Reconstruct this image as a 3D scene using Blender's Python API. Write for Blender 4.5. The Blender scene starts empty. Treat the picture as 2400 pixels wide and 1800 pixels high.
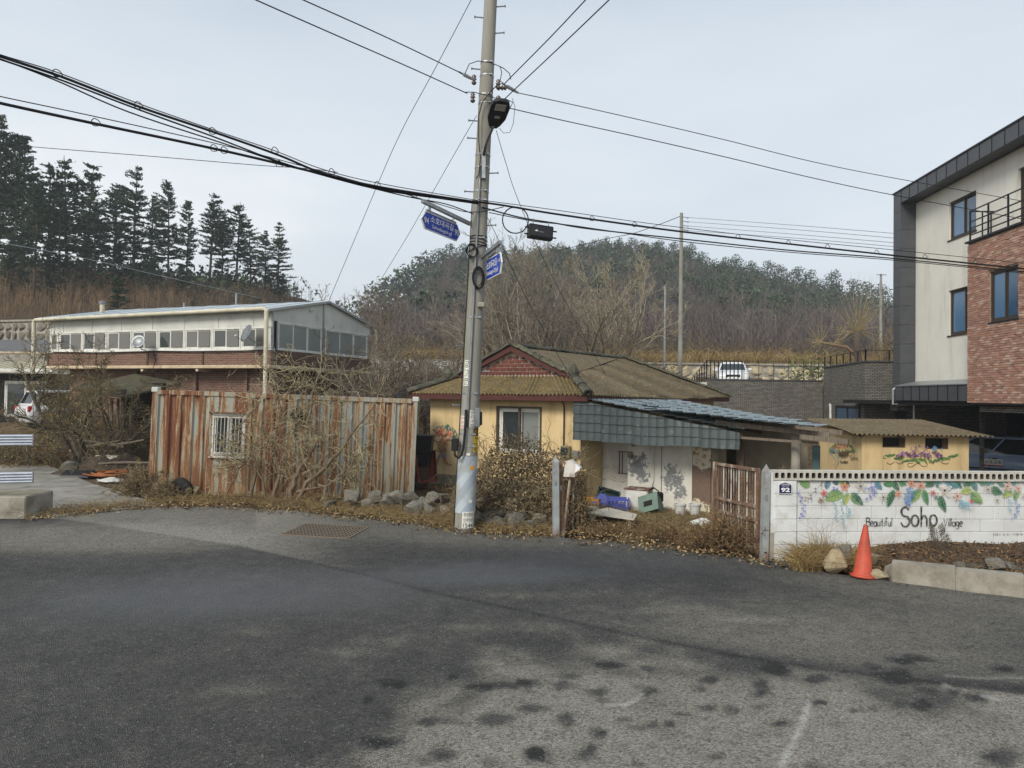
import bpy, bmesh, math, random
import numpy as np
from mathutils import Vector, Matrix, noise as mnoise
random.seed(7)
RNG = np.random.default_rng(7)
R = math.radians
scene = bpy.context.scene
COL = scene.collection

# ------------------------------------------------------------------ camera
CAM = Vector((0.0, 0.0, 2.45))
FPX = 1665.0                      # focal length in pixels of a 2400 px wide frame
PITCH, ROLL = math.atan(27 / FPX), R(0.7)
_f = Vector((0, math.cos(PITCH), math.sin(PITCH)))
_r0 = Vector((1, 0, 0)); _u0 = _r0.cross(_f)
_r = _r0 * math.cos(ROLL) + _u0 * math.sin(ROLL)
_u = _u0 * math.cos(ROLL) - _r0 * math.sin(ROLL)
cam_data = bpy.data.cameras.new('camera'); cam = bpy.data.objects.new('camera', cam_data)
COL.objects.link(cam); scene.camera = cam
cam_data.sensor_width = 36.0; cam_data.lens = 36.0 * FPX / 2400.0
cam_data.clip_start = 0.05; cam_data.clip_end = 6000
_m = Matrix.Identity(4)
for i in range(3):
    _m[i][0], _m[i][1], _m[i][2], _m[i][3] = _r[i], _u[i], -_f[i], CAM[i]
cam.matrix_world = _m

# ------------------------------------------------------------------ light
SUN_EL, SUN_AZ = R(38), R(215)    # azimuth the light comes from, clockwise from +Y: behind the camera on the left
world = bpy.data.worlds.new('World'); scene.world = world; world.use_nodes = True
wn, wl = world.node_tree.nodes, world.node_tree.links
wn.clear()
sky = wn.new('ShaderNodeTexSky'); sky.sky_type = 'NISHITA'; sky.sun_disc = False
sky.sun_elevation = SUN_EL; sky.sun_rotation = SUN_AZ
sky.air_density = 1.0; sky.dust_density = 4.0; sky.ozone_density = 1.5
veil = wn.new('ShaderNodeMix'); veil.data_type = 'RGBA'; veil.inputs[0].default_value = 0.86
tc = wn.new('ShaderNodeTexCoord'); sx = wn.new('ShaderNodeSeparateXYZ')
wl.new(tc.outputs['Generated'], sx.inputs[0])
cr = wn.new('ShaderNodeValToRGB')
cr.color_ramp.elements[0].position = 0.0; cr.color_ramp.elements[0].color = (7.3, 7.15, 6.9, 1)
cr.color_ramp.elements[1].position = 0.75; cr.color_ramp.elements[1].color = (2.75, 3.4, 4.0, 1)
e_ = cr.color_ramp.elements.new(0.24); e_.color = (5.05, 5.4, 5.7, 1)
cln = wn.new('ShaderNodeTexNoise'); cln.inputs['Scale'].default_value = 1.1; cln.inputs['Detail'].default_value = 7
cmap = wn.new('ShaderNodeMapping'); cmap.inputs['Scale'].default_value = (1, 1, 3.5)
wl.new(tc.outputs['Generated'], cmap.inputs[0]); wl.new(cmap.outputs[0], cln.inputs['Vector'])
cmr = wn.new('ShaderNodeMapRange'); cmr.inputs[1].default_value = .3; cmr.inputs[2].default_value = .7
cmr.inputs[3].default_value = -.17; cmr.inputs[4].default_value = .17
wl.new(cln.outputs['Fac'], cmr.inputs[0])
cadd = wn.new('ShaderNodeMath'); wl.new(sx.outputs['Z'], cadd.inputs[0]); wl.new(cmr.outputs[0], cadd.inputs[1])
wl.new(cadd.outputs[0], cr.inputs[0])
wl.new(sky.outputs[0], veil.inputs[6]); wl.new(cr.outputs[0], veil.inputs[7])
bg = wn.new('ShaderNodeBackground'); bg.inputs['Strength'].default_value = 0.1
wo = wn.new('ShaderNodeOutputWorld')
wl.new(veil.outputs[2], bg.inputs['Color']); wl.new(bg.outputs[0], wo.inputs['Surface'])

sun_d = bpy.data.lights.new('sun', 'SUN'); sun_d.energy = 1.7; sun_d.angle = R(20); sun_d.color = (1.0, 0.94, 0.84)
sun = bpy.data.objects.new('sun', sun_d); COL.objects.link(sun)
_sd = Vector((math.sin(SUN_AZ) * math.cos(SUN_EL), math.cos(SUN_AZ) * math.cos(SUN_EL), math.sin(SUN_EL)))
sun.rotation_euler = _sd.to_track_quat('Z', 'Y').to_euler()
sun.location = (0, 0, 60)
vs = scene.view_settings
vs.view_transform = 'Standard'; vs.look = 'None'; vs.gamma = 1.0; vs.exposure = 0.82; vs.use_curve_mapping = False
scene.cycles.max_bounces = 6; scene.cycles.diffuse_bounces = 3; scene.cycles.glossy_bounces = 3
scene.cycles.transparent_max_bounces = 8; scene.cycles.caustics_reflective = False; scene.cycles.caustics_refractive = False

# ------------------------------------------------------------------ measuring helpers (photo pixel <-> place)
def ray(px, py):
    return _f + _r * ((px - 1200) / FPX) + _u * ((900 - py) / FPX)
def at(px, py, Y):
    d = ray(px, py); return CAM + d * (Y / d.y)
def gnd(px, py, z=0.0):
    d = ray(px, py); return CAM + d * ((z - CAM.z) / d.z)
def on_plane(px, py, p, n):
    d = ray(px, py); n = Vector(n); return CAM + d * ((Vector(p) - CAM).dot(n) / d.dot(n))
def pix(P):
    d = Vector(P) - CAM; w = d.dot(_f)
    return 1200 + FPX * d.dot(_r) / w, 900 - FPX * d.dot(_u) / w

# ------------------------------------------------------------------ object helpers
def _set(o, label=None, cat=None, group=None, kind=None):
    if label: o['label'] = label
    if cat: o['category'] = cat
    if group: o['group'] = group
    if kind: o['kind'] = kind
    return o
def thing(name, label, cat, loc=(0, 0, 0), rotz=0.0, group=None):
    o = bpy.data.objects.new(name, None); COL.objects.link(o)
    o.empty_display_size = 0.2
    o.location = loc; o.rotation_euler = (0, 0, rotz)
    return _set(o, label, cat, group)
def link_mesh(name, me, parent=None):
    o = bpy.data.objects.new(name, me); COL.objects.link(o)
    if parent: o.parent = parent
    return o
def np_mesh(name, V, F, mat, parent=None, smooth=False, col=None, mi=None, attrs=None):
    """V (n,3), F (m,k) array of faces with k corners each"""
    V = np.asarray(V, dtype=np.float32); F = np.asarray(F, dtype=np.int32)
    me = bpy.data.meshes.new(name); k = F.shape[1]
    me.vertices.add(len(V)); me.vertices.foreach_set('co', V.ravel())
    me.loops.add(F.size); me.loops.foreach_set('vertex_index', F.ravel())
    me.polygons.add(len(F)); me.polygons.foreach_set('loop_start', np.arange(0, F.size, k, dtype=np.int32))
    if smooth: me.polygons.foreach_set('use_smooth', np.ones(len(F), dtype=bool))
    for m in (mat if isinstance(mat, (list, tuple)) else [mat]): me.materials.append(m)
    if mi is not None: me.polygons.foreach_set('material_index', np.asarray(mi, dtype=np.int32))
    if col is not None:
        a = me.attributes.new('Col', 'FLOAT_COLOR', 'POINT')
        c = np.ones((len(V), 4), dtype=np.float32); c[:, :3] = col
        a.data.foreach_set('color', c.ravel())
    for an, av in (attrs or {}).items():
        a = me.attributes.new(an, 'FLOAT', 'POINT'); a.data.foreach_set('value', np.asarray(av, dtype=np.float32))
    me.update(calc_edges=True); me.validate()
    return link_mesh(name, me, parent)
def copy_tree(o, parent=None):
    c = o.copy(); COL.objects.link(c); c.parent = parent
    for ch in o.children: copy_tree(ch, c)
    return c

class MB:
    """collects geometry for ONE mesh object"""
    def __init__(s): s.v, s.f, s.m, s.c = [], [], [], []
    def add(s, vs, fs, m=0, c=None):
        b = len(s.v); s.v += [tuple(p) for p in vs]
        for f in fs: s.f.append(tuple(i + b for i in f)); s.m.append(m)
        s.c += [c or (1, 1, 1)] * len(vs)
    def box(s, x0, x1, y0, y1, z0, z1, m=0, rot=None, org=(0, 0, 0)):
        vs = [Vector((x, y, z)) for x in (x0, x1) for y in (y0, y1) for z in (z0, z1)]
        if rot is not None: vs = [rot @ p + Vector(org) for p in vs]
        s.add(vs, [(0, 1, 3, 2), (4, 6, 7, 5), (0, 4, 5, 1), (2, 3, 7, 6), (0, 2, 6, 4), (1, 5, 7, 3)], m)
        return s
    def bbox(s, x0, x1, y0, y1, z0, z1, b=.01, m=0, rot=None, org=(0, 0, 0)):
        """bevelled box"""
        bm = bmesh.new(); bmesh.ops.create_cube(bm, size=1)
        for v in bm.verts: v.co = Vector(((x0 + x1) / 2 + v.co.x * (x1 - x0), (y0 + y1) / 2 + v.co.y * (y1 - y0), (z0 + z1) / 2 + v.co.z * (z1 - z0)))
        bmesh.ops.bevel(bm, geom=bm.edges[:], offset=b, segments=1, affect='EDGES')
        bm.verts.index_update()
        vs = [v.co.copy() for v in bm.verts]
        if rot is not None: vs = [rot @ p + Vector(org) for p in vs]
        s.add(vs, [[v.index for v in f.verts] for f in bm.faces], m); bm.free(); return s
    def bar(s, p0, p1, w, h, m=0, up=(0, 0, 1)):
        p0, p1 = Vector(p0), Vector(p1); d = (p1 - p0).normalized()
        a = d.cross(Vector(up))
        if a.length < 1e-4: a = d.cross(Vector((0, 1, 0)))
        a.normalize(); b = a.cross(d)
        vs = [q + a * (i * w / 2) + b * (j * h / 2) for q in (p0, p1) for i, j in ((-1, -1), (1, -1), (1, 1), (-1, 1))]
        s.add(vs, [(3, 2, 1, 0), (4, 5, 6, 7), (0, 1, 5, 4), (1, 2, 6, 5), (2, 3, 7, 6), (3, 0, 4, 7)], m); return s
    def tube(s, pts, rad, n=6, m=0, cap=True, closed=False):
        pts = [Vector(p) for p in pts]; k = len(pts)
        rs = rad if isinstance(rad, (list, tuple)) else [rad] * k
        vs, fs = [], []; nrm = None
        for i, p in enumerate(pts):
            if closed: t = pts[(i + 1) % k] - pts[i - 1]
            else: t = pts[min(i + 1, k - 1)] - pts[max(i - 1, 0)]
            t = t.normalized() if t.length > 1e-9 else Vector((0, 0, 1))
            if nrm is None:
                nrm = t.cross(Vector((0, 0, 1)))
                if nrm.length < 1e-3: nrm = t.cross(Vector((1, 0, 0)))
            else: nrm = nrm - t * nrm.dot(t)
            nrm.normalize(); bn = t.cross(nrm)
            for j in range(n):
                a = 2 * math.pi * j / n
                vs.append(p + (nrm * math.cos(a) + bn * math.sin(a)) * rs[i])
        rng = k if closed else k - 1
        for i in range(rng):
            i2 = (i + 1) % k
            for j in range(n):
                j2 = (j + 1) % n
                fs.append((i * n + j, i * n + j2, i2 * n + j2, i2 * n + j))
        if cap and not closed:
            fs.append(tuple(range(n - 1, -1, -1))); fs.append(tuple((k - 1) * n + j for j in range(n)))
        s.add(vs, fs, m); return s
    def lathe(s, prof, n=16, m=0, mat4=None):
        """prof: (r, z) list; rotates around z"""
        vs, fs = [], []
        for r, z in prof:
            for j in range(n):
                a = 2 * math.pi * j / n; p = Vector((r * math.cos(a), r * math.sin(a), z))
                vs.append(mat4 @ p if mat4 is not None else p)
        for i in range(len(prof) - 1):
            for j in range(n):
                j2 = (j + 1) % n; fs.append((i * n + j, i * n + j2, (i + 1) * n + j2, (i + 1) * n + j))
        fs.append(tuple(range(n - 1, -1, -1))); fs.append(tuple((len(prof) - 1) * n + j for j in range(n)))
        s.add(vs, fs, m); return s
    def prism(s, poly, ext, m=0):
        """poly: list of 3-D points of one flat face; ext: vector of its thickness"""
        k = len(poly); e = Vector(ext); a = [Vector(p) for p in poly]
        s.add(a + [p + e for p in a], [tuple(range(k))[::-1], tuple(range(k, 2 * k))] + [(i, (i + 1) % k, k + (i + 1) % k, k + i) for i in range(k)], m); return s
    def quad(s, a, b, c, d, m=0): s.add([a, b, c, d], [(0, 1, 2, 3)], m); return s
    def poly(s, pts, m=0, c=None): s.add(pts, [tuple(range(len(pts)))], m, c); return s
    def grid(s, fn, nu, nv, m=0):
        vs = [fn(i / nu, j / nv) for j in range(nv + 1) for i in range(nu + 1)]
        s.add(vs, [(j * (nu + 1) + i, j * (nu + 1) + i + 1, (j + 1) * (nu + 1) + i + 1, (j + 1) * (nu + 1) + i) for j in range(nv) for i in range(nu)], m); return s
    def build(s, name, mat, parent=None, smooth=False, col=False, fix=True, angle=None):
        me = bpy.data.meshes.new(name); me.from_pydata(s.v, [], s.f)
        ms = mat if isinstance(mat, (list, tuple)) else [mat]
        for q in ms: me.materials.append(q)
        if len(ms) > 1: me.polygons.foreach_set('material_index', s.m)
        if col:
            a = me.attributes.new('Col', 'FLOAT_COLOR', 'POINT')
            cc = np.ones((len(s.v), 4), dtype=np.float32); cc[:, :3] = s.c; a.data.foreach_set('color', cc.ravel())
        if fix:
            bm = bmesh.new(); bm.from_mesh(me); bmesh.ops.recalc_face_normals(bm, faces=bm.faces[:]); bm.to_mesh(me); bm.free()
        if smooth: me.polygons.foreach_set('use_smooth', [True] * len(me.polygons))
        if smooth and angle:
            try: me.set_sharp_from_angle(angle=R(angle))
            except Exception: pass
        me.update()
        return link_mesh(name, me, parent)

def H1(x, y, s=1.0): return mnoise.noise(Vector((x * s, y * s, 3.7)))
def sm(a, b, x):
    t = np.clip((x - a) / (b - a), 0, 1); return t * t * (3 - 2 * t)

# ------------------------------------------------------------------ materials
MATS = {}
def _nt(name):
    m = bpy.data.materials.new(name); m.use_nodes = True
    nt = m.node_tree; nt.nodes.clear()
    b = nt.nodes.new('ShaderNodeBsdfPrincipled'); o = nt.nodes.new('ShaderNodeOutputMaterial')
    nt.links.new(b.outputs[0], o.inputs[0])
    return m, nt.nodes, nt.links, b
def C4(c): return (c[0], c[1], c[2], 1)
def S(r, g, b):
    """sRGB 0-255 -> linear"""
    f = lambda v: (v / 255 / 12.92) if v / 255 <= .04045 else ((v / 255 + .055) / 1.055) ** 2.4
    return (f(r), f(g), f(b))
def noise_fac(N, L, scale, detail=5, stretch=(1, 1, 1), lo=.35, hi=.65, coord='Object', rough=.6, dist=0.0):
    t = N.new('ShaderNodeTexCoord'); mp = N.new('ShaderNodeMapping'); mp.inputs['Scale'].default_value = stretch
    if coord == 'World':
        g = N.new('ShaderNodeNewGeometry'); L.new(g.outputs['Position'], mp.inputs[0])
    else: L.new(t.outputs[coord], mp.inputs[0])
    n = N.new('ShaderNodeTexNoise'); n.inputs['Scale'].default_value = scale; n.inputs['Detail'].default_value = detail
    n.inputs['Roughness'].default_value = rough; n.inputs['Distortion'].default_value = dist
    L.new(mp.outputs[0], n.inputs['Vector'])
    r = N.new('ShaderNodeMapRange'); r.inputs[1].default_value = lo; r.inputs[2].default_value = hi
    L.new(n.outputs['Fac'], r.inputs[0]); return r.outputs[0]
def mix(N, L, fac, a, b, mode='MIX'):
    x = N.new('ShaderNodeMix'); x.data_type = 'RGBA'; x.blend_type = mode
    for sock, v in ((0, fac), (6, a), (7, b)):
        if isinstance(v, (int, float)): x.inputs[sock].default_value = v
        elif isinstance(v, tuple): x.inputs[sock].default_value = C4(v)
        else: L.new(v, x.inputs[sock])
    return x.outputs[2]
def math_(N, L, op, a, b=None):
    x = N.new('ShaderNodeMath'); x.operation = op
    for i, v in enumerate((a, b)):
        if v is None: continue
        if isinstance(v, (int, float)): x.inputs[i].default_value = v
        else: L.new(v, x.inputs[i])
    return x.outputs[0]
def bump(N, L, B, h, strength=.3, dist=.01):
    b = N.new('ShaderNodeBump'); b.inputs['Strength'].default_value = strength; b.inputs['Distance'].default_value = dist
    L.new(h, b.inputs['Height']); L.new(b.outputs[0], B.inputs['Normal'])
def pm(name, c, c2=None, scale=4, rough=.8, lo=.35, hi=.65, stretch=(1, 1, 1), c3=None, s3=1.2, lo3=.5, hi3=.62, st3=(1, 1, 1), bmp=0.0, bs=40, bd=.01,
       metal=0.0, spec=.3, coord='Object', rv=0.0, coat=0.0, trans=0.0):
    """general painted / weathered surface: base colour, a second colour in noise patches, a third as stains, per-object variation"""
    m, N, L, B = _nt(name)
    col = c
    if c2: col = mix(N, L, noise_fac(N, L, scale, 6, stretch, lo, hi, coord), c, c2)
    if c3: col = mix(N, L, noise_fac(N, L, s3, 8, st3, lo3, hi3, coord, .7), col, c3)
    if rv:
        oi = N.new('ShaderNodeObjectInfo'); mr = N.new('ShaderNodeMapRange'); mr.inputs[3].default_value = 1 - rv; mr.inputs[4].default_value = 1 + rv
        L.new(oi.outputs['Random'], mr.inputs[0]); h = N.new('ShaderNodeHueSaturation'); L.new(mr.outputs[0], h.inputs['Value'])
        if isinstance(col, tuple): h.inputs['Color'].default_value = C4(col)
        else: L.new(col, h.inputs['Color'])
        col = h.outputs[0]
    if isinstance(col, tuple): B.inputs['Base Color'].default_value = C4(col)
    else: L.new(col, B.inputs['Base Color'])
    B.inputs['Roughness'].default_value = rough; B.inputs['Metallic'].default_value = metal
    B.inputs['Specular IOR Level'].default_value = spec; B.inputs['Coat Weight'].default_value = coat
    if bmp: bump(N, L, B, noise_fac(N, L, bs, 4, (1, 1, 1), .2, .8, coord), bmp, bd)
    MATS[name] = m; return m
def vcm(name, rough=.8, rv=0.0, nz=.25, ns=6, spec=.25, sub=0.0, bmp=0):
    """vertex-coloured surface with a little grain"""
    m, N, L, B = _nt(name)
    a = N.new('ShaderNodeAttribute'); a.attribute_name = 'Col'
    f = noise_fac(N, L, ns, 5, (1, 1, 1), .25, .75)
    v = N.new('ShaderNodeMapRange'); v.inputs[3].default_value = 1 - nz; v.inputs[4].default_value = 1 + nz
    L.new(f, v.inputs[0]); h = N.new('ShaderNodeHueSaturation'); L.new(v.outputs[0], h.inputs['Value']); L.new(a.outputs['Color'], h.inputs['Color'])
    L.new(h.outputs[0], B.inputs['Base Color']); B.inputs['Roughness'].default_value = rough; B.inputs['Specular IOR Level'].default_value = spec
    if bmp: bump(N, L, B, noise_fac(N, L, 30, 4), bmp, .01)
    MATS[name] = m; return m
def glass(name, c=(.03, .04, .045), rough=.04, spec=.8):
    m, N, L, B = _nt(name); B.inputs['Base Color'].default_value = C4(c); B.inputs['Roughness'].default_value = rough
    B.inputs['Specular IOR Level'].default_value = spec; MATS[name] = m; return m
def see_glass(name, tint=(.8, .85, .85), a=.45):
    """a thin pane: part mirror, part clear"""
    m = bpy.data.materials.new(name); m.use_nodes = True; N, L = m.node_tree.nodes, m.node_tree.links; N.clear()
    t = N.new('ShaderNodeBsdfTransparent'); t.inputs[0].default_value = C4(tint)
    g = N.new('ShaderNodeBsdfGlossy'); g.inputs['Roughness'].default_value = .03
    fr = N.new('ShaderNodeFresnel'); fr.inputs[0].default_value = 1.5
    ad = N.new('ShaderNodeMath'); ad.inputs[1].default_value = a * .25; L.new(fr.outputs[0], ad.inputs[0])
    x = N.new('ShaderNodeMixShader'); L.new(ad.outputs[0], x.inputs[0]); L.new(t.outputs[0], x.inputs[1]); L.new(g.outputs[0], x.inputs[2])
    o = N.new('ShaderNodeOutputMaterial'); L.new(x.outputs[0], o.inputs[0]); MATS[name] = m; return m
def brick_mat(name, c1, c2, mortar, sc=1.0, bw=.2, rh=.07, ms=.01, bmp=.4, lo=0.0, dirt=None, swap=None):
    """far brickwork: bricks too small to pick apart; swap picks the wall plane ('xz' or 'yz')"""
    m, N, L, B = _nt(name)
    t = N.new('ShaderNodeTexCoord'); sp = N.new('ShaderNodeSeparateXYZ'); L.new(t.outputs['Object'], sp.inputs[0])
    cb = N.new('ShaderNodeCombineXYZ')
    if swap == 'yz': L.new(sp.outputs['Y'], cb.inputs[0])
    elif swap == 'both':
        L.new(math_(N, L, 'ADD', sp.outputs['X'], sp.outputs['Y']), cb.inputs[0])
    else: L.new(sp.outputs['X'], cb.inputs[0])
    L.new(sp.outputs['Z'], cb.inputs[1])
    br = N.new('ShaderNodeTexBrick'); L.new(cb.outputs[0], br.inputs['Vector'])
    br.inputs['Color1'].default_value = C4(c1); br.inputs['Color2'].default_value = C4(c2); br.inputs['Mortar'].default_value = C4(mortar)
    br.inputs['Scale'].default_value = sc; br.inputs['Brick Width'].default_value = bw; br.inputs['Row Height'].default_value = rh; br.inputs['Mortar Size'].default_value = ms
    br.inputs['Bias'].default_value = lo
    col = mix(N, L, noise_fac(N, L, 9, 4, (1, 1, 2.5), .3, .75), br.outputs['Color'], (.0, .0, .0), 'MIX')
    col = mix(N, L, .35, br.outputs['Color'], col)
    if dirt: col = mix(N, L, noise_fac(N, L, .9, 6, (1, 1, .5), .5, .75), col, dirt)
    L.new(col, B.inputs['Base Color']); B.inputs['Roughness'].default_value = .9; B.inputs['Specular IOR Level'].default_value = .15
    bump(N, L, B, math_(N, L, 'SUBTRACT', 1.0, br.outputs['Fac']), bmp, .01)
    MATS[name] = m; return m
# ------------------------------------------------------------------ terrain
_zx = [-400, -90, -60, -50, -40, -30.4, -24, -22.6, -17, 0, 20.5, 24.5, 32.8, 47, 52.7, 60, 69, 79.5, 86, 94, 101, 130, 200, 400]
_zz = [2, 3, 5, 8, 15, 23, 28, 30, 33, 34, 36, 36.5, 36.3, 34.5, 31, 30.3, 28.8, 26, 25.2, 22.6, 21.2, 14, 8, 5]
def HT(x, y):
    x = np.asarray(x, float); y = np.asarray(y, float)
    zr = np.interp(x * 190 / np.maximum(y, 60), _zx, _zz)
    dip = -0.8 * sm(-.5, 9, x) * sm(13.5, 19, y) * (1 - sm(33, 36, y) * sm(8.5, 10, x)) * (1 - sm(30, 38, y) * (1 - sm(8.5, 10, x)))
    mid = 3.1 * sm(28, 40, y) * (1 - sm(8.5, 10.5, x) * (1 - sm(35.8, 36.2, y))) + 1.65 * sm(46.0, 46.6, y)
    rise = np.clip((y - 56) / 134.0, 0, 1)
    hill = (zr - 4.7) * (rise ** 1.6) * (1 - .85 * sm(205, 340, y))
    hill = np.where(y > 56, hill, 0)
    central = dip + mid + hill
    q = y - .45 * (x + 50)
    left = np.interp(q, [8, 17, 22, 34, 42, 42.6, 50, 80, 120, 200], [0, .35, .7, 4.8, 5.8, 7.2, 8.8, 14.8, 19, 21])
    left = left * (1 - .8 * sm(112, 150, y))
    ml = 1 - sm(-33, -17, x)
    return central * (1 - ml) + left * ml
def hz(x, y): return float(HT(x, y))

def spaced(parts):
    a = []
    for lo, hi, st in parts: a += list(np.arange(lo, hi, st))
    return np.array(a + [parts[-1][1]])
gx = spaced([(-3000, -300, 450), (-300, -90, 15), (-90, -24, 2.2), (-24, 24, .8), (24, 110, 2.2), (110, 300, 15), (300, 3000, 450)])
gy = spaced([(-600, -30, 95), (-30, 0, 6), (0, 9, 3), (9, 50, .75), (50, 110, 2.2), (110, 240, 5), (240, 400, 20), (400, 4000, 600)])
GX, GY = np.meshgrid(gx, gy)
GZ = HT(GX, GY)
nz_ = np.array([[mnoise.noise(Vector((x * .5, y * .5, 0))) * .05 + mnoise.noise(Vector((x * .07, y * .07, 9))) * .5 * (1 if y > 55 else 0) for x in gx] for y in gy])
GZ = GZ + nz_ * (GY > 14) - .07
GZ = np.where((np.abs(GX) > 500) | (GY > 600), np.minimum(GZ, -1.0), GZ)
V = np.stack([GX, GY, GZ], -1).reshape(-1, 3)
nx, ny = len(gx), len(gy)
ii = (np.arange(ny - 1)[:, None] * nx + np.arange(nx - 1)[None, :]).ravel()
F = np.stack([ii, ii + 1, ii + nx + 1, ii + nx], 1)
m, N, L, B = _nt('dry_earth')
c = mix(N, L, noise_fac(N, L, 1.1, 8, lo=.35, hi=.65, rough=.7), S(92, 80, 62), S(122, 106, 80))
c = mix(N, L, noise_fac(N, L, 7, 6, lo=.45, hi=.65, rough=.7), c, S(70, 58, 44))
g = N.new('ShaderNodeNewGeometry'); sp = N.new('ShaderNodeSeparateXYZ'); L.new(g.outputs['Position'], sp.inputs[0])
fr_ = N.new('ShaderNodeMapRange'); fr_.inputs[1].default_value = 44; fr_.inputs[2].default_value = 62; L.new(sp.outputs['Y'], fr_.inputs[0])
c2 = mix(N, L, noise_fac(N, L, .35, 8, lo=.35, hi=.65, rough=.75), S(70, 60, 54), S(86, 70, 56))
c = mix(N, L, fr_.outputs[0], c, c2)
L.new(c, B.inputs['Base Color']); B.inputs['Roughness'].default_value = .95; B.inputs['Specular IOR Level'].default_value = .1
bump(N, L, B, noise_fac(N, L, 9, 8), .8, .05)
ground = np_mesh('ground', V, F, m, smooth=True); _set(ground, kind='structure')

# ------------------------------------------------------------------ road
_edge = [gnd(a, b) for a, b in ((80, 1217), (390, 1186), (560, 1187), (700, 1198), (850, 1213), (1000, 1233), (1090, 1247), (1300, 1259), (1450, 1271), (1600, 1290), (1750, 1308), (1850, 1320), (1950, 1345), (2090, 1363), (2400, 1404))]
_ex = [-40, -14] + [p.x for p in _edge] + [12, 40]; _ey = [11.5, 12.9] + [p.y for p in _edge] + [7.6, 6.0]
def road_y(x): return np.interp(x, _ex, _ey)
rx = spaced([(-40, -12, 2), (-12, -9, .3), (-9, 9, .03), (9, 12, .3), (12, 40, 2)])
tt = np.concatenate([np.linspace(0, 1, 4)[:-1] * .25, .25 + .75 * np.linspace(0, 1, 190) ** 1.0])
RY0 = -14.0
def road_rows(x):
    e = road_y(x)[None, :] + .02 * np.sin(x * 9.3)[None, :] + .03 * np.sin(x * 2.9 + 1)[None, :]
    t = np.concatenate([np.linspace(RY0, 2.8, 5)[:-1], ])
    return e
E = road_rows(rx)
ty = np.concatenate([np.array([RY0, -8, -3, 0.5]), np.zeros(0)])
rows = [np.full(len(rx), v) for v in ty]
for k in np.linspace(0, 1, 240): rows.append(2.6 + (E[0] - 2.6) * k)
RYg = np.array(rows); RXg = np.repeat(rx[None, :], len(rows), 0)
RZ = np.full_like(RXg, .004)
# stains: soft-edged patches given by where they lie on the road
D = np.stack([RXg, RYg, RZ], -1).reshape(-1, 3) - np.array(CAM)
wv = D @ np.array(_f); ok = wv > .5
PX = np.where(ok, 1200 + FPX * (D @ np.array(_r)) / np.maximum(wv, .5), 1200)
PY = np.where(ok, 900 - FPX * (D @ np.array(_u)) / np.maximum(wv, .5), 2600)
nzr = np.array([mnoise.noise(Vector((a * 1.3, b * 1.3, 1))) + .5 * mnoise.noise(Vector((a * 3.7, b * 3.7, 5))) for a, b in zip(RXg.ravel(), RYg.ravel())])
nzf = np.array([mnoise.noise(Vector((a * 5, b * 5, 2))) + .6 * mnoise.noise(Vector((a * 13, b * 13, 7))) for a, b in zip(RXg.ravel(), RYg.ravel())])
PXn = PX + nzr * 11 * (PY - 900) / 500; PYn = PY + nzr * 6 * (PY - 900) / 500
seam = np.interp(PX, [-400, 150, 400, 560, 700, 850, 1000, 1200, 1450, 1700, 1900, 2400, 2900], [1190, 1218, 1256, 1281, 1312, 1346, 1386, 1426, 1482, 1532, 1562, 1628, 1700])
above = sm(6, -6, PYn * .12 + PY * .88 - seam)
def blob(cx, cy, rx_, ry_, p=2.0):
    return np.exp(-(((PXn - cx) / rx_) ** 2 + ((PYn - cy) / ry_) ** 2) ** (p / 2))
def spot(cx, cy, a, b_): return np.exp(-(((PX + nzf * 16 - cx) / a) ** 2 + ((PY + nzf * 8 - cy) / b_) ** 2) ** 1.9)
tone = np.full(len(PX), .25)
tone += .46 * above * sm(900, 560, PXn)                                 # pale worn asphalt by the grate
tone += .26 * above * sm(60, 10, PYn - (np.interp(PX, [600, 1090, 1300, 1750, 2400], [1200, 1250, 1262, 1312, 1410])) ) * (PX > 600)
tone += .45 * blob(200, 1262, 420, 36, 4)                                # pale patch by the concrete block
tone -= .22 * blob(1500, 1320, 560, 50, 3) * above
tone += .30 * above * blob(1900, 1480, 520, 70, 3)
tone += .16 * above * blob(2200, 1560, 420, 40, 3)
tone += .6 * (1 - above) * sm(-60, 110, PYn + nzr * 90 - np.interp(PX, [300, 900, 1300, 1700, 2400], [1950, 1690, 1500, 1550, 1600])) * sm(500, 1100, PXn)
for (cx, cy, rr) in ((1250, 1392, 150), (1560, 1428, 120), (1745, 1450, 90)): tone += .2 * blob(cx, cy, rr, 9)
for (cx, cy, ra, rb) in ((600, 1480, 60, 12), (890, 1500, 90, 16), (1100, 1470, 60, 10), (820, 1530, 70, 12), (560, 1620, 90, 14), (1260, 1470, 80, 12)): tone += .2 * blob(cx, cy, ra, rb)
for (cx, cy, ra, rb) in ((1035, 1765, 44, 22), (1260, 1770, 40, 24), (1330, 1690, 34, 22), (1325, 1610, 44, 14), (1400, 1620, 46, 14), (1255, 1765, 34, 20), (1375, 1765, 40, 24), (1660, 1595, 34, 14), (1785, 1610, 34, 20), (1820, 1570, 40, 12),
                         (1920, 1592, 52, 14), (2100, 1585, 46, 22), (1910, 1645, 34, 12), (1830, 1697, 40, 14), (2160, 1655, 32, 12), (2290, 1635, 46, 14), (1000, 1690, 40, 14), (1160, 1685, 70, 20), (1230, 1600, 30, 10), (1520, 1618, 40, 12), (1525, 1700, 20, 12),
                         (1570, 1695, 26, 9), (1250, 1660, 60, 12), (1430, 1560, 50, 10), (1660, 1660, 30, 10), (2010, 1668, 26, 9), (2130, 1545, 70, 9), (1130, 1610, 60, 12), (900, 1740, 70, 16), (1400, 1720, 26, 18), (2350, 1775, 70, 30)):
    tone -= .56 * spot(cx, cy, ra * .72, rb * .82)
rs_ = random.Random(12)
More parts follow.
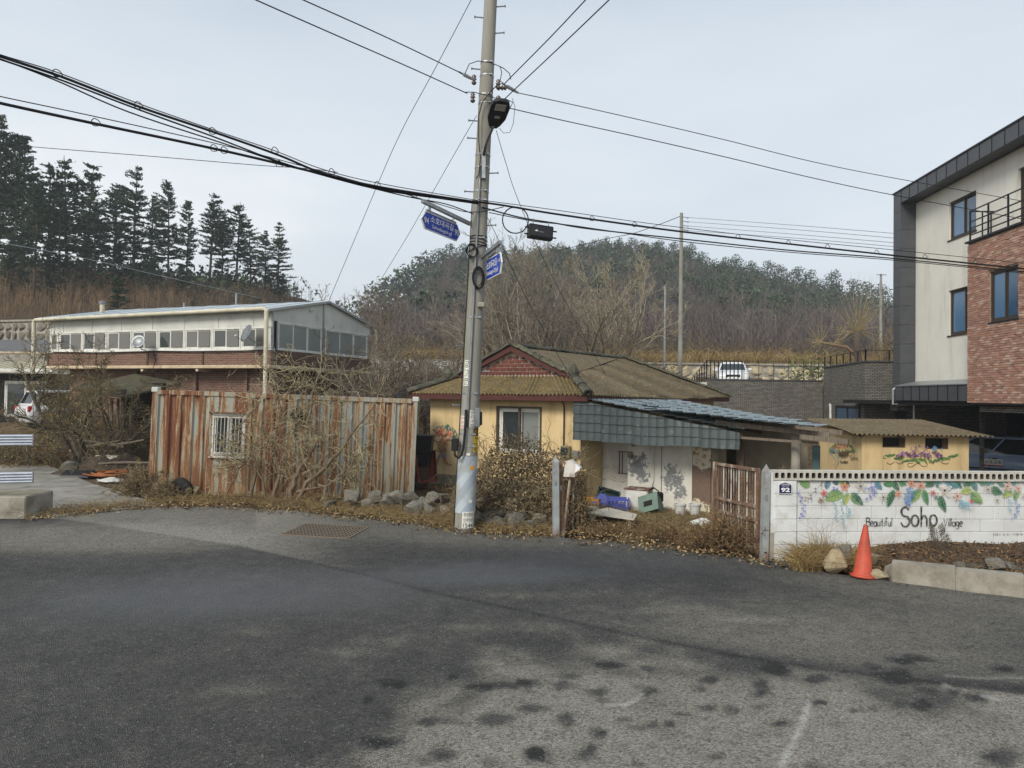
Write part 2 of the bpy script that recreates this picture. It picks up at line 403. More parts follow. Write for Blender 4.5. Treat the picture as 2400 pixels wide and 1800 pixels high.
for _ in range(50):
    cy = rs_.uniform(1560, 1800); tone -= rs_.uniform(.2, .5) * spot(rs_.uniform(850, 2400), cy, rs_.uniform(12, 28), rs_.uniform(5, 10))
crack = np.exp(-((PY - seam) / (1.6 + (PY - 1150) * .008)) ** 2) * (.4 + .6 * (nzf > -.15))
dk2 = np.interp(PX, [1200, 1500, 1750, 1960, 2220, 2400], [1432, 1490, 1545, 1580, 1590, 1592])
tone -= .26 * crack
tone -= .13 * np.exp(-((PYn - seam + 8) / 12) ** 2) * sm(1350, 1600, PX)
tone += nzr * .08 + nzf * .07
painted_sheen = 1.0 * blob(560, 1390, 430, 52, 3) * (1 - above) + .9 * blob(1080, 1350, 260, 26, 3) + .55 * blob(1350, 1330, 320, 34, 3) + .4 * blob(250, 1440, 300, 50, 3)  # bluish sheen painted into the asphalt colour; also lowers roughness
line = np.zeros(len(PX))
def stroke_mask(pts, w):
    best = np.full(len(PX), 1e9)
    for (x0, y0), (x1, y1) in zip(pts[:-1], pts[1:]):
        dx, dy = x1 - x0, y1 - y0; t = np.clip(((PX - x0) * dx + (PY - y0) * dy * 4) / (dx * dx + dy * dy * 4), 0, 1)
        best = np.minimum(best, np.hypot(PX - x0 - t * dx, (PY - y0 - t * dy) * 1.6))
    return np.exp(-(best / w) ** 2)
line += stroke_mask([(1425, 1652), (1465, 1652), (1490, 1640), (1502, 1628)], 6) * (.5 + .9 * np.clip(nzf + .3, 0, 1))
line += stroke_mask([(1895, 1645), (1880, 1700), (1855, 1750), (1830, 1795), (1810, 1830)], 8) * (.4 + .9 * np.clip(nzf + .3, 0, 1))
line += .3 * stroke_mask([(2220, 1585), (2300, 1590), (2400, 1588)], 5) * (nzf > -.1) + .5 * stroke_mask([(2215, 1605), (2340, 1640)], 7) * (nzf > 0)
m, N, L, B = _nt('asphalt')
def attr(N, nm):
    a = N.new('ShaderNodeAttribute'); a.attribute_name = nm; return a.outputs['Fac']
ramp = N.new('ShaderNodeValToRGB'); el = ramp.color_ramp.elements
el[0].position = 0; el[0].color = C4(S(50, 50, 49)); el[1].position = 1; el[1].color = C4(S(150, 146, 136))
e = el.new(.3); e.color = C4(S(84, 83, 80)); e = el.new(.62); e.color = C4(S(122, 118, 109))
t_in = math_(N, L, 'ADD', attr(N, 'tone'), math_(N, L, 'MULTIPLY', math_(N, L, 'SUBTRACT', noise_fac(N, L, 5, 8, lo=.3, hi=.7, rough=.8), .5), .24))
L.new(t_in, ramp.inputs[0])
vo = N.new('ShaderNodeTexVoronoi'); vo.inputs['Scale'].default_value = 95; tcv = N.new('ShaderNodeTexCoord'); L.new(tcv.outputs['Object'], vo.inputs['Vector'])
vr = N.new('ShaderNodeSeparateColor'); L.new(vo.outputs['Color'], vr.inputs[0])
st = N.new('ShaderNodeMapRange'); st.inputs[1].default_value = .0; st.inputs[2].default_value = 1.0; st.inputs[3].default_value = .5; st.inputs[4].default_value = 1.5; L.new(vr.outputs[0], st.inputs[0])
col = N.new('ShaderNodeHueSaturation'); L.new(ramp.outputs[0], col.inputs['Color']); L.new(st.outputs[0], col.inputs['Value'])
pick = math_(N, L, 'GREATER_THAN', vr.outputs[1], .985)
c = mix(N, L, math_(N, L, 'MULTIPLY', pick, .5), col.outputs[0], S(176, 172, 166))
vo2 = N.new('ShaderNodeTexVoronoi'); vo2.inputs['Scale'].default_value = 38; L.new(tcv.outputs['Object'], vo2.inputs['Vector'])
vr2 = N.new('ShaderNodeSeparateColor'); L.new(vo2.outputs['Color'], vr2.inputs[0])
c = mix(N, L, math_(N, L, 'MULTIPLY', math_(N, L, 'GREATER_THAN', vr2.outputs[1], .9), .35), c, S(40, 40, 42))
c = mix(N, L, math_(N, L, 'MULTIPLY', attr(N, 'painted_sheen'), .4), c, S(108, 110, 116))
lf = math_(N, L, 'MULTIPLY', attr(N, 'paint'), noise_fac(N, L, 60, 4, lo=.35, hi=.55))
c = mix(N, L, math_(N, L, 'MINIMUM', lf, .6), c, S(205, 203, 196))
L.new(c, B.inputs['Base Color'])
rg = N.new('ShaderNodeMapRange'); rg.inputs[3].default_value = .85; rg.inputs[4].default_value = .55; L.new(attr(N, 'painted_sheen'), rg.inputs[0]); L.new(rg.outputs[0], B.inputs['Roughness'])
B.inputs['Specular IOR Level'].default_value = .25
hh = math_(N, L, 'ADD', math_(N, L, 'MULTIPLY', vo.outputs['Distance'], 60.0), noise_fac(N, L, 45, 5))
bump(N, L, B, hh, .55, .006)
ii = (np.arange(len(rows) - 1)[:, None] * len(rx) + np.arange(len(rx) - 1)[None, :]).ravel()
F = np.stack([ii, ii + 1, ii + len(rx) + 1, ii + len(rx)], 1)
road = np_mesh('road', np.stack([RXg, RYg, RZ], -1).reshape(-1, 3), F, m, smooth=True, attrs={'tone': np.clip(tone, 0, 1), 'painted_sheen': np.clip(painted_sheen, 0, 1), 'paint': np.clip(line, 0, 1)})
_set(road, kind='structure')

# concrete lane running off to the left behind the guard rail
lm = pm('lane_concrete', S(120, 117, 110), S(150, 146, 136), 1.5, .9, c3=S(90, 86, 78), s3=2.2, lo3=.5, hi3=.7, bmp=.3, bs=30)
lane_pts = [gnd(*p) for p in ((-500, 1225), (80, 1217), (390, 1186), (300, 1160), (210, 1132), (150, 1105), (60, 1075), (-60, 1050), (-500, 1020))]
b = MB(); b.poly([Vector((p.x, p.y, .012)) for p in lane_pts]); lane = b.build('lane', lm); _set(lane, kind='structure')
# ------------------------------------------------------------------ shared surfaces
M = MATS
pm('yellow_plaster', S(220, 196, 150), S(206, 182, 136), 1.2, .9, c3=S(158, 134, 98), s3=.9, lo3=.5, hi3=.8, st3=(3.2, 3.2, .45), bmp=.15, bs=60)
pm('dark_red_paint', S(86, 47, 42), S(72, 41, 38), 5, .6)
pm('red_brick', S(108, 61, 50), S(94, 54, 46), 9, .85, rv=.16, bmp=.2)
pm('pale_mortar', S(184, 170, 158), S(164, 150, 138), 8, .95)
pm('ridge_tile_clay', S(86, 86, 76), S(66, 64, 56), 7, .95, c3=S(104, 102, 78), s3=5, lo3=.54, hi3=.66, rv=.2, bmp=.5, bs=30)
pm('blue_grey_sheet', S(68, 77, 78), S(76, 85, 85), 2.2, .5, c3=S(118, 124, 122), s3=6, lo3=.56, hi3=.75, spec=.4, rv=.06)
pm('blue_roof_sheet', S(128, 140, 146), S(108, 120, 126), 2.2, .5, c3=S(130, 120, 104), s3=3, lo3=.58, hi3=.72, spec=.4, rv=.08)
pm('white_upvc', S(222, 222, 216), S(200, 200, 192), 3, .5, spec=.4)
pm('bronze_frame', S(88, 76, 66), S(70, 60, 52), 6, .5)
pm('black_cable', S(24, 24, 26), rough=.6)
pm('dark_wood', S(72, 58, 46), S(94, 78, 60), 6, .9, stretch=(1, 1, 8), bmp=.3)
pm('grey_wood', S(128, 118, 104), S(96, 86, 74), 6, .9, stretch=(6, 6, .6), bmp=.4)
pm('steel_grey', S(142, 146, 148), S(120, 124, 126), 6, .45, metal=.6)
pm('galvanised', S(170, 174, 176), S(146, 150, 152), 12, .4, metal=.7)
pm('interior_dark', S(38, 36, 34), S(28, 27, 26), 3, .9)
pm('old_concrete', S(168, 163, 152), S(140, 134, 122), 2.2, .92, c3=S(104, 98, 86), s3=2.6, lo3=.5, hi3=.75, bmp=.35, bs=35)
glass('dark_glass'); glass('sky_tinted_glass', (.03, .085, .16), .08, .9); see_glass('clear_glass')  # the blue pane colour holds a painted sky reflection
glass('blue_curtain', (.07, .17, .3), .12, .8); glass('curtain', (.2, .22, .21), .2, .5)
def corrugated_roof_mat(name, a, b_, spots, spots2):
    m, N, L, B = _nt(name)
    c = mix(N, L, noise_fac(N, L, 1.3, 7, lo=.38, hi=.62, rough=.7), a, b_)
    c = mix(N, L, noise_fac(N, L, 9, 6, lo=.5, hi=.6, rough=.8), c, spots)
    c = mix(N, L, noise_fac(N, L, 15, 6, lo=.57, hi=.62, rough=.9), c, spots2)
    L.new(c, B.inputs['Base Color']); B.inputs['Roughness'].default_value = .97; B.inputs['Specular IOR Level'].default_value = .08
    bump(N, L, B, noise_fac(N, L, 30, 6), .6, .01); MATS[name] = m
corrugated_roof_mat('mossy_slate_sheet', S(112, 98, 70), S(92, 84, 64), S(134, 112, 66), S(160, 154, 138))
corrugated_roof_mat('mossy_slate_sheet_grey', S(110, 101, 84), S(94, 86, 70), S(122, 104, 74), S(176, 170, 154))
pm('teal_board', S(74, 96, 96), S(60, 80, 80), 4, .8)

def window_unit(parent, name, x0, x1, z0, z1, y, frame_m, glass_m, n=2, fw=.05, depth=.08, sash_m=None, style='slide', lean=0):
    """sliding window whose frame face lies at local y (towards the viewer); parts frame, sash and pane"""
    w = MB()
    w.box(x0, x1, y, y + depth, z0, z0 + fw).box(x0, x1, y, y + depth, z1 - fw, z1).box(x0, x0 + fw, y + .001, y + depth, z0 + fw, z1 - fw).box(x1 - fw, x1, y + .001, y + depth, z0 + fw, z1 - fw)
    f = w.build(name, frame_m, parent)
    cw = (x1 - x0 - 2 * fw) / n
    for i in range(n):
        a = x0 + fw + i * cw; bq = a + cw; yo = y + (.02 if i % 2 == 0 else .045); s = fw * .8
        w = MB(); w.box(a, a + s, yo, yo + .03, z0 + fw, z1 - fw).box(bq - s, bq, yo, yo + .03, z0 + fw, z1 - fw).box(a + s, bq - s, yo + .001, yo + .029, z0 + fw, z0 + fw + s).box(a + s, bq - s, yo + .001, yo + .029, z1 - fw - s, z1 - fw)
        w.build('sash', sash_m or frame_m, f)
        MB().box(a + s, bq - s, yo + .012, yo + .018, z0 + fw + s, z1 - fw - s).build('pane', glass_m[i % len(glass_m)] if isinstance(glass_m, list) else glass_m, f)
    return f

def wall_with_holes(x0, x1, z0, z1, y0, y1, holes):
    """solid wall slab in the local xz plane with rectangular openings (x0,x1,z0,z1), built from butted blocks"""
    w = MB(); hs = sorted(holes); cx = x0
    for (a, b2, c, d) in hs:
        if a > cx: w.box(cx, a, y0, y1, z0, z1)
        if c > z0: w.box(a, b2, y0, y1, z0, c)
        if d < z1: w.box(a, b2, y0, y1, d, z1)
        cx = b2
    if x1 > cx: w.box(cx, x1, y0, y1, z0, z1)
    return w

def tile_run(parent, pts, n, r=.1, name='ridge_tile', mat='ridge_tile_clay', squash=.8, jit=.012):
    """overlapping half-round tiles along a line; one object each, shared mesh"""
    (a, b2) = pts; a, b2 = Vector(a), Vector(b2); d = b2 - a; step = d.length / n; t = d.normalized()
    side = t.cross(Vector((0, 0, 1))).normalized(); up = side.cross(t)
    w = MB(); k = 6; L_ = step * 1.12
    for q, rr in ((0, r * 1.08), (L_, r * .93)):
        for i in range(k + 1):
            an = math.pi * i / k; w.v.append((q, math.cos(an) * rr, math.sin(an) * rr * squash)); w.c.append((1, 1, 1))
        for i in range(k + 1):
            an = math.pi * i / k; w.v.append((q, math.cos(an) * rr * .75, math.sin(an) * rr * .7 * squash - .01)); w.c.append((1, 1, 1))
    e = k + 1
    for i in range(k):
        w.f += [(i, i + 1, 2 * e + i + 1, 2 * e + i), (e + i + 1, e + i, 3 * e + i, 3 * e + i + 1), (i + 1, i, e + i, e + i + 1), (2 * e + i, 2 * e + i + 1, 3 * e + i + 1, 3 * e + i)]
    w.f += [(0, 2 * e, 3 * e, e), (k, e + k, 3 * e + k, 2 * e + k)]; w.m = [0] * len(w.f)
    first = None
    for i in range(n):
        if first is None: o = first = w.build(name, M[mat], parent)
        else: o = first.copy(); COL.objects.link(o)
        p = a + t * (step * i); rm = Matrix((t, side, up)).transposed()
        rm = rm @ Matrix.Rotation(random.uniform(-.08, .08), 3, 'Z') @ Matrix.Rotation(random.uniform(-.06, .06), 3, 'Y')
        o.matrix_basis = Matrix.Translation(p + up * random.uniform(-jit, jit)) @ rm.to_4x4()

# ------------------------------------------------------------------ yellow house (local x along its street front, y into the plot)
HA = R(-35)
house = thing('house', 'low yellow plastered house with red brick gable and mossy corrugated roof', 'house', (-2.32, 20.3, 0), HA)
HW, HL = 4.91, 9.6; RX0, RX1, RY1 = -.45, HW + .45, 10.05
wx0, wx1, wz0, wz1 = 2.40, 3.72, .95, 2.12
wall_with_holes(0, HW, -.3, 2.42, 0, .2, [(wx0, wx1, wz0, wz1)]).build('front_wall', M['yellow_plaster'], house)
MB().box(HW - .2, HW, .2, HL, -.5, 2.42).build('side_wall', M['yellow_plaster'], house)
MB().box(0, .2, .2, HL, -.3, 2.42).build('side_wall', M['yellow_plaster'], house)
MB().box(.2, HW - .2, HL - .2, HL, -.3, 2.42).build('rear_wall', M['yellow_plaster'], house)
MB().box(.22, HW - .22, 1.2, 1.24, -.3, 2.4).build('room_partition', M['interior_dark'], house)
pm('grey_cement', S(150, 142, 122), S(128, 120, 102), 3, .95, bmp=.3)
MB().box(-.012, HW + .012, -.012, .1, -.3, .22).build('plinth', M['grey_cement'], house)
wf = window_unit(house, 'window', wx0, wx1, wz0, wz1, .05, M['white_upvc'], M['dark_glass'], 2, .055, .1)
MB().box((wx0 + wx1) / 2 + .08, wx1 - .11, .105, .109, wz0 + .1, wz1 - .1).build('curtain', M['curtain'], wf)
wb = MB(); wb.box(wx0 - .05, wx1 + .05, -.03, .05, wz1, wz1 + .05).box(wx0 - .05, wx0, -.03, .05, wz0, wz1).box(wx1, wx1 + .05, -.03, .05, wz0, wz1).box((wx0 + wx1) / 2 - .03, (wx0 + wx1) / 2 + .03, .012, .05, wz0, wz1)
wb.build('window_surround', M['bronze_frame'], house)
# ceiling / fascia / soffit
MB().box(RX0 + .08, RX1 - .08, -.37, RY1 - .08, 2.425, 2.45).build('soffit', M['dark_red_paint'], house)
fa = MB(); fa.box(RX0 + .05, RX1 - .05, -.42, -.38, 2.33, 2.47).build('fascia', M['dark_red_paint'], house)
MB().box(RX1 - .08, RX1 - .04, -.38, RY1, 2.33, 2.47).build('fascia', M['dark_red_paint'], house)
MB().box(RX0 + .04, RX0 + .08, -.38, RY1, 2.33, 2.47).build('fascia', M['dark_red_paint'], house)
CXR = HW / 2; YG, ZG, ZR, YE = .6, 3.0, 3.81, 7.1; ZE = 2.48
GHW = (ZR - ZG) / (ZR - ZE) * (RX1 - CXR)
def sag(x, y): return -.05 * math.sin(max(0, min(1, y / 9)) * math.pi) + .02 * H1(x, y, .8)
def corr(parent, name, P00, P10, P11, P01, per, amp, mat, nv=5, sagf=None):
    """corrugated sheet on the quad P00-P10 (eave) / P01-P11 (top); waves across the eave direction"""
    P00, P10, P11, P01 = [Vector(p) for p in (P00, P10, P11, P01)]
    n = max(8, int((P10 - P00).length / per * 6)); nrm = (P10 - P00).cross(P01 - P00).normalized()
    if nrm.z < 0: nrm = -nrm
    ed = (P10 - P00).normalized()
    w = MB()
    def fn(u, v):
        p = (P00 * (1 - u) + P10 * u) * (1 - v) + (P01 * (1 - u) + P11 * u) * v
        s = (p - P00).dot(ed); jig = .25 * math.sin(math.floor(v * nv * .999) * 7.1)
        p = p + nrm * (amp * math.sin(2 * math.pi * s / per))
        if sagf: p.z += sagf(p.x, p.y)
        if v == 0: p += (P00 - P01).normalized() * (.02 * math.sin(math.floor(s / .92) * 3.3))
        return p
    w.grid(fn, n, nv); o = w.build(name, mat, parent, smooth=True, fix=False)
    return o
rm_ = M['mossy_slate_sheet']
corr(house, 'roof_sheet', (RX0, -.45, ZE), (RX1, -.45, ZE), (CXR + GHW, YG + .05, ZG), (CXR - GHW, YG + .05, ZG), .115, .026, rm_, 4)
corr(house, 'roof_sheet', (RX1, -.45, ZE), (RX1, RY1, ZE), (CXR, YE, ZR), (CXR + GHW, YG, ZG), .13, .036, M['mossy_slate_sheet_grey'], 8, sag)
w_ = MB(); w_.poly([(CXR + GHW, YG, ZG), (CXR, YE, ZR), (CXR, YG - .15, ZR), (CXR + GHW + .03, YG - .15, ZG)]); w_.build('roof_sheet', M['mossy_slate_sheet_grey'], house)
corr(house, 'roof_sheet', (RX0, RY1, ZE), (RX0, -.45, ZE), (CXR - GHW, YG, ZG), (CXR, YE, ZR), .115, .026, rm_, 8, sag)
w_ = MB(); w_.poly([(CXR - GHW, YG, ZG), (CXR - GHW - .03, YG - .15, ZG), (CXR, YG - .15, ZR), (CXR, YE, ZR)]); w_.build('roof_sheet', rm_, house)
corr(house, 'roof_sheet', (RX1, RY1, ZE), (RX0, RY1, ZE), (CXR - .05, YE, ZR), (CXR + .05, YE, ZR), .115, .026, rm_, 4)
# red gable with its bricks
gp = lambda hw, z: hw * (ZR - .16 - z) / (ZR - .16 - ZG)
MB().prism([(CXR - GHW + .1, YG + .02, ZG - .05), (CXR + GHW - .1, YG + .02, ZG - .05), (CXR, YG + .02, ZR - .1)], (0, .1, 0)).build('gable_mortar', M['pale_mortar'], house)
gp0 = GHW - .3; bh = .105; row = 0; z = ZG + .02; brick_me = None
while z + bh < ZR - .2:
    hw = gp0 * (ZR - .22 - z) / (ZR - .22 - ZG) + .02; hw2 = gp0 * (ZR - .22 - z - bh) / (ZR - .22 - ZG) + .02
    x = -hw + (0 if row % 2 else -.11)
    while x < hw:
        xa, xb = max(x + .012, -hw), min(x + .23 - .012, hw)
        if xb - xa > .03:
            ta, tb = max(xa, -hw2), min(xb, hw2)
            w = MB(); y0 = YG - .004 + random.uniform(0, .004)
            pts = [(CXR + xa, y0, z)] + [(CXR + xb, y0, z)]
            if tb > ta: pts += [(CXR + tb, y0, z + bh - .022), (CXR + ta, y0, z + bh - .022)]
            else: pts += [(CXR + (xa + xb) / 2, y0, z + bh * .5)]
            w.prism(pts, (0, .05, 0)); w.build('brick', M['red_brick'], house)
        x += .23
    z += bh; row += 1
for s in (-1, 1):   # barge boards
    w = MB(); d = (ZR - .05)
    w.prism([(CXR, YG - .14, ZR - .02), (CXR, YG - .14, ZR - .16), (CXR + s * (GHW + .04), YG - .14, ZG - .09), (CXR + s * (GHW + .04), YG - .14, ZG + .03)], (0, .06, 0)); w.build('barge_board', M['dark_red_paint'], house)
    tile_run(house, ((CXR + s * (GHW + .12), YG - .08, ZG + .0), (CXR, YG - .08, ZR + .02)), 8, .12)
    tile_run(house, ((CXR + s * (RX1 - CXR), -.45, ZE + .03), (CXR + s * (GHW + .02), YG, ZG + .06)), 6, .13)
    tile_run(house, ((CXR + s * (RX1 - CXR), RY1, ZE + .03), (CXR, YE, ZR + .05)), 16, .11)
tile_run(house, ((CXR, YG - .1, ZR - .01), (CXR, YE, ZR - .02)), 22, .11)
for s in (-1, 1):
    MB().lathe([(.02, -.05), (.13, 0), (.15, .1), (.1, .2), (.04, .3)], 8, mat4=Matrix.Translation((CXR + s * (GHW + .3), YG - .3, ZG - .04))).build('ridge_end', M['ridge_tile_clay'], house)
MB().lathe([(.04, -.05), (.1, 0), (.09, .06), (.04, .13)], 8, mat4=Matrix.Translation((CXR, YG - .12, ZR + .04))).build('ridge_end', M['ridge_tile_clay'], house)
# drain pipe and cable on the front wall, meter boxes
MB().tube([(HW - .6, -.35, 2.38), (HW - .5, -.05, 2.33), (HW - .46, -.035, 2.2), (HW - .46, -.035, 1.05)], .016, 6).build('conduit', M['black_cable'], house)
pm('meter_metal', S(150, 142, 110), S(120, 112, 86), 7, .5, metal=.3)
mt = MB().bbox(HW - .5, HW - .24, -.14, -.01, .92, 1.22, .02).build('meter_box', M['meter_metal'], house)
MB().bbox(HW - .47, HW - .28, -.16, -.14, 1.0, 1.18, .015).build('meter_window', M['dark_glass'], mt)
MB().bbox(HW - .2, HW + .0, -.12, -.01, .95, 1.1, .015).build('meter_box', M['steel_grey'], house)

# ------------------------------------------------------------------ lean-to of blue grey metal tile sheet (same local frame)
lean = thing('lean_to', 'lean-to beside the yellow house with blue grey tile-sheet roof and hanging skirt', 'lean-to', (-2.32, 20.3, 0), HA)
LX0 = HW + .02
def tile_sheet(name, org, ux, uy, wid, hgt, nrm, mat, course=.17, tile=.21, amp=.018, clipf=None, parent=lean):
    """pressed metal tile sheet: ribs across, steps along its height"""
    org, ux, uy, nrm = Vector(org), Vector(ux).normalized(), Vector(uy).normalized(), Vector(nrm).normalized()
    nu = max(2, int(wid / tile * 6)); ns = max(1, int(hgt / course)); vs = []
    lev = []
    for k in range(ns + 1):
        a = k * course
        lev += [(a, 1.0), (min(a + course * .9, hgt), .1), (min(a + course * .985, hgt), 0.0)]
    lev = [l for l in lev if l[0] <= hgt + 1e-6]
    w = MB()
    for (h_, st_) in lev:
        for i in range(nu + 1):
            x = wid * i / nu; ph = (x / tile) % 1.0
            rib = amp * (1.5 if ph < .14 else (.25 * math.sin((ph - .14) / .86 * math.pi)))
            hh_ = h_
            w.v.append(tuple(org + ux * x + uy * hh_ + nrm * (rib + st_ * .026))); w.c.append((1, 1, 1))
    for j in range(len(lev) - 1):
        for i in range(nu): w.f.append((j * (nu + 1) + i, j * (nu + 1) + i + 1, (j + 1) * (nu + 1) + i + 1, (j + 1) * (nu + 1) + i)); w.m.append(0)
    if clipf:
        w.v = [tuple(clipf(Vector(v))) for v in w.v]
    return w.build(name, mat, parent, fix=False)
def ztop(x): return 2.40 - .158 * (x - LX0)
SKY_ = -.32
n_sk = 5; sw = 3.98 / n_sk
for i in range(n_sk):
    x0 = LX0 - .03 + i * sw; drop = [.0, .03, .06, .0, .02][i]; zb = 1.40 - .004 * i - drop * .5
    hmax = ztop(x0) - zb
    cf = lambda v, zb=zb: Vector((v.x, v.y, min(v.z, ztop(v.x) - .03)))
    tile_sheet('skirt_sheet', (x0, SKY_ - .006 * (i % 2), zb), (1, 0, 0), (0, 0, 1), sw + .03, hmax, (0, -1, 0), M['blue_grey_sheet'], clipf=cf, course=.21, tile=.19)
# first roof: slopes away from the house; second, flatter, laid over its outer half
def zr2(x): return 2.12 - .082 * (x - LX0 - 1.9)
for i in range(5):
    y0 = SKY_ - .08 + i * 1.08
    sl = math.atan(.158); ux = (0, 1, 0); uy = (-math.cos(sl), 0, math.sin(sl)); xr = LX0 + 4.05 - (.5 if i > 3 else 0)
    tile_sheet('roof_sheet', (xr, y0, ztop(xr) + .02), ux, uy, 1.12, 4.05 / math.cos(sl), (math.sin(sl), 0, math.cos(sl)), M['blue_roof_sheet'], course=.3, tile=.22)
for i in range(2):
    y0 = SKY_ - .22 + i * 1.1 + .03 * (i % 2)
    sl = math.atan(.082); ux = (0, 1, 0); uy = (-math.cos(sl), 0, math.sin(sl)); xr = LX0 + 5.5 - .75 * i
    tile_sheet('roof_sheet', (xr, y0, zr2(xr) + .06), ux, uy, 1.13, 3.6 / math.cos(sl), (math.sin(sl), 0, math.cos(sl)), M['blue_roof_sheet'], course=.3, tile=.22)
for yy in (-.15, 1.2):
    MB().bar((LX0 + .02, yy, ztop(LX0) - .08), (LX0 + 4.0, yy, ztop(LX0 + 4.0) - .08), .06, .08).build('rafter', M['dark_wood'], lean)
    MB().bar((LX0 + 3.4, yy, zr2(LX0 + 3.4) - .07), (LX0 + 5.7, yy, zr2(LX0 + 5.7) - .07), .08, .1).build('rafter', M['grey_wood'], lean)
MB().box(LX0 + 5.3, LX0 + 5.45, .2, .24, -.8, 1.5).build('teal_board', M['teal_board'], lean)
MB().bar((LX0 + 3.95, -.2, 1.62), (LX0 + 5.5, -.25, 1.58), .1, .05).build('beam', M['grey_wood'], lean)
MB().bar((LX0 + 5.2, -.35, 1.70), (LX0 + 6.1, -.5, 1.64), .09, .09).build('beam', M['grey_wood'], lean)
MB().tube([(LX0 + 5.0, .1, -.6), (LX0 + 5.0, .1, 1.75)], .09, 10).build('post', M['old_concrete'], lean)
MB().bar((LX0 + 3.9, .1, -.6), (LX0 + 3.9, .1, 1.72), .09, .09).build('post', M['dark_wood'], lean)
# white painted store walls under it, paint flaking to grey cement
m, N, L, B = _nt('flaking_white_wall')
base = mix(N, L, noise_fac(N, L, 2.0, 6), S(226, 224, 214), S(206, 203, 190))
tcx = N.new('ShaderNodeTexCoord'); sp = N.new('ShaderNodeSeparateXYZ'); L.new(tcx.outputs['Object'], sp.inputs[0])
def ell(cx, cz, rx_, rz_):
    a = math_(N, L, 'POWER', math_(N, L, 'DIVIDE', math_(N, L, 'SUBTRACT', sp.outputs['X'], cx), rx_), 2.0)
    b2 = math_(N, L, 'POWER', math_(N, L, 'DIVIDE', math_(N, L, 'SUBTRACT', sp.outputs['Z'], cz), rz_), 2.0)
    return math_(N, L, 'SUBTRACT', 1.0, math_(N, L, 'ADD', a, b2))
nf = noise_fac(N, L, 9, 8, lo=.2, hi=.8, rough=.75)
holes = None
for e_ in ((LX0 + 1.25, .78, .34, .36), (LX0 + 1.35, .55, .25, .2), (LX0 + 2.15, .52, .32, .36), (LX0 + 2.3, .25, .22, .25), (LX0 + 2.05, .75, .15, .2)):
    q = ell(*e_); holes = q if holes is None else math_(N, L, 'MAXIMUM', holes, q)
thr = math_(N, L, 'ADD', math_(N, L, 'MULTIPLY', math_(N, L, 'MAXIMUM', holes, -1.2), .55), math_(N, L, 'MULTIPLY', math_(N, L, 'SUBTRACT', nf, .5), 1.8))
k = N.new('ShaderNodeMapRange'); k.inputs[1].default_value = .22; k.inputs[2].default_value = .3; L.new(thr, k.inputs[0])
c = mix(N, L, k.outputs[0], base, mix(N, L, noise_fac(N, L, 12, 5), S(140, 142, 144), S(122, 122, 122)))
spk = noise_fac(N, L, 22, 7, lo=.58, hi=.68, rough=.85)
c = mix(N, L, math_(N, L, 'MULTIPLY', spk, .7), c, S(120, 112, 96))
L.new(c, B.inputs['Base Color']); B.inputs['Roughness'].default_value = .9; bump(N, L, B, k.outputs[0], .4, .006); MATS['flaking_white_wall'] = m
pm('white_door_paint', S(216, 214, 208), S(198, 196, 188), 3, .6)
m, N, L, B = _nt('rusted_panel')
tcx = N.new('ShaderNodeTexCoord'); sp = N.new('ShaderNodeSeparateXYZ'); L.new(tcx.outputs['Object'], sp.inputs[0])
hh = math_(N, L, 'ADD', sp.outputs['Z'], math_(N, L, 'MULTIPLY', noise_fac(N, L, 6, 7, lo=.2, hi=.8), .35))
k1 = N.new('ShaderNodeMapRange'); k1.inputs[1].default_value = 1.0; k1.inputs[2].default_value = 1.06; L.new(hh, k1.inputs[0])
k2 = N.new('ShaderNodeMapRange'); k2.inputs[1].default_value = .28; k2.inputs[2].default_value = .22; L.new(hh, k2.inputs[0])
c = mix(N, L, math_(N, L, 'MAXIMUM', k1.outputs[0], k2.outputs[0]), mix(N, L, noise_fac(N, L, 14, 5), S(120, 100, 88), S(108, 88, 76)), mix(N, L, noise_fac(N, L, 9, 7, lo=.5, hi=.62), S(206, 198, 176), S(150, 116, 70)))
L.new(c, B.inputs['Base Color']); B.inputs['Roughness'].default_value = .9; MATS['rusted_panel'] = m
sh = .6
MB().box(LX0, LX0 + .97, 1.12, 1.2, -.5, 2.1).build('door', M['white_door_paint'], lean)
for zz in (.5, 1.05): MB().box(LX0 + .45, LX0 + .97, 1.1, 1.117, zz, zz + .02).build('door_rail', M['bronze_frame'], lean)
for xx in (.48, .56): MB().box(LX0 + xx, LX0 + xx + .02, 1.1, 1.116, .52, 1.05).build('door_rail', M['bronze_frame'], lean)
MB().box(LX0 + .97, LX0 + 2.6, sh, 1.2, -.6, 1.93).build('store_wall', M['flaking_white_wall'], lean)
MB().box(LX0 + 2.62, LX0 + 3.05, sh - .03, sh + .06, -.45, 1.85).build('rusty_panel', M['rusted_panel'], lean)
MB().box(LX0 + 3.06, LX0 + 3.2, sh, 1.2, -.6, 1.85).build('door_jamb', M['grey_cement'], lean)
MB().box(LX0 + 3.3, LX0 + 4.9, 1.6, 1.7, -.6, 1.75).build('rear_screen', M['grey_cement'], lean)
MB().box(LX0 + .05, LX0 + 3.3, 4.9, 5.0, -.6, 1.9).build('rear_screen', M['dark_wood'], lean)
MB().tube([(LX0 + 1.65, sh - .03, 1.45), (LX0 + 1.65, sh - .03, .45), (LX0 + 1.6, sh - .05, .3)], .02, 6).build('water_pipe', M['white_upvc'], lean)
MB().tube([(LX0 + 1.85, sh - .01, 1.45), (LX0 + 1.85, sh - .01, .2)], .008, 5).build('conduit', M['steel_grey'], lean)
MB().tube([(LX0 + 1.0, sh - .06, 1.4), (LX0 + 1.15, sh - .06, 1.25), (LX0 + 1.3, sh - .06, 1.42)], .015, 5).build('loose_cable', M['black_cable'], lean)
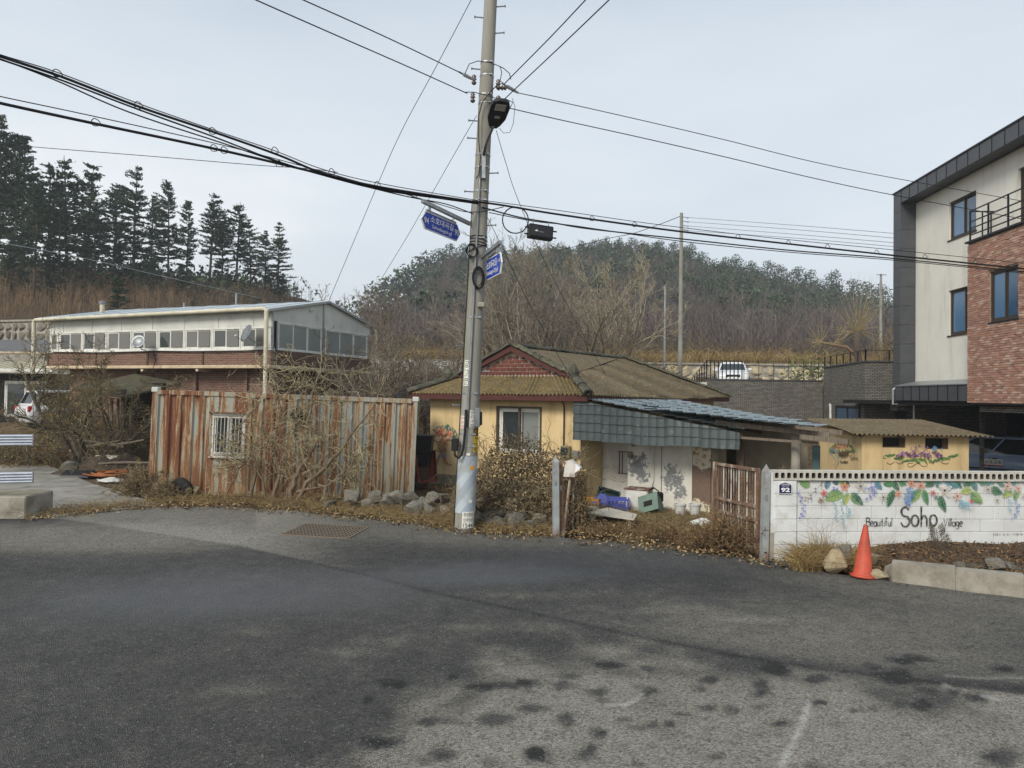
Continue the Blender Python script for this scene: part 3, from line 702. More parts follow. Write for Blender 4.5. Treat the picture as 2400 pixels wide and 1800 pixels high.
MB().bbox(LX0 + 1.0, LX0 + 1.1, sh - .09, sh, .98, 1.12, .01).build('switch_box', M['meter_metal'], lean)
MB().bbox(LX0 + 1.05, LX0 + 1.13, sh - .07, sh, .84, .94, .01).build('switch_box', M['white_upvc'], lean)
MB().bbox(LX0 + 2.86, LX0 + 2.98, sh - .06, sh - .03, 1.25, 1.37, .01).build('name_plate', M['steel_grey'], lean)

# ------------------------------------------------------------------ small yellow shed behind the painted wall
shed = thing('shed', 'small yellow shed with corrugated roof and two dark window holes behind the white wall', 'shed', (10.36, 21.0, -.85), 0)
SW, SD, SZ = 3.15, 2.9, 2.28
hs = [(.6, 1.28, 1.9, 2.21), (1.86, 2.55, 1.87, 2.2)]
wall_with_holes(0, SW, 0, SZ, 0, .18, hs).build('front_wall', M['yellow_plaster'], shed)
MB().prism([(0, .18, 0), (0, SD, 0), (0, SD, SZ + .3), (0, .18, SZ + .02)], (.18, 0, 0)).build('side_wall', M['yellow_plaster'], shed)
MB().prism([(SW - .18, .18, 0), (SW - .18, SD, 0), (SW - .18, SD, SZ + .3), (SW - .18, .18, SZ + .02)], (.18, 0, 0)).build('side_wall', M['yellow_plaster'], shed)
MB().box(.18, SW - .18, SD - .15, SD, 0, SZ + .3).build('rear_wall', M['yellow_plaster'], shed)
for h in hs:
    w = MB(); a, b2, c_, d_ = h; w.box(a, b2, .03, .12, c_, c_ + .03).box(a, b2, .03, .12, d_ - .03, d_).box(a, a + .03, .031, .119, c_ + .03, d_ - .03).box(b2 - .03, b2, .031, .119, c_ + .03, d_ - .03).box(b2 - .16, b2 - .03, .04, .09, c_ + .03, d_ - .03)
    f = w.build('window_frame', M['dark_wood'], shed)
    MB().box(a + .03, b2 - .03, .16, .175, c_ + .03, d_ - .03).build('dark_backing', M['interior_dark'], f)  # dark sheet in the hole, coloured as the unlit inside
corr(shed, 'roof_sheet', (-.42, -.35, SZ + .02), (SW + .5, -.35, SZ + .0), (SW + .42, SD + .3, SZ + .36), (-.3, SD + .3, SZ + .36), .14, .03, M['mossy_slate_sheet_grey'], 5)
for xx in (-.1, 1.0, 2.1, 3.2): MB().bar((xx, -.25, SZ - .03), (xx, SD, SZ + .28), .06, .06).build('rafter', M['grey_wood'], shed)
# ------------------------------------------------------------------ two-storey building on the left with glazed upper floor
brick_mat('brown_brick', S(108, 74, 62), S(128, 96, 84), S(150, 136, 122), bw=.2, rh=.066, ms=.008)
brick_mat('brown_brick_shaded', S(92, 66, 56), S(108, 80, 70), S(130, 116, 104), bw=.2, rh=.066, ms=.008, swap='yz')  # same brick, side shade put into its darker colours
pm('pale_panel', S(206, 208, 202), S(186, 188, 180), 1.2, .6, c3=S(150, 146, 128), s3=1.6, lo3=.56, hi3=.8, st3=(1, 1, .5))
pm('beige_ledge', S(206, 188, 160), S(176, 158, 130), 2.0, .85, c3=S(110, 98, 82), s3=2.4, lo3=.55, hi3=.72)
pm('clear_sheet_roof', S(186, 196, 202), S(166, 176, 182), .8, .35, c3=S(130, 134, 132), s3=1.0, lo3=.6, hi3=.85, spec=.5)
pm('cream_pipe', S(208, 202, 182), S(186, 178, 154), 2.5, .5, c3=S(120, 108, 84), s3=2.0, lo3=.6, hi3=.75)
glass('window_glass_grey', (.05, .06, .058), .06, .7)
glass('gable_glass', (.22, .25, .24), .12, .6); glass('window_glass_screen', (.16, .16, .15), .35, .4)
LA = R(-20.8)
lb = thing('workshop_building', 'two-storey brown brick building with a long band of glazed upper windows', 'building', (-18.97, 28.98, 0), LA)
BL, BW = 11.2, 6.5
MB().box(.5, BL - .4, .6, BW, -.3, 3.3).build('lower_wall', M['brown_brick'], lb)
MB().box(BL - .4, BL - .38, .6, BW, -.3, 3.3).build('lower_wall', M['brown_brick_shaded'], lb)
for xx in (4.2, 7.2, 9.6): MB().box(xx, xx + .14, .48, .6, -.3, 3.28).build('pilaster', M['brown_brick'], lb)
for xx in (4.5, 7.6): MB().box(xx, xx + 1.7, .5, .61, 1.1, 2.1).build('lower_opening', M['interior_dark'], lb)
MB().bbox(-.1, BL + .1, -.1, BW + .1, 3.3, 3.42, .02).build('ledge', M['beige_ledge'], lb)
for xx in (5.2, 7.9): MB().tube([(xx, -.05, 3.26), (xx, .62, 3.26)], .07, 8).build('ledge_bracket', M['beige_ledge'], lb)
MB().box(0, BL, 0, .2, 3.42, 3.95).build('parapet', M['brown_brick'], lb)
MB().box(BL - .2, BL, .2, BW, 3.42, 3.95).build('parapet', M['brown_brick_shaded'], lb)
MB().box(0, .2, .2, BW, 3.42, 3.95).build('parapet', M['brown_brick_shaded'], lb)
for xx in (.0, 2.7, 5.4, 8.1): MB().box(xx, xx + .08, -.03, 0, 3.43, 3.94).build('parapet_pier', M['dark_wood'], lb)
MB().box(-.02, BL + .02, -.03, .18, 3.95, 4.0).build('sill', M['white_upvc'], lb)
ww = 1.3
for i in range(9):
    x0 = .1 if i == 0 else .62 + (i - 1) * (ww + .02); x1 = .58 if i == 0 else x0 + ww
    f = window_unit(lb, 'window', x0, x1, 4.0, 4.78, .0, M['white_upvc'], M['window_glass_grey'] if i % 3 else M['window_glass_screen'], 1 if i == 0 else 2, .055, .08)
    if i:   # one sash carries an insect screen
        MB().box((x0 + x1) / 2 + .02, x1 - .1, .012, .016, 4.1, 4.68).build('insect_screen', M['window_glass_screen'], f)
for i in range(14):   # sheet panels between windows and eave
    MB().box(.06 + i * .795, .06 + i * .795 + .785, .02 + .008 * (i % 2), .05 + .008 * (i % 2), 4.78, 5.36).build('eave_panel', M['pale_panel'], lb)
MB().box(BL - .16, BL - .02, .0, .1, 4.0, 4.78).build('corner_panel', M['pale_panel'], lb)
MB().box(.1, BL - .1, .25, .28, 4.0, 4.05).build('inner_sill', M['interior_dark'], lb)
MB().box(.15, BL - .15, 2.4, 2.45, 3.45, 5.5).build('inner_partition', M['pale_panel'], lb)
for xx in (1.6, 4.3, 7.0, 9.4): MB().box(xx, xx + .3, 1.0, 1.4, 3.5, 4.4).build('shelf_unit', M['dark_wood'], lb)
AP = BW / 2
for nm, (y0, z0), (y1, z1) in (('roof', (-.28, 5.32), (AP, 6.05)), ('roof', (BW + .28, 5.32), (AP, 6.05))):
    w = MB(); w.prism([(-.25, y0, z0), (BL + .12, y0, z0), (BL + .12, y1, z1), (-.25, y1, z1)], (0, 0, .05)); w.build(nm, M['clear_sheet_roof'], lb)
for k in range(9): MB().bar((.3 + k * 1.33, -.27, 5.40), (.3 + k * 1.33, AP - .05, 6.12), .03, .015).build('roof_batten', M['galvanised'], lb)
MB().tube([(-.35, -.3, 5.28), (BL - .1, -.3, 5.38)], .07, 10).build('gutter', M['cream_pipe'], lb)
for k in range(9): MB().tube([(.3 + k * 1.33, -.3, 5.42), (.3 + k * 1.33, -.2, 5.26), (.3 + k * 1.33, .0, 5.3)], .015, 5).build('gutter_bracket', M['galvanised'], lb)
MB().tube([(-.35, -.3, 5.28), (-.42, -.3, 5.2), (-.42, -.3, 3.2), (-.42, -.28, 3.1)], .075, 10).build('down_pipe', M['cream_pipe'], lb)
MB().tube([(BL - .1, -.3, 5.38), (BL + .02, -.3, 5.3), (BL + .02, -.3, .2)], .075, 10).build('down_pipe', M['cream_pipe'], lb)
MB().tube([(BL + .05, BW + .2, 5.25), (BL + .12, BW + .2, 5.15), (BL + .12, BW + .2, 3.0)], .07, 10).build('down_pipe', M['cream_pipe'], lb)
# glazed gable end
GXe = BL
MB().prism([(GXe - .04, .0, 5.0), (GXe - .04, BW, 5.0), (GXe - .04, BW, 5.34), (GXe - .04, AP, 6.03), (GXe - .04, .0, 5.34)], (.03, 0, 0)).build('gable_sheet', M['pale_panel'], lb)
for (ya, yb, n) in ((.35, 2.95, 3), (3.15, 6.2, 3)):
    f = window_unit(lb, 'window', ya, yb, 3.97, 5.0, -GXe - .01, M['white_upvc'], M['gable_glass'], n, .05, .07)
    f.rotation_euler = (0, 0, R(90))
for ya, za in ((.06, 5.34), (.28, 5.0), (3.02, 6.0), (6.25, 5.0), (6.44, 5.34)):
    MB().box(GXe - .01, GXe + .03, ya - .03, ya + .04, 3.97, za).build('gable_post', M['galvanised'], lb)
for (ya, za, yb, zb) in ((-.28, 5.3, AP, 6.03), (BW + .28, 5.3, AP, 6.03)):
    MB().bar((GXe + .1, ya, za + .02), (GXe + .1, yb, zb + .02), .05, .08).build('verge_trim', M['galvanised'], lb)
MB().tube([(GXe + .02, 2.2, 5.63), (GXe + .1, 2.2, 5.58)], .06, 8).build('wall_camera', M['white_upvc'], lb)
ch = MB().tube([(1.4, 1.3, 5.5), (1.4, 1.3, 6.05)], .09, 12).build('flue', M['cream_pipe'], lb)
MB().lathe([(.1, 0), (.13, .03), (.13, .1), (.06, .16)], 12, mat4=Matrix.Translation((1.4, 1.3, 6.05))).build('flue_cap', M['steel_grey'], ch)
for k, (xx, zz, r_) in enumerate(((5.55, 4.3, .27), (10.6, 4.5, .33))):   # satellite dishes are things of their own
    p = lb.matrix_basis @ Vector((xx, -.55, zz))
    d = thing('satellite_dish', ('grey satellite dish in front of the middle windows of the brick building', 'pale satellite dish at the right corner of the brick building')[k], 'satellite dish', p, LA + R(20 if k == 0 else -25))
    mt4 = Matrix.Rotation(R(68), 4, 'X')
    MB().lathe([(.001, -.06), (r_ * .4, -.05), (r_ * .75, -.025), (r_, .02), (r_ * .99, .03), (r_ * .7, -.01), (r_ * .3, -.035), (.001, -.045)], 20, mat4=mt4).build('reflector', M['steel_grey'], d, smooth=True)
    MB().tube([(0, .02, -.1), (0, .25, -.28), (0, .55, -.3)], .02, 6).build('mast', M['galvanised'], d)
    MB().tube([(-.02, -.08, -r_ * .8), (0, -.42, -.12)], .012, 5).build('feed_arm', M['galvanised'], d)
    MB().tube([(0, -.42, -.12), (0, -.36, -.09)], .03, 8).build('receiver', M['white_upvc'], d)
for xx, zz in ((3, 3.3), (6.2, 3.25)):
    pass
MB().tube([(5.8, -.06, 3.9), (5.9, -.07, 3.6), (5.8, -.1, 3.2), (5.85, -.05, 2.9)], .02, 6).build('loose_cable', M['black_cable'], lb)
MB().tube([(.4, -.05, 3.98), (3.0, -.06, 3.93), (6.0, -.06, 3.96), (9.0, -.06, 3.9), (11.0, -.06, 3.95)], .02, 5).build('loose_cable', M['black_cable'], lb)

# dark timber canopy between the brick building and the container
lodge = thing('timber_canopy', 'low dark timber canopy with mossy roof in front of the brick building', 'canopy', (-14.7, 25.2, 0), R(-20.8))
pm('tarred_roof', S(82, 80, 64), S(66, 62, 52), 3, .95, c3=S(104, 94, 60), s3=4, lo3=.52, hi3=.65, bmp=.4)
w = MB(); w.prism([(-.4, -.6, 2.5), (1.9, -.6, 2.2), (1.9, 1.9, 2.7), (-.4, 1.9, 3.05)], (0, 0, .06)); w.build('canopy_roof', M['tarred_roof'], lodge)
MB().box(-.38, 1.88, -.62, -.58, 2.4, 2.5).build('fascia', M['dark_wood'], lodge)
for xx in (0, 1.6): MB().box(xx, xx + .12, -.4, -.28, 0, 2.5).build('post', M['dark_wood'], lodge)
for xx in (.4, .7, 1.0, 1.3): MB().box(xx, xx + .1, .2, .24, .2, 2.2).build('slat', M['grey_wood'], lodge)
MB().box(-.2, 1.8, 1.2, 1.3, 0, 2.75).build('rear_boarding', M['interior_dark'], lodge)

# low house at the left edge
lh = thing('low_house', 'low house with pale metal roof and white framed window at left edge', 'house', at(-170, 925, 33) * 1, 0)
lh.location.z = .3
p0 = lh.location
wall_with_holes(-2, 5.9, 0, 2.9, 0, .2, [(3.55, 5.5, .9, 2.55)]).build('wall', M['interior_dark'], lh)
window_unit(lh, 'window', 3.55, 5.5, .9, 2.55, .02, M['white_upvc'], M['dark_glass'], 2, .07, .1)
pm('pale_metal_roof', S(196, 190, 166), S(178, 170, 146), 2, .5)
w = MB(); w.prism([(-2.3, -.6, 3.0), (6.2, -.6, 3.0), (6.2, 1.6, 3.45), (-2.3, 1.6, 3.45)], (0, 0, .05)); w.build('roof', M['pale_metal_roof'], lh)
for k in range(26): MB().bar((-2.2 + k * .33, -.6, 3.07), (-2.2 + k * .33, 1.6, 3.52), .04, .03).build('roof_rib', M['pale_metal_roof'], lh)
MB().box(-2.3, 6.2, -.66, -.6, 2.95, 3.1).build('fascia', M['white_upvc'], lh)
MB().box(5.72, 5.9, .2, 3, 0, 2.9).build('side_wall', M['grey_cement'], lh)

# ------------------------------------------------------------------ rusty shipping container
m, N, L, B = _nt('rusted_container')
tcx = N.new('ShaderNodeTexCoord'); sp = N.new('ShaderNodeSeparateXYZ'); L.new(tcx.outputs['Object'], sp.inputs[0])
grad = N.new('ShaderNodeMapRange'); grad.inputs[1].default_value = 2.4; grad.inputs[2].default_value = 4.6; grad.inputs[3].default_value = .045; grad.inputs[4].default_value = .006; L.new(sp.outputs['X'], grad.inputs[0])
st = noise_fac(N, L, 1.0, 8, (4.4, 4.4, .3), .0, 1.0, rough=.68, dist=.9)
st2 = noise_fac(N, L, 1.0, 8, (17, 17, .9), .0, 1.0, rough=.75)
fn_ = noise_fac(N, L, 1.0, 6, (38, 38, 9), .0, 1.0, rough=.7)
v = math_(N, L, 'ADD', math_(N, L, 'ADD', math_(N, L, 'MULTIPLY', st, .6), math_(N, L, 'MULTIPLY', st2, .4)), grad.outputs[0])
v = math_(N, L, 'ADD', v, math_(N, L, 'MULTIPLY', math_(N, L, 'SUBTRACT', fn_, .5), .16)); v = math_(N, L, 'ADD', v, math_(N, L, 'MULTIPLY', math_(N, L, 'SINE', math_(N, L, 'MULTIPLY', sp.outputs['X'], 2 * math.pi / .26)), .02))
rp = N.new('ShaderNodeValToRGB'); el = rp.color_ramp.elements
el[0].position = .38; el[0].color = C4(S(160, 166, 164)); el[1].position = .92; el[1].color = C4(S(88, 50, 40))
for p_, c_ in ((.48, S(150, 156, 150)), (.505, S(170, 156, 130)), (.535, S(146, 116, 86)), (.57, S(122, 84, 62)), (.63, S(108, 66, 51)), (.72, S(90, 52, 42))):
    e = el.new(p_); e.color = C4(c_)
L.new(v, rp.inputs[0])
lo_ = N.new('ShaderNodeMapRange'); lo_.inputs[1].default_value = 1.0; lo_.inputs[2].default_value = .0; L.new(sp.outputs['Z'], lo_.inputs[0])
c = mix(N, L, math_(N, L, 'MULTIPLY', math_(N, L, 'MULTIPLY', lo_.outputs[0], noise_fac(N, L, 1.0, 7, (4, 4, .6), .35, .7)), .75), rp.outputs[0], S(138, 114, 80))
L.new(c, B.inputs['Base Color']); B.inputs['Roughness'].default_value = .82; B.inputs['Specular IOR Level'].default_value = .2
bump(N, L, B, v, .5, .01); MATS['rusted_container'] = m
cp = at(346, 1154, 16.6)
cont = thing('shipping_container', 'rusty corrugated shipping container standing by the road under dead vines', 'container', (cp.x, cp.y, .06), 0)
cont.rotation_euler = (0, R(1.5), R(6))
CL, CW, CH = 6.15, 2.4, 2.43
def corr_prof(x0, x1, per=.26, dep=.045):
    out = [(x0, 0.0)]; x = x0
    while x < x1 - .001:
        for f_, d_ in ((.12, 0), (.26, dep), (.62, dep), (.76, 0), (1.0, 0)):
            xx = min(x + f_ * per, x1); out.append((xx, d_ if xx < x1 else 0))
        x += per
    return out
def corr_wall(x0, x1, z0, z1, y, name, parent, sgn=1):
    pr = corr_prof(x0, x1); w = MB()
    for i in range(len(pr) - 1):
        (a, da), (b2, db) = pr[i], pr[i + 1]
        w.quad((a, y + sgn * da, z0), (b2, y + sgn * db, z0), (b2, y + sgn * db, z1), (a, y + sgn * da, z1))
    return w.build(name, M['rusted_container'], parent, fix=False)
corr_wall(.1, 1.30, .1, CH - .1, .01, 'corrugated_panel', cont)
corr_wall(2.22, CL - .1, .1, CH - .1, .01, 'corrugated_panel', cont)
wall_with_holes(1.30, 2.22, .1, CH - .1, .02, .05, [(1.36, 2.13, .92, 1.93)]).build('flat_panel', M['rusted_container'], cont)
corr_wall(.1, CL - .1, .1, CH - .1, CW - .01, 'corrugated_panel', cont, -1)
for xx in (0, CL - .1):
    MB().box(xx, xx + .1, 0, .12, 0, CH).build('corner_post', M['rusted_container'], cont)
    MB().box(xx, xx + .1, CW - .12, CW, 0, CH).build('corner_post', M['rusted_container'], cont)
    MB().box(xx + .02, xx + .06, .12, CW - .12, .1, CH - .1).build('end_wall', M['rusted_container'], cont)
    MB().bbox(xx - .02, xx + .13, -.02, .16, CH - .06, CH + .06, .015).build('corner_casting', M['pale_panel'], cont)
MB().box(.1, CL - .1, -.005, .07, CH - .1, CH).build('top_rail', M['rusted_container'], cont)
MB().box(.1, CL - .1, -.005, .07, 0, .1).build('bottom_rail', M['rusted_container'], cont)
MB().box(.02, CL - .02, .07, CW - .02, CH - .06, CH - .01).build('roof_panel', M['rusted_container'], cont)
MB().box(.1, CL - .1, .07, CW - .1, .02, .09).build('floor', M['dark_wood'], cont)
wf = window_unit(cont, 'window', 1.36, 2.13, .92, 1.93, .03, M['white_upvc'], M['dark_glass'], 2, .05, .08)
pm('rusty_steel', S(120, 84, 64), S(92, 58, 44), 9, .85, c3=S(166, 164, 158), s3=6, lo3=.5, hi3=.62)
pm('flaky_white_steel', S(208, 204, 196), S(186, 180, 170), 6, .7, c3=S(126, 84, 60), s3=8, lo3=.54, hi3=.66)
for k in range(9): MB().tube([(1.42 + k * .082, -.02, .98), (1.42 + k * .082, -.02, 1.84)], .009, 6).build('window_bar', M['flaky_white_steel'], wf)
for zz in (.98, 1.84): MB().box(1.38, 2.11, -.032, -.008, zz - .012, zz + .012).build('bar_rail', M['flaky_white_steel'], wf)
MB().bbox(1.33, 2.16, -.05, .03, .87, .92, .01).build('window_sill', M['flaky_white_steel'], cont)
MB().box(1.30, 2.19, -.035, .02, 1.93, 1.96).build('window_hood', M['rusty_steel'], cont)
MB().lathe([(.02, 0), (.17, .0), (.18, .06), (.1, .09)], 14, mat4=Matrix.Translation((3.35, 0, 1.95)) @ Matrix.Rotation(R(90), 4, 'X')).build('vent_cover', M['interior_dark'], cont)

# ------------------------------------------------------------------ grey and brick apartment building on the right
pm('zinc_panel', S(82, 84, 88), S(74, 76, 80), 3, .45, spec=.4, rv=.05, metal=.2)
pm('cream_render', S(226, 224, 214), S(216, 213, 203), .8, .9, c3=S(182, 176, 160), s3=1.2, lo3=.5, hi3=.85, st3=(2, 2, .25), bmp=.1, bs=80)
pm('facing_brick', S(158, 112, 94), S(136, 90, 76), 14, .9, c3=S(186, 160, 142), s3=9, lo3=.56, hi3=.66, rv=.1, bmp=.35, bs=40)
_n = M['facing_brick'].node_tree; _oi = _n.nodes.new('ShaderNodeObjectInfo'); _rp = _n.nodes.new('ShaderNodeValToRGB'); _rp.color_ramp.interpolation = 'CONSTANT'
for _i, _c in enumerate((S(166, 130, 113), S(174, 140, 122), S(157, 120, 104), S(186, 158, 141), S(150, 116, 103), S(170, 127, 107), S(162, 124, 107))):
    _e = _rp.color_ramp.elements[0] if _i == 0 else _rp.color_ramp.elements.new(_i / 7); _e.position = _i / 7; _e.color = C4(_c)
_n.links.new(_oi.outputs['Random'], _rp.inputs[0]); _mx = [q for q in _n.nodes if q.bl_idname == 'ShaderNodeHueSaturation'][0]; _n.links.new(_rp.outputs[0], _mx.inputs['Color'])
pm('brick_mortar', S(150, 134, 120), S(128, 112, 98), 8, .95)
brick_mat('dark_brick', S(112, 110, 105), S(146, 141, 132), S(70, 68, 65), bw=.21, rh=.066, ms=.012, bmp=.6, swap='both', dirt=S(90, 87, 82))
pm('black_metal', S(30, 30, 32), rough=.5)
pm('dark_window_frame', S(62, 54, 46), rough=.5)
GZ0 = -.85
apt = thing('apartment_building', 'grey framed cream apartment block with red brick projection over dark open ground floor', 'building', (14.2, 26, GZ0), R(-3.4))
z_ = lambda v: v - GZ0
w = MB()
def apt_wall(holes, x, y0, y1, z0, z1, th, name, mat):
    """wall in the local yz plane (runs in depth); holes as (y0,y1,z0,z1)"""
    w = wall_with_holes(y0, y1, z0, z1, 0, th, holes); w.v = [(x + v[1], v[0], v[2]) for v in w.v]
    return w.build(name, mat, apt)
aw = [(-3.73, -2.18, z_(7.83), z_(9.1)), (-3.85, -2.18, z_(4.63), z_(6.14))]
# upper and lower halves of the cream wall, each with its openings
apt_wall([(-3.73, -2.18, z_(7.83), z_(9.1)), (-7.4, -5.76, z_(7.25), z_(9.1))], .55, -14, 0, z_(6.9), z_(9.95), .25, 'cream_wall', M['cream_render'])
apt_wall([(-3.85, -2.18, z_(4.63), z_(6.14))], .55, -14, 0, z_(2.45), z_(6.9), .25, 'cream_wall', M['cream_render'])
def side_window(y0, y1, z0, z1, x, parent, n=2):
    """window in a wall that faces -x; built facing -y then turned"""
    f = window_unit(parent, 'window', -y1, -y0, z0, z1, x, M['dark_window_frame'], [M['blue_curtain'], M['sky_tinted_glass']], n, .06, .1)
    f.rotation_euler = (0, 0, R(-90)); return f
side_window(-3.73, -2.18, z_(7.83), z_(9.1), .62, apt); side_window(-3.85, -2.18, z_(4.63), z_(6.14), .62, apt); side_window(-7.4, -5.76, z_(7.25), z_(9.1), .62, apt)
for (a, b2, c_) in ((-3.78, -2.13, 7.83), (-3.9, -2.13, 4.63)): MB().box(.52, .56, a, b2, z_(c_) - .04, z_(c_)).build('window_sill', M['dark_window_frame'], apt)
# fin, fascia and soffit of folded zinc
for k in range(11):
    z0 = 2.42 + k * .7; z1 = min(z0 + .69, 9.7)
    MB().box(.0, .55, .0, .54, z_(z0), z_(z1)).build('fin_panel', M['zinc_panel'], apt)
for k in range(24):
    y1 = .54 - k * .6
    MB().box(.0, .5, y1 - .585, y1, z_(9.7), z_(10.15)).build('fascia_panel', M['zinc_panel'], apt)
    MB().box(-.015, .0, y1 - .6, y1 - .585, z_(9.7), z_(10.16)).build('fascia_seam', M['black_metal'], apt)
MB().box(-.03, 8, -14, .6, z_(10.15), z_(10.2)).build('roof_cap', M['black_metal'], apt)
MB().box(.5, .8, -14, .0, z_(9.68), z_(10.1)).build('soffit', M['zinc_panel'], apt)
MB().box(.8, 8, -14, 0.5, z_(9.6), z_(10.1)).build('roof_slab', M['zinc_panel'], apt)
MB().box(.55, 8, .0, .25, z_(2.45), z_(9.6)).build('rear_wall', M['cream_render'], apt)
for k in range(8):
    y1 = .0 - k * .575
    MB().box(-.15, -.1, y1 - .56, y1, z_(2.45), z_(2.95)).build('canopy_panel', M['zinc_panel'], apt)
    MB().box(-.17, -.15, y1 - .575, y1 - .56, z_(2.45), z_(2.95)).build('canopy_seam', M['black_metal'], apt)
w = MB(); w.prism([(-.18, .02, z_(2.95)), (-.18, -4.6, z_(2.95)), (.55, -4.6, z_(3.12)), (.55, .02, z_(3.12))], (0, 0, .03)); w.build('canopy_roof', M['galvanised'], apt)
MB().tube([(-.12, .1, z_(2.9)), (-.2, .1, z_(2.84)), (-.2, .1, z_(2.3)), (.1, .05, z_(2.3)), (.5, -.0, z_(2.28)), (.5, 0, z_(.2))], .045, 8).build('down_pipe', M['galvanised'], apt)
# red brick projection: every near brick laid on its own, the rest joined
BX = -.2; bz0, bz1 = 2.4, 7.2; by0, by1 = -10.0, -4.6
bwin = (-6.95, -5.67, 4.71, 6.16)
apt_wall([(bwin[0], bwin[1], z_(bwin[2]), z_(bwin[3]))], BX + .03, by0, by1, z_(bz0), z_(bz1), .3, 'brick_backing', M['brick_mortar'])
side_window(bwin[0], bwin[1], z_(bwin[2]), z_(bwin[3]), BX + .06, apt)
MB().box(BX - .02, BX + .03, bwin[0] - .03, bwin[1] + .03, z_(bwin[2]) - .05, z_(bwin[2]) - .005).build('window_sill', M['black_metal'], apt)
bricks = []; ch_ = .0667; nrow = int((bz1 - bz0) / ch_)
for r_ in range(nrow):
    z0 = bz0 + r_ * ch_; y = by1 - (0 if r_ % 2 else .1)
    first = True
    while y > by0:
        ln = .2; ya, yb = max(y - ln, by0), min(y, by1)
        if r_ % 2 == 0 and first: ya, yb = by1 - .095, by1
        first = False
        if z0 + ch_ > bwin[2] - .02 and z0 < bwin[3]:
            if ya < bwin[1] < yb: ya2, yb2 = bwin[1] + .004, yb
            elif ya < bwin[0] < yb: ya2, yb2 = ya, bwin[0] - .004
            else: ya2, yb2 = ya, yb
        else: ya2, yb2 = ya, yb
        if yb2 - ya2 > .02 and (ya2, yb2) != (ya, yb): bricks.append((ya2 + .004, yb2 - .004, z0 + .006, z0 + ch_ - .004))
        elif yb - ya > .03 and not (ya < bwin[1] and yb > bwin[0] and z0 + ch_ > bwin[2] - .02 and z0 < bwin[3]):
            bricks.append((ya + .005, yb - .005, z0 + .006, z0 + ch_ - .004))
        y = ya
def vis_key(b_):   # those that show largest: in frame, near, around the window
    P = apt.matrix_basis @ Vector((BX, b_[0], (b_[2] + b_[3]) / 2 - GZ0)); px, py = pix(P)
    return 0 if (px < 2405) else 1, P.y
bricks.sort(key=lambda q: vis_key(q))
unit = {}
def brick_mesh(wid, hgt, seed):
    key = (round(wid, 2), round(hgt, 3), seed)
    if key not in unit:
        rs = random.Random(seed * 77 + int(wid * 100)); w = MB(); j = lambda: rs.uniform(-.004, .004)
        w.add([(rs.uniform(-.006, .006), -wid / 2 + j(), -hgt / 2 + j()), (rs.uniform(-.006, .006), wid / 2 + j(), -hgt / 2 + j()), (rs.uniform(-.006, .006), wid / 2 + j(), hgt / 2 + j()), (rs.uniform(-.006, .006), -wid / 2 + j(), hgt / 2 + j()),
               (.05, -wid / 2, -hgt / 2), (.05, wid / 2, -hgt / 2), (.05, wid / 2, hgt / 2), (.05, -wid / 2, hgt / 2)], [(0, 3, 2, 1), (0, 1, 5, 4), (1, 2, 6, 5), (2, 3, 7, 6), (3, 0, 4, 7)])
        o = w.build('brick', M['facing_brick'], None, fix=False); me = o.data; bpy.data.objects.remove(o); unit[key] = me
    return unit[key]
vcm('facing_brick_far', .9, nz=.2, ns=14, bmp=.3)
BPAL = [S(166, 130, 113), S(174, 140, 122), S(157, 120, 104), S(186, 158, 141), S(150, 116, 103), S(170, 127, 107), S(162, 124, 107)]
rest = MB()
for i, (ya, yb, z0, z1) in enumerate(bricks):
    xo = BX + random.uniform(-.008, .006)
    if i < 300:
        o = link_mesh('brick', brick_mesh(yb - ya, z1 - z0, i % 7), apt); o.location = (xo, (ya + yb) / 2, (z0 + z1) / 2 - GZ0)
    else:
        rest.box(xo, xo + .05, ya, yb, z0 - GZ0, z1 - GZ0); rest.c[-8:] = [random.choice(BPAL)] * 8
o = rest.build('brickwork', M['facing_brick_far'], apt, fix=False, col=True); _set(o, kind='stuff')
MB().box(BX - .06, .55, by0, by1 + .04, z_(bz1), z_(bz1) + .06).build('parapet_cap', M['black_metal'], apt)
MB().box(BX + .06, 1.2, by0, by1 - .02, z_(bz0) - .04, z_(bz0) - .005).build('slab_soffit', M['zinc_panel'], apt)
for k in range(7):
    yy = by1 - .05 - k * .9; MB().box(BX + .03, BX + .07, yy - .02, yy + .02, z_(bz1) + .06, z_(bz1) + 1.0).build('railing_post', M['black_metal'], apt)
for zz in (.25, .45, .65, .98):
    MB().bar((BX + .05, by1 - .03, z_(bz1) + zz), (BX + .05, by0, z_(bz1) + zz), .035, .03).build('railing_bar', M['black_metal'], apt)
MB().bar((BX + .05, by1 - .03, z_(bz1) + .98), (.55, by1 - .03, z_(bz1) + .98), .035, .03).build('railing_bar', M['black_metal'], apt)
for xx in (.2, .45): MB().box(xx, xx + .03, by1 - .05, by1 - .02, z_(bz1) + .06, z_(bz1) + .98).build('railing_post', M['black_metal'], apt)
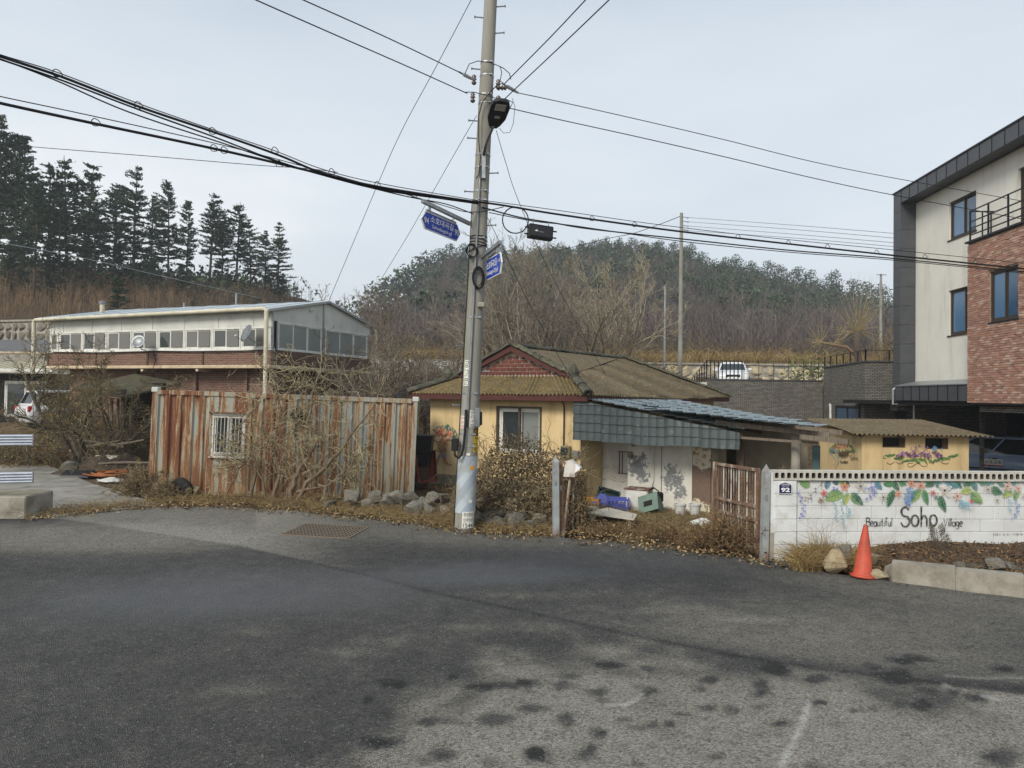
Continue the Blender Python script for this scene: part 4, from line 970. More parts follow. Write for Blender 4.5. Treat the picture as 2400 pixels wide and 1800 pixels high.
# open parking floor underneath
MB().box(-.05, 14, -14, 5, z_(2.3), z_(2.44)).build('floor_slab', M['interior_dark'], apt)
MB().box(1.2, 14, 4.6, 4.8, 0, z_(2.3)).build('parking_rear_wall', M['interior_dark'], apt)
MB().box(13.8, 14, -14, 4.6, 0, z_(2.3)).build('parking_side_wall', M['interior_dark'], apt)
MB().box(5.0, 6.0, 4.5, 4.59, 0, 2.1).build('parking_door', M['zinc_panel'], apt)
MB().box(2.2, 2.9, 2.5, 4.5, 0, z_(2.3)).build('brick_pier', M['dark_brick'], apt)
MB().box(1.74, 1.84, -1.95, -1.85, 0, z_(2.3)).build('column', M['dark_brick'], apt)
MB().box(7.5, 7.9, -3, -2.6, 0, z_(2.3)).build('column', M['dark_brick'], apt)
MB().box(.2, 2.6, .6, 1.2, z_(2.05), z_(2.3)).build('lintel', M['dark_brick'], apt)
MB().box(.1, .2, -9, -4.7, z_(2.14), z_(2.3)).build('lintel', M['dark_brick'], apt)

# ------------------------------------------------------------------ dark brick annexe and terrace walls behind the shed
ann = thing('brick_annexe', 'dark grey brick annexe with flat roof and a low wide window behind the shed', 'building', (14.9, 30, GZ0), 0)
fp = [(0, 0), (6, 0), (6, 6.2), (.9, 6.0)]
zt = z_(4.05)
w = MB(); w.prism([(x, y, 0) for x, y in fp], (0, 0, zt)); w.build('wall', M['dark_brick'], ann)
MB().prism([(x + (-.05 if x < 1 else .05), y + (-.05 if y < 1 else .05), zt) for x, y in fp], (0, 0, .06)).build('parapet_cap', M['zinc_panel'], ann)
dvec = Vector((.9, 6.0, 0)).normalized(); nvec = Vector((-dvec.y, dvec.x, 0))
f = window_unit(ann, 'window', -3.9, -.55, z_(1.2), z_(2.17), -.06, M['black_metal'], M['sky_tinted_glass'], 2, .06, .1)
f.rotation_euler = (0, 0, math.atan2(-dvec.y, -dvec.x))
window_unit(ann, 'window', 1.25, 2.6, z_(1.0), z_(2.2), -.05, M['black_metal'], M['dark_glass'], 1, .06, .08)
MB().tube([(.72, 4.9, z_(2.2)), (.66, 4.7, z_(2.18)), (.64, 4.6, 0.2)], .05, 8).build('down_pipe', M['white_upvc'], ann)
tw = thing('terrace_wall', 'dark grey brick retaining wall of the car terrace', 'wall', (9.9, 36, GZ0), 0)
MB().box(0, 5.85, 0, .3, 0, z_(3.36)).build('wall', M['dark_brick'], tw)
MB().box(-.0, 5.85, -.03, .33, z_(3.36), z_(3.42)).build('wall_cap', M['zinc_panel'], tw)
MB().box(-.75, -.01, .02, .3, 0, z_(3.25)).build('end_block', M['pale_panel'], tw)
MB().box(.0, 5.85, -.04, -.005, .0, .3).build('plinth', M['dark_brick'], tw)
deck = MB().box(8.6, 26, 36.31, 45.8, 1.5, 3.12).build('terrace', M['lane_concrete']); _set(deck, kind='structure')
def railing(name, label, pts, h, posts, rails, group=None, pr=.022, rr=.014):
    o = thing(name, label, 'railing', pts[0], 0, group); base = Vector(pts[0])
    for a, b2 in zip(pts[:-1], pts[1:]):
        a, b2 = Vector(a), Vector(b2); n = max(1, int((b2 - a).length / posts))
        for i in range(n + 1):
            p = a.lerp(b2, i / n) - base; MB().box(p.x - pr, p.x + pr, p.y - pr, p.y + pr, p.z, p.z + h).build('post', M['black_metal'], o)
        for q in rails:
            MB().bar(a - base + Vector((0, 0, q)), b2 - base + Vector((0, 0, q)), rr * 2, rr * 2).build('rail', M['black_metal'], o)
railing('terrace_railing', 'black picket railing at the left end of the car terrace', [(9.1, 35.9, 2.5), (9.9, 36.15, 3.42), (11.7, 36.15, 3.42)], .95, .2, (.93,))
railing('wire_railing', 'thin wire railing along the terrace edge in front of the white car', [(11.8, 36.15, 3.42), (15.6, 36.15, 3.42)], .95, .75, (.3, .6, .93), pr=.012, rr=.006)
railing('roof_railing', 'black post railing along the annexe roof edge', [(15.75, 35.8, 4.08), (14.98, 30.1, 4.08), (18, 30.1, 4.08)], .5, .95, (.48,), pr=.025, rr=.012)
# ------------------------------------------------------------------ lettering helpers
def text2d(s, size=1.0, bold=0.0):
    """flat lettering as (verts2d, faces) from the built-in font"""
    cu = bpy.data.curves.new('lettering', 'FONT'); cu.body = s; cu.size = size; cu.offset = bold; cu.resolution_u = 3
    o = bpy.data.objects.new('lettering', cu); COL.objects.link(o)
    dg = bpy.context.evaluated_depsgraph_get(); me = bpy.data.meshes.new_from_object(o.evaluated_get(dg))
    vs = [(v.co.x, v.co.y) for v in me.vertices]; fs = [tuple(p.vertices) for p in me.polygons]
    bpy.data.objects.remove(o); bpy.data.curves.remove(cu); bpy.data.meshes.remove(me)
    return vs, fs
def put_text(w, s, fn, x0, x1, y0, y1, m=0, bold=0.0):
    """fits the lettering into the box (x0..x1, y0..y1) of the surface fn(x, y) -> point, adds it to MB w"""
    vs, fs = text2d(s, 1.0, bold)
    if not vs: return
    ax, bx = min(v[0] for v in vs), max(v[0] for v in vs); ay, by = min(v[1] for v in vs), max(v[1] for v in vs)
    sx, sy = (x1 - x0) / max(bx - ax, 1e-6), (y1 - y0) / max(by - ay, 1e-6)
    w.add([fn(x0 + (v[0] - ax) * sx, y0 + (v[1] - ay) * sy) for v in vs], fs, m)
# hand-brushed letters: polylines in a unit box
def arc(cx, cy, rx, ry, a0, a1, n=12): return [(cx + rx * math.cos(R(a0 + (a1 - a0) * i / n)), cy + ry * math.sin(R(a0 + (a1 - a0) * i / n))) for i in range(n + 1)]
GL = {
 'B': (.62, [[(.08, 0), (.08, 1)], [(.08, 1), (.35, .98)] + arc(.33, .77, .25, .22, 80, -90, 8) + [(.1, .54)], [(.1, .54), (.35, .54)] + arc(.35, .27, .27, .27, 85, -90, 8) + [(.06, 0)]]),
 'e': (.5, [[(.07, .3), (.42, .34)] + arc(.25, .3, .19, .3, 10, 320, 12)]),
 'a': (.52, [arc(.25, .27, .2, .28, 20, 380, 12), [(.45, .55), (.44, .1), (.5, .02)]]),
 'u': (.52, [[(.08, .55), (.09, .15)] + arc(.25, .16, .16, .16, 180, 360, 8) + [(.42, .55)], [(.42, .2), (.45, .0)]]),
 't': (.4, [[(.2, .85), (.19, .1), (.28, .0), (.36, .04)], [(.04, .56), (.36, .58)]]),
 'i': (.2, [[(.1, .55), (.1, .0)], [(.1, .74), (.11, .78)]]),
 'f': (.4, [arc(.3, .82, .12, .15, 30, 180, 6) + [(.18, .0)], [(.03, .52), (.36, .54)]]),
 'l': (.2, [[(.1, 1.0), (.1, .0)]]),
 'S': (.66, [arc(.32, .76, .24, .23, 20, 250, 12) + arc(.33, .26, .27, .27, 95, -170, 14)]),
 'o': (.6, [arc(.29, .29, .23, .28, 90, 450, 16)]),
 'h': (.58, [[(.1, 1.05), (.09, 0)], [(.1, .35)] + arc(.28, .36, .17, .2, 160, 0, 8) + [(.45, 0)]]),
 'V': (.62, [[(.04, .9), (.28, 0), (.56, .95)]]),
 'g': (.52, [arc(.25, .3, .19, .25, 20, 380, 12), [(.44, .52), (.44, -.15)] + arc(.26, -.17, .18, .16, 0, -170, 7)]),
 'G': (.66, [arc(.33, .48, .27, .46, 50, 330, 14) + [(.58, .42), (.38, .42)]]),
 'd': (.52, [arc(.24, .27, .19, .27, 20, 380, 12), [(.44, 1.0), (.45, .0)]]),
 'b': (.52, [[(.09, 1.0), (.08, .02)], arc(.28, .27, .19, .27, 170, -180, 12)]),
 'y': (.5, [[(.07, .55), (.24, .05)], [(.43, .55), (.2, -.25), (.08, -.3)]]),
}
def brush(w, pts, fn, wd, m=0, c=None, taper=.25, jit=0.0):
    """a flat brush stroke of width wd along 2-D points on surface fn"""
    k = len(pts)
    if k < 2: return
    vs = []
    for i, p in enumerate(pts):
        a, b2 = pts[max(i - 1, 0)], pts[min(i + 1, k - 1)]; dx, dy = b2[0] - a[0], b2[1] - a[1]; l = math.hypot(dx, dy) or 1
        t = i / (k - 1); ww_ = wd * .5 * (1 - taper + taper * math.sin(math.pi * min(1, .15 + t * .8))) * (1 + random.uniform(-jit, jit))
        ox, oy = -dy / l * ww_, dx / l * ww_
        vs += [fn(p[0] + ox, p[1] + oy), fn(p[0] - ox, p[1] - oy)]
    w.add(vs, [(2 * i, 2 * i + 1, 2 * i + 3, 2 * i + 2) for i in range(k - 1)], m, c)
def brush_text(w, s, fn, x, y, h, wd, m=0, c=None, sx=1.0, layers=None):
    for ch_ in s:
        if ch_ == ' ': x += .35 * h * sx; continue
        adv, strokes = GL[ch_]; dy_ = random.uniform(-.03, .03) * h
        for st_ in strokes:
            lay[0] += 1
            brush(w, [(x + p[0] * h * sx, y + dy_ + p[1] * h) for p in st_], lambda a, b2, q=lay[0]: fn(a, b2, q), wd, m, c, .3, .12)
        x += adv * h * sx
    return x
lay = [0]

# ------------------------------------------------------------------ concrete utility pole
pm('pole_concrete', S(152, 150, 142), S(132, 130, 120), 2.5, .9, stretch=(1, 1, .3), c3=S(112, 106, 94), s3=1.5, lo3=.5, hi3=.75, st3=(2, 2, .25), bmp=.25, bs=60)
pm('white_paint', S(232, 232, 230), S(220, 220, 216), 6, .6)
pm('sign_blue', S(24, 62, 168), rough=.35, spec=.5)
pm('sign_back', S(150, 154, 158), rough=.5, metal=.5)
PB = gnd(1088, 1244); PY_ = PB.y
PT = at(1150, 0, PY_); PAX = (PT - PB).normalized(); PLEN = 12.0
def pr_(s): return .178 - s * (.178 - .117) / 9.5
def paxis(py):
    """axis point and radius at image row py"""
    lo, hi = 0.0, 11.0
    for _ in range(40):
        mid_ = (lo + hi) / 2
        if pix(PB + PAX * mid_)[1] > py: lo = mid_
        else: hi = mid_
    return PB + PAX * lo, pr_(lo), lo
pole = thing('utility_pole', 'tall leaning concrete utility pole with street signs, lamp and pasted notices at road edge', 'utility pole', PB, 0)
def PL(p): return Vector(p) - PB
w = MB(); w.tube([PAX * s for s in np.linspace(-.3, PLEN, 14)], [pr_(max(s, 0)) for s in np.linspace(-.3, PLEN, 14)], 28); w.build('shaft', M['pole_concrete'], pole, smooth=True, angle=50)
def wrap(py0, py1, a0, a1, mat, name, off=.004, n=8, parent=None):
    """thin sheet wrapped round the shaft; angles in degrees from the side facing the road, positive to the right"""
    (A, ra, sa), (Bq, rb, sb) = paxis(py0), paxis(py1); w = MB()
    def fn(u, v, o=off):
        s = sb + (sa - sb) * v; a = R(a0 + (a1 - a0) * u); r_ = pr_(s) + o
        return PAX * s + Vector((math.sin(a) * r_, -math.cos(a) * r_, 0))
    w.grid(fn, n, 2); o = w.build(name, mat, parent or pole, smooth=True, fix=False)
    return o, fn
for py in (150, 180, 225, 245, 365, 395, 450, 472, 560, 640, 745, 922, 1017, 1045):
    A, ra, sa = paxis(py)
    w = MB(); w.tube([PAX * (sa - .012), PAX * (sa + .012)], ra + .006, 24); w.build('band', M['galvanised'], pole)
    w = MB(); w.bbox(-.03, .03, -ra - .03, -ra + .01, -.015, .015, .004, org=PAX * sa + Vector((.6 * ra, .2 * ra, 0)), rot=Matrix.Identity(3)); w.build('band_bolt', M['galvanised'], pole)
for i, (px, py, sg) in enumerate(((1176, 16, 1), (1130, 42, -1), (1172, 78, 1), (1124, 163, -1), (1116, 284, -1), (1108, 325, -1), (1156, 406, 1), (1102, 450, -1), (1148, 528, 1), (1090, 700, -1), (1085, 812, -1), (1080, 950, -1), (1126, 870, 1))):
    A, ra, sa = paxis(py); p = PAX * sa
    w = MB(); w.tube([p + Vector((sg * ra * .9, 0, 0)), p + Vector((sg * (ra + .15), -.03, .0))], .011, 6); w.tube([p + Vector((sg * (ra + .145), -.03, 0)), p + Vector((sg * (ra + .165), -.03, .0))], .022, 6)
    w.build('step_bolt', M['steel_grey'], pole)
# conduit down the front and its loop into the black box
cpts = []
for py in (395, 440, 500, 600, 700, 800, 900, 960, 1000):
    A, ra, sa = paxis(py); cpts.append(PAX * sa + Vector((-ra * .18, -ra - .02, 0)))
MB().tube(cpts, .022, 8).build('conduit', M['steel_grey'], pole, smooth=True)
lp = [PL(at(px, py, PY_ - .22)) for px, py in ((1092, 960), (1090, 1010), (1086, 1050), (1082, 1066), (1074, 1074), (1067, 1068), (1065, 1056))]
MB().tube(lp, .022, 8).build('cable_loop', M['black_cable'], pole, smooth=True)
bx = PL(at(1066, 1042, PY_ - .15)); MB().bbox(-.06, .06, -.07, .07, -.11, .11, .012, org=bx, rot=Matrix.Identity(3)).build('junction_box', M['black_metal'], pole)
gb = PL(at(1119, 978, PY_ - .12)); g_ = MB().bbox(-.05, .05, -.1, .1, -.17, .17, .01, org=gb, rot=Matrix.Identity(3)).build('switch_box', M['steel_grey'], pole)
MB().bbox(.05, .085, -.06, .06, -.14, .1, .01, org=gb, rot=Matrix.Identity(3)).build('switch_handle', M['black_metal'], g_)
lw = []
for py in (470, 560, 640, 740, 850, 960, 1060, 1160, 1230):
    A, ra, sa = paxis(py); lw.append(PAX * sa + Vector((-ra - .012, -.02, 0)))
MB().tube(lw, .009, 5).build('earth_wire', M['black_cable'], pole)
# reflective embossed sheet with diagonal stripes
m, N, L, B = _nt('stripe_sheet')
tcx = N.new('ShaderNodeTexCoord'); sp = N.new('ShaderNodeSeparateXYZ'); L.new(tcx.outputs['Object'], sp.inputs[0])
dg_ = math_(N, L, 'FRACT', math_(N, L, 'MULTIPLY', math_(N, L, 'SUBTRACT', sp.outputs['Z'], math_(N, L, 'MULTIPLY', sp.outputs['X'], 1.3)), 2.3))
k = N.new('ShaderNodeMapRange'); k.inputs[1].default_value = .44; k.inputs[2].default_value = .5; L.new(dg_, k.inputs[0])
vv = N.new('ShaderNodeTexVoronoi'); vv.inputs['Scale'].default_value = 55; vv.inputs['Randomness'].default_value = .15; L.new(tcx.outputs['Object'], vv.inputs['Vector'])
c = mix(N, L, k.outputs[0], S(176, 186, 192), S(154, 166, 178))
c = mix(N, L, noise_fac(N, L, 3, 6, lo=.45, hi=.7), c, S(150, 146, 130))
L.new(c, B.inputs['Base Color']); B.inputs['Roughness'].default_value = .5; bump(N, L, B, vv.outputs['Distance'], .5, .01); MATS['stripe_sheet'] = m
wrap(1068, 1200, -115, 115, M['stripe_sheet'], 'reflective_sheet', .008, 20)
pm('paper', S(226, 224, 216), S(206, 204, 196), 10, .8); pm('ink', S(36, 36, 42), rough=.8); pm('red_ink', S(176, 44, 46), rough=.8)
pm('notice_yellow', S(216, 184, 56), S(190, 160, 46), 6, .7); pm('amber_reflector', S(224, 150, 30), rough=.3)
def notice(py0, py1, a0, a1, mat, lines, name='notice', inkm='ink', vert=False):
    o, fn = wrap(py0, py1, a0, a1, M[mat], name, .011, 6); w = MB(); n = len(lines)
    for i, s in enumerate(lines):
        y1 = 1 - (i + .12) / n; y0 = 1 - (i + .88) / n
        put_text(w, s, lambda a, b2: fn(a, b2, .0145), .1, .9, y0, y1)
    w.build('lettering', M[inkm], o, fix=False)
notice(974, 1004, -62, -24, 'paper', ['임대', '문의', '010'], inkm='red_ink')
notice(961, 1001, 2, 42, 'paper', ['안내', '공고문', '소호마을', '2023'], inkm='ink')
notice(1004, 1020, 30, 72, 'interior_dark', ['접근'], inkm='notice_yellow')
notice(1021, 1058, 32, 72, 'notice_yellow', ['전주', '번호', '위험'])
notice(1196, 1234, -12, 58, 'paper', ['위성방송', '인터넷', '1544'])
notice(845, 905, -52, -12, 'paper', ['공', '고', '문'])
wrap(1090, 1098, 22, 48, M['amber_reflector'], 'reflector', .012, 3)
wrap(1168, 1176, 20, 42, M['paper'], 'sticker', .012, 3)
wrap(1060, 1066, -5, 16, M['paper'], 'sticker', .012, 3)
# coils of spare wire
def coil(cx, cy, rx, ry, Y, n, r_, name, seed):
    rs = random.Random(seed); w = MB()
    for k in range(n):
        ox, oy = rs.uniform(-.12, .12) * rx, rs.uniform(-.1, .1) * ry; s1 = rs.uniform(.72, 1.08); s2 = rs.uniform(.8, 1.06); tl = rs.uniform(-.5, .5); dz_ = rs.uniform(-.03, .03)
        w.tube([PL(at(cx + ox + rx * s1 * math.cos(a) + tl * 4 * math.sin(a), cy + oy + ry * s2 * math.sin(a), Y + dz_)) for a in np.linspace(0, 2 * math.pi, 26)[:-1]], r_, 5, closed=True)
    return w.build(name, M['black_cable'], pole, smooth=True)
coil(1106, 588, 14, 17, PY_ - .2, 7, .006, 'wire_coil', 3); coil(1121, 652, 13, 25, PY_ - .2, 7, .008, 'wire_coil', 4)
for py in (556, 563, 570, 577, 583):   # wire turns round the shaft
    A, ra, sa = paxis(py); tl = random.uniform(-.06, .06)
    MB().tube([PAX * (sa + tl * math.sin(a)) + Vector((math.sin(a) * (ra + .01), -math.cos(a) * (ra + .01), 0)) for a in np.linspace(-1.9, 1.9, 12)], .007, 5).build('wire_turn', M['black_cable'], pole)
MB().bbox(-.07, .07, -.05, .05, -.05, .05, .02, org=PL(at(1128, 715, PY_ - .15)), rot=Matrix.Identity(3)).build('cable_clamp', M['old_concrete'], pole)
# insulators and line hardware
pm('brown_porcelain', S(96, 84, 76), rough=.3, spec=.5)
def insul(px, py, Y, dirv, name='insulator', r_=.05):
    p = PL(at(px, py, Y)); rm = Vector(dirv).normalized().to_track_quat('Z', 'Y').to_matrix().to_4x4()
    MB().lathe([(.02, -.09), (r_ * .7, -.08), (r_, -.05), (r_ * .5, -.03), (r_ * .5, -.015), (r_, .01), (r_ * .5, .03), (r_ * .9, .06), (.02, .09)], 12, mat4=Matrix.Translation(p) @ rm).build(name, M['brown_porcelain'], pole, smooth=True)
insul(1111, 187, PY_ - .05, (0, 0, 1)); insul(1108, 229, PY_ - .05, (0, 0, 1)); insul(1168, 198, PY_ - .15, (0, 0, 1)); insul(1168, 236, PY_ - .1, (0, 0, 1)); insul(1176, 206, PY_ - .1, (1, 0, 0))
def wire_p(name, pts, r_=.008, par=pole):
    MB().tube([PL(p) for p in pts], r_, 5).build(name, M['black_cable'], par, smooth=True)
wire_p('jumper', [at(a, b2, PY_ - .25) for a, b2 in ((1090, 172), (1100, 150), (1120, 143), (1150, 147), (1165, 153), (1180, 160), (1194, 172), (1197, 186))])
wire_p('jumper', [at(a, b2, PY_ - .2) for a, b2 in ((1090, 216), (1110, 216), (1135, 222), (1160, 230), (1185, 232), (1202, 240), (1196, 252))])
wire_p('jumper', [at(a, b2, PY_ - .25) for a, b2 in ((1172, 155), (1176, 170), (1172, 190), (1180, 195))])
wire_p('jumper', [at(a, b2, PY_ - .2) for a, b2 in ((1168, 196), (1150, 215), (1130, 240), (1122, 270), (1122, 330), (1126, 370), (1122, 410), (1116, 418))], .01)
wire_p('jumper', [at(a, b2, PY_ - .3) for a, b2 in ((1200, 230), (1207, 250), (1203, 290), (1195, 310), (1180, 312), (1170, 300))], .005)
for (a, b2, c_, d_) in ((1075, 168, 1112, 188), (1176, 195, 1215, 218)):
    w = MB(); P0, P1 = PL(at(a, b2, PY_ - .1)), PL(at(c_, d_, PY_ - .1)); w.tube([P0, P0.lerp(P1, .3), P0.lerp(P1, .35), P0.lerp(P1, .7), P1], [.016, .02, .035, .03, .018], 8); w.build('dead_end_clamp', M['steel_grey'], pole)
# street lamp
pm('lamp_body', S(40, 42, 46), rough=.45); pm('lamp_lens', S(176, 176, 168), rough=.3)
A, ra, sa = paxis(376)
br_ = MB().bbox(-.035, .035, -.03, .03, -.33, .2, .005, org=PL(at(1134, 376, PY_ - ra - .03)), rot=Matrix.Identity(3)).build('lamp_bracket', M['galvanised'], pole)
MB().tube([PL(at(1134, 362, PY_ - .2)), PL(at(1140, 335, PY_ - .4)), PL(at(1150, 310, PY_ - .7)), PL(at(1156, 296, PY_ - .95))], .028, 8).build('lamp_arm', M['steel_grey'], pole, smooth=True)
hp = PL(at(1168, 266, PY_ - 1.2)); w = MB()
fw_, up_ = Vector((.22, -.75, .34)).normalized(), None
sd_ = fw_.cross(Vector((0, 0, 1))).normalized(); up_ = sd_.cross(fw_)
ol = [(-.34, .05), (-.27, .1), (-.12, .155), (.14, .165), (.24, .13), (.27, .05)]
ring = [(a, b2) for a, b2 in ol] + [(a, -b2) for a, b2 in reversed(ol)]
w.prism([hp + fw_ * a + sd_ * b2 for a, b2 in ring], up_ * .05); w.prism([hp + up_ * .05 + fw_ * a * .85 + sd_ * b2 * .85 for a, b2 in ring], up_ * .03)
lh_ = w.build('lamp_head', M['lamp_body'], pole)
for (a, b2, c_) in ((.1, .09, .035), (.17, .09, .03), (-.08, .045, .025)):
    w = MB(); q = hp - up_ * .003; w.prism([q + fw_ * (a - c_) - sd_ * b2, q + fw_ * (a + c_) - sd_ * b2, q + fw_ * (a + c_) + sd_ * b2, q + fw_ * (a - c_) + sd_ * b2], -up_ * .006); w.build('lamp_lens', M['lamp_lens'], lh_)
# street name signs: things of their own hung from the pole
def street_sign(name, label, Lp, Rp, h, lines, arm0, arm1, tip_l=True, tip_r=True):
    ctr = (Lp + Rp) / 2; o = thing(name, label, 'street sign', ctr)
    ax = (Rp - Lp); ln = ax.length; ax.normalize(); up = Vector((0, 0, 1)); up = (up - ax * up.dot(ax)).normalized(); n = ax.cross(up)
    if n.dot(CAM - ctr) < 0: n = -n
    fn = lambda a, b2, d=.0: ax * (a * ln) + up * (b2 * h) + n * d
    t = .09
    def outline(g):
        gx_, gy_ = g / ln, g / h
        a = [(-.5 + (t if tip_l else 0) + gx_, .5 - gy_), (.5 - (t if tip_r else 0) - gx_, .5 - gy_)]
        if tip_r: a += [(.5 - gx_, 0)]
        a += [(.5 - (t if tip_r else 0) - gx_, -.5 + gy_), (-.5 + (t if tip_l else 0) + gx_, -.5 + gy_)]
        if tip_l: a += [(-.5 + gx_, 0)]
        return a
    MB().prism([fn(a, b2) for a, b2 in outline(0)], -n * .025).build('plate', M['white_paint'], o)
    MB().prism([fn(a, b2, .002) for a, b2 in outline(.016)], n * .002).build('face', M['sign_blue'], o)
    w = MB()
    for (s, x0, x1, y0, y1) in lines: put_text(w, s, lambda a, b2: fn(a, b2, .0065), x0, x1, y0, y1, bold=.012)
    w.build('lettering', M['white_paint'], o, fix=False)
    A0, A1 = arm0 - ctr, arm1 - ctr
    MB().bar(A0, A1, .06, .06).build('arm', M['galvanised'], o)
    w = MB(); d = (A1 - A0).normalized(); w.prism([A1 + Vector((0, 0, .06)), A1 + d * .14 + Vector((0, 0, .04)), A1 + d * .16 - Vector((0, 0, .22)), A1 - Vector((0, 0, .03))], n * .04); w.build('arm_bracket', M['galvanised'], o)
    for q in (-.3, .3):
        p = fn(q, .5); tt_ = ((p + ctr) - arm0).dot((arm1 - arm0).normalized()) / (arm1 - arm0).length; e = A0.lerp(A1, max(0, min(1, tt_)))
        MB().bar(p - up * .02 - n * .012, Vector((p.x, p.y, e.z)) - n * .012, .05, .012, up=ax).build('hanger', M['galvanised'], o)
    MB().bar(fn(-.38, .56) - n * .012, fn(.38, .56) - n * .012, .02, .04).build('hanger_rail', M['galvanised'], o)
    return o
L1, R1 = at(988, 511, PY_ - 1.0), at(1079, 549, PY_ - .05)
street_sign('street_sign', 'blue street name sign with 94 and 90 hanging left of the utility pole', L1, R1, .305, [('94', -.44, -.33, -.2, .16), ('소호대곡길', -.29, .3, -.02, .36), ('Sohodaegok-gil', -.24, .26, -.38, -.12), ('90', .34, .45, -.18, .18)], at(990, 471, PY_ - 1.0), at(1102, 525, PY_ + .0))
L2, R2 = at(1140, 634, PY_ - .1), at(1175, 614, PY_ - .85)
street_sign('street_sign', 'narrow blue street name sign on the right side of the pole below the cables', L2, R2, .37, [('소호대곡2길', -.46, .22, -.02, .34), ('1→32', .25, .44, .06, .22), ('Sohodaegok 2(i)-gil', -.46, .3, -.36, -.1)], at(1174, 567, PY_ - .85), at(1130, 602, PY_ - .12), tip_l=False)

# ------------------------------------------------------------------ overhead cables, each its own thing
def cable(label, pxs, P0, P1, r_=.012, name='overhead_cable', mat='black_cable', group=None, hooks=(), cat='cable'):
    """the photo points lie in the upright plane through P0 and P1 (plan positions)"""
    P0, P1 = Vector((P0[0], P0[1], 0)), Vector((P1[0], P1[1], 0)); d = P1 - P0; n = Vector((-d.y, d.x, 0))
    pts = [on_plane(a, b2, P0, n) for a, b2 in pxs]
    fine = []
    for i in range(len(pts) - 1):
        p0, p1, p2, p3 = pts[max(i - 1, 0)], pts[i], pts[i + 1], pts[min(i + 2, len(pts) - 1)]
        for k in range(6):
            t = k / 6; fine.append(.5 * ((2 * p1) + (p2 - p0) * t + (2 * p0 - 5 * p1 + 4 * p2 - p3) * t * t + (3 * p1 - p0 - 3 * p2 + p3) * t ** 3))
    fine.append(pts[-1])
    o = MB().tube(fine, r_, 5).build(name, M[mat], None, smooth=True); _set(o, label, cat, group)
    return fine
PP = (PB.x + PAX.x * 6, PB.y - .22); LP_ = (-5.9, 8.2); RP_ = (12.2, 16.7)
off = lambda p, k: (p[0], p[1] + k)
cable('thick black cable bundle rising highest to the left of the pole', [(-80, 100), (0, 132), (141, 179), (325, 250), (499, 309), (651, 363), (760, 407), (900, 440), (1120, 474)], PP, LP_, .018)
cable('thin black cable just under the highest left bundle', [(-80, 110), (0, 139), (141, 187), (325, 257), (499, 320), (651, 378), (790, 420), (920, 450), (1118, 476)], off(PP, .04), off(LP_, .04), .012)
cable('messenger wire just over the highest left bundle', [(-80, 98), (0, 128), (135, 170), (325, 243), (499, 304), (640, 352), (760, 398), (900, 432), (1120, 470)], off(PP, -.03), off(LP_, -.03), .007)
cable('thick black cable of the lower left bundle', [(-80, 222), (0, 242), (217, 289), (521, 353), (738, 404), (900, 444), (1120, 477)], off(PP, .06), off(LP_, .06), .02)
cable('thin messenger wire above the lower left bundle', [(-80, 205), (0, 226), (217, 272), (521, 340), (738, 397), (900, 440), (1120, 475)], off(PP, .02), off(LP_, .02), .007)
cable('thin cable looping below the sign arm to the pole', [(-70, 112), (120, 184), (300, 262), (520, 335), (700, 395), (860, 438), (960, 462), (1040, 477), (1085, 492), (1110, 502)], off(PP, .1), off(LP_, .1), .01)
cable('sagging thin black cable ending on the pole under the main bundle', [(940, 452), (1000, 470), (1060, 488), (1090, 496), (1130, 496), (1180, 485)], off(PP, .02), RP_, .008)
cable('thick black cable bundle running right from the pole across the hill', [(1108, 472), (1170, 480), (1291, 500), (1450, 523), (1597, 543), (1850, 572), (2096, 599), (2400, 630), (2480, 638)], PP, RP_, .02)
cable('messenger wire above the thick right bundle', [(1120, 468), (1300, 492), (1508, 522), (1730, 549), (1900, 567), (2096, 586), (2400, 617), (2480, 625)], off(PP, -.02), off(RP_, -.02), .007)
cable('lower black cable running right below the thick bundle', [(1130, 486), (1220, 510), (1300, 523), (1385, 537), (1597, 560), (1864, 588), (2096, 606), (2400, 637), (2480, 645)], off(PP, .05), off(RP_, .05), .014)
cable('thin sagging cable crossing behind the coil to the right', [(1146, 498), (1200, 509), (1260, 520), (1330, 527), (1420, 540), (1600, 566), (1860, 592), (2096, 610), (2400, 640)], off(PP, .08), off(RP_, .08), .009)
cable('power wire entering top left to the upper insulator', [(640, -33), (711, 0), (850, 62), (960, 113), (1082, 172)], (PB.x + .35, PB.y - .1), (-6, 5), .009)
cable('power wire entering top left to the lower insulator', [(520, -37), (600, 0), (800, 88), (960, 158), (1095, 219)], (PB.x + .35, PB.y - .1), (-6.2, 5), .009)
cable('power wire leaving top right, the upper one', [(1180, 199), (1199, 179), (1290, 87), (1372, 0), (1410, -40)], (PB.x + .45, PB.y - .1), (3.2, 3.5), .009)
cable('power wire leaving top right, the lower one', [(1172, 242), (1210, 206), (1310, 112), (1427, 0), (1470, -42)], (PB.x + .45, PB.y - .1), (3.6, 3.5), .009)
cable('power wire descending right across the cream building, the upper one', [(1210, 217), (1300, 236), (1500, 281), (1700, 328), (1900, 378), (2088, 416), (2400, 472), (2480, 487)], (PB.x + .45, PB.y - .1), (13.2, 18), .008)
cable('power wire descending right across the cream building, the lower one', [(1196, 254), (1300, 278), (1500, 322), (1700, 368), (1900, 416), (2093, 457), (2400, 514), (2480, 529)], (PB.x + .45, PB.y - .1), (13.2, 18), .009)
cable('thin wire crossing the sky in front of the left conifers', [(-80, 330), (98, 346), (350, 366), (600, 387), (720, 395), (792, 404)], (-1.2, 13.6), (-14, 14), .007)
cable('thin guy wire slanting from the top edge down to the vines', [(1112, -20), (1104, 0), (1020, 160), (930, 330), (840, 540), (772, 702)], (-.5, 11), (-9, 24), .006)
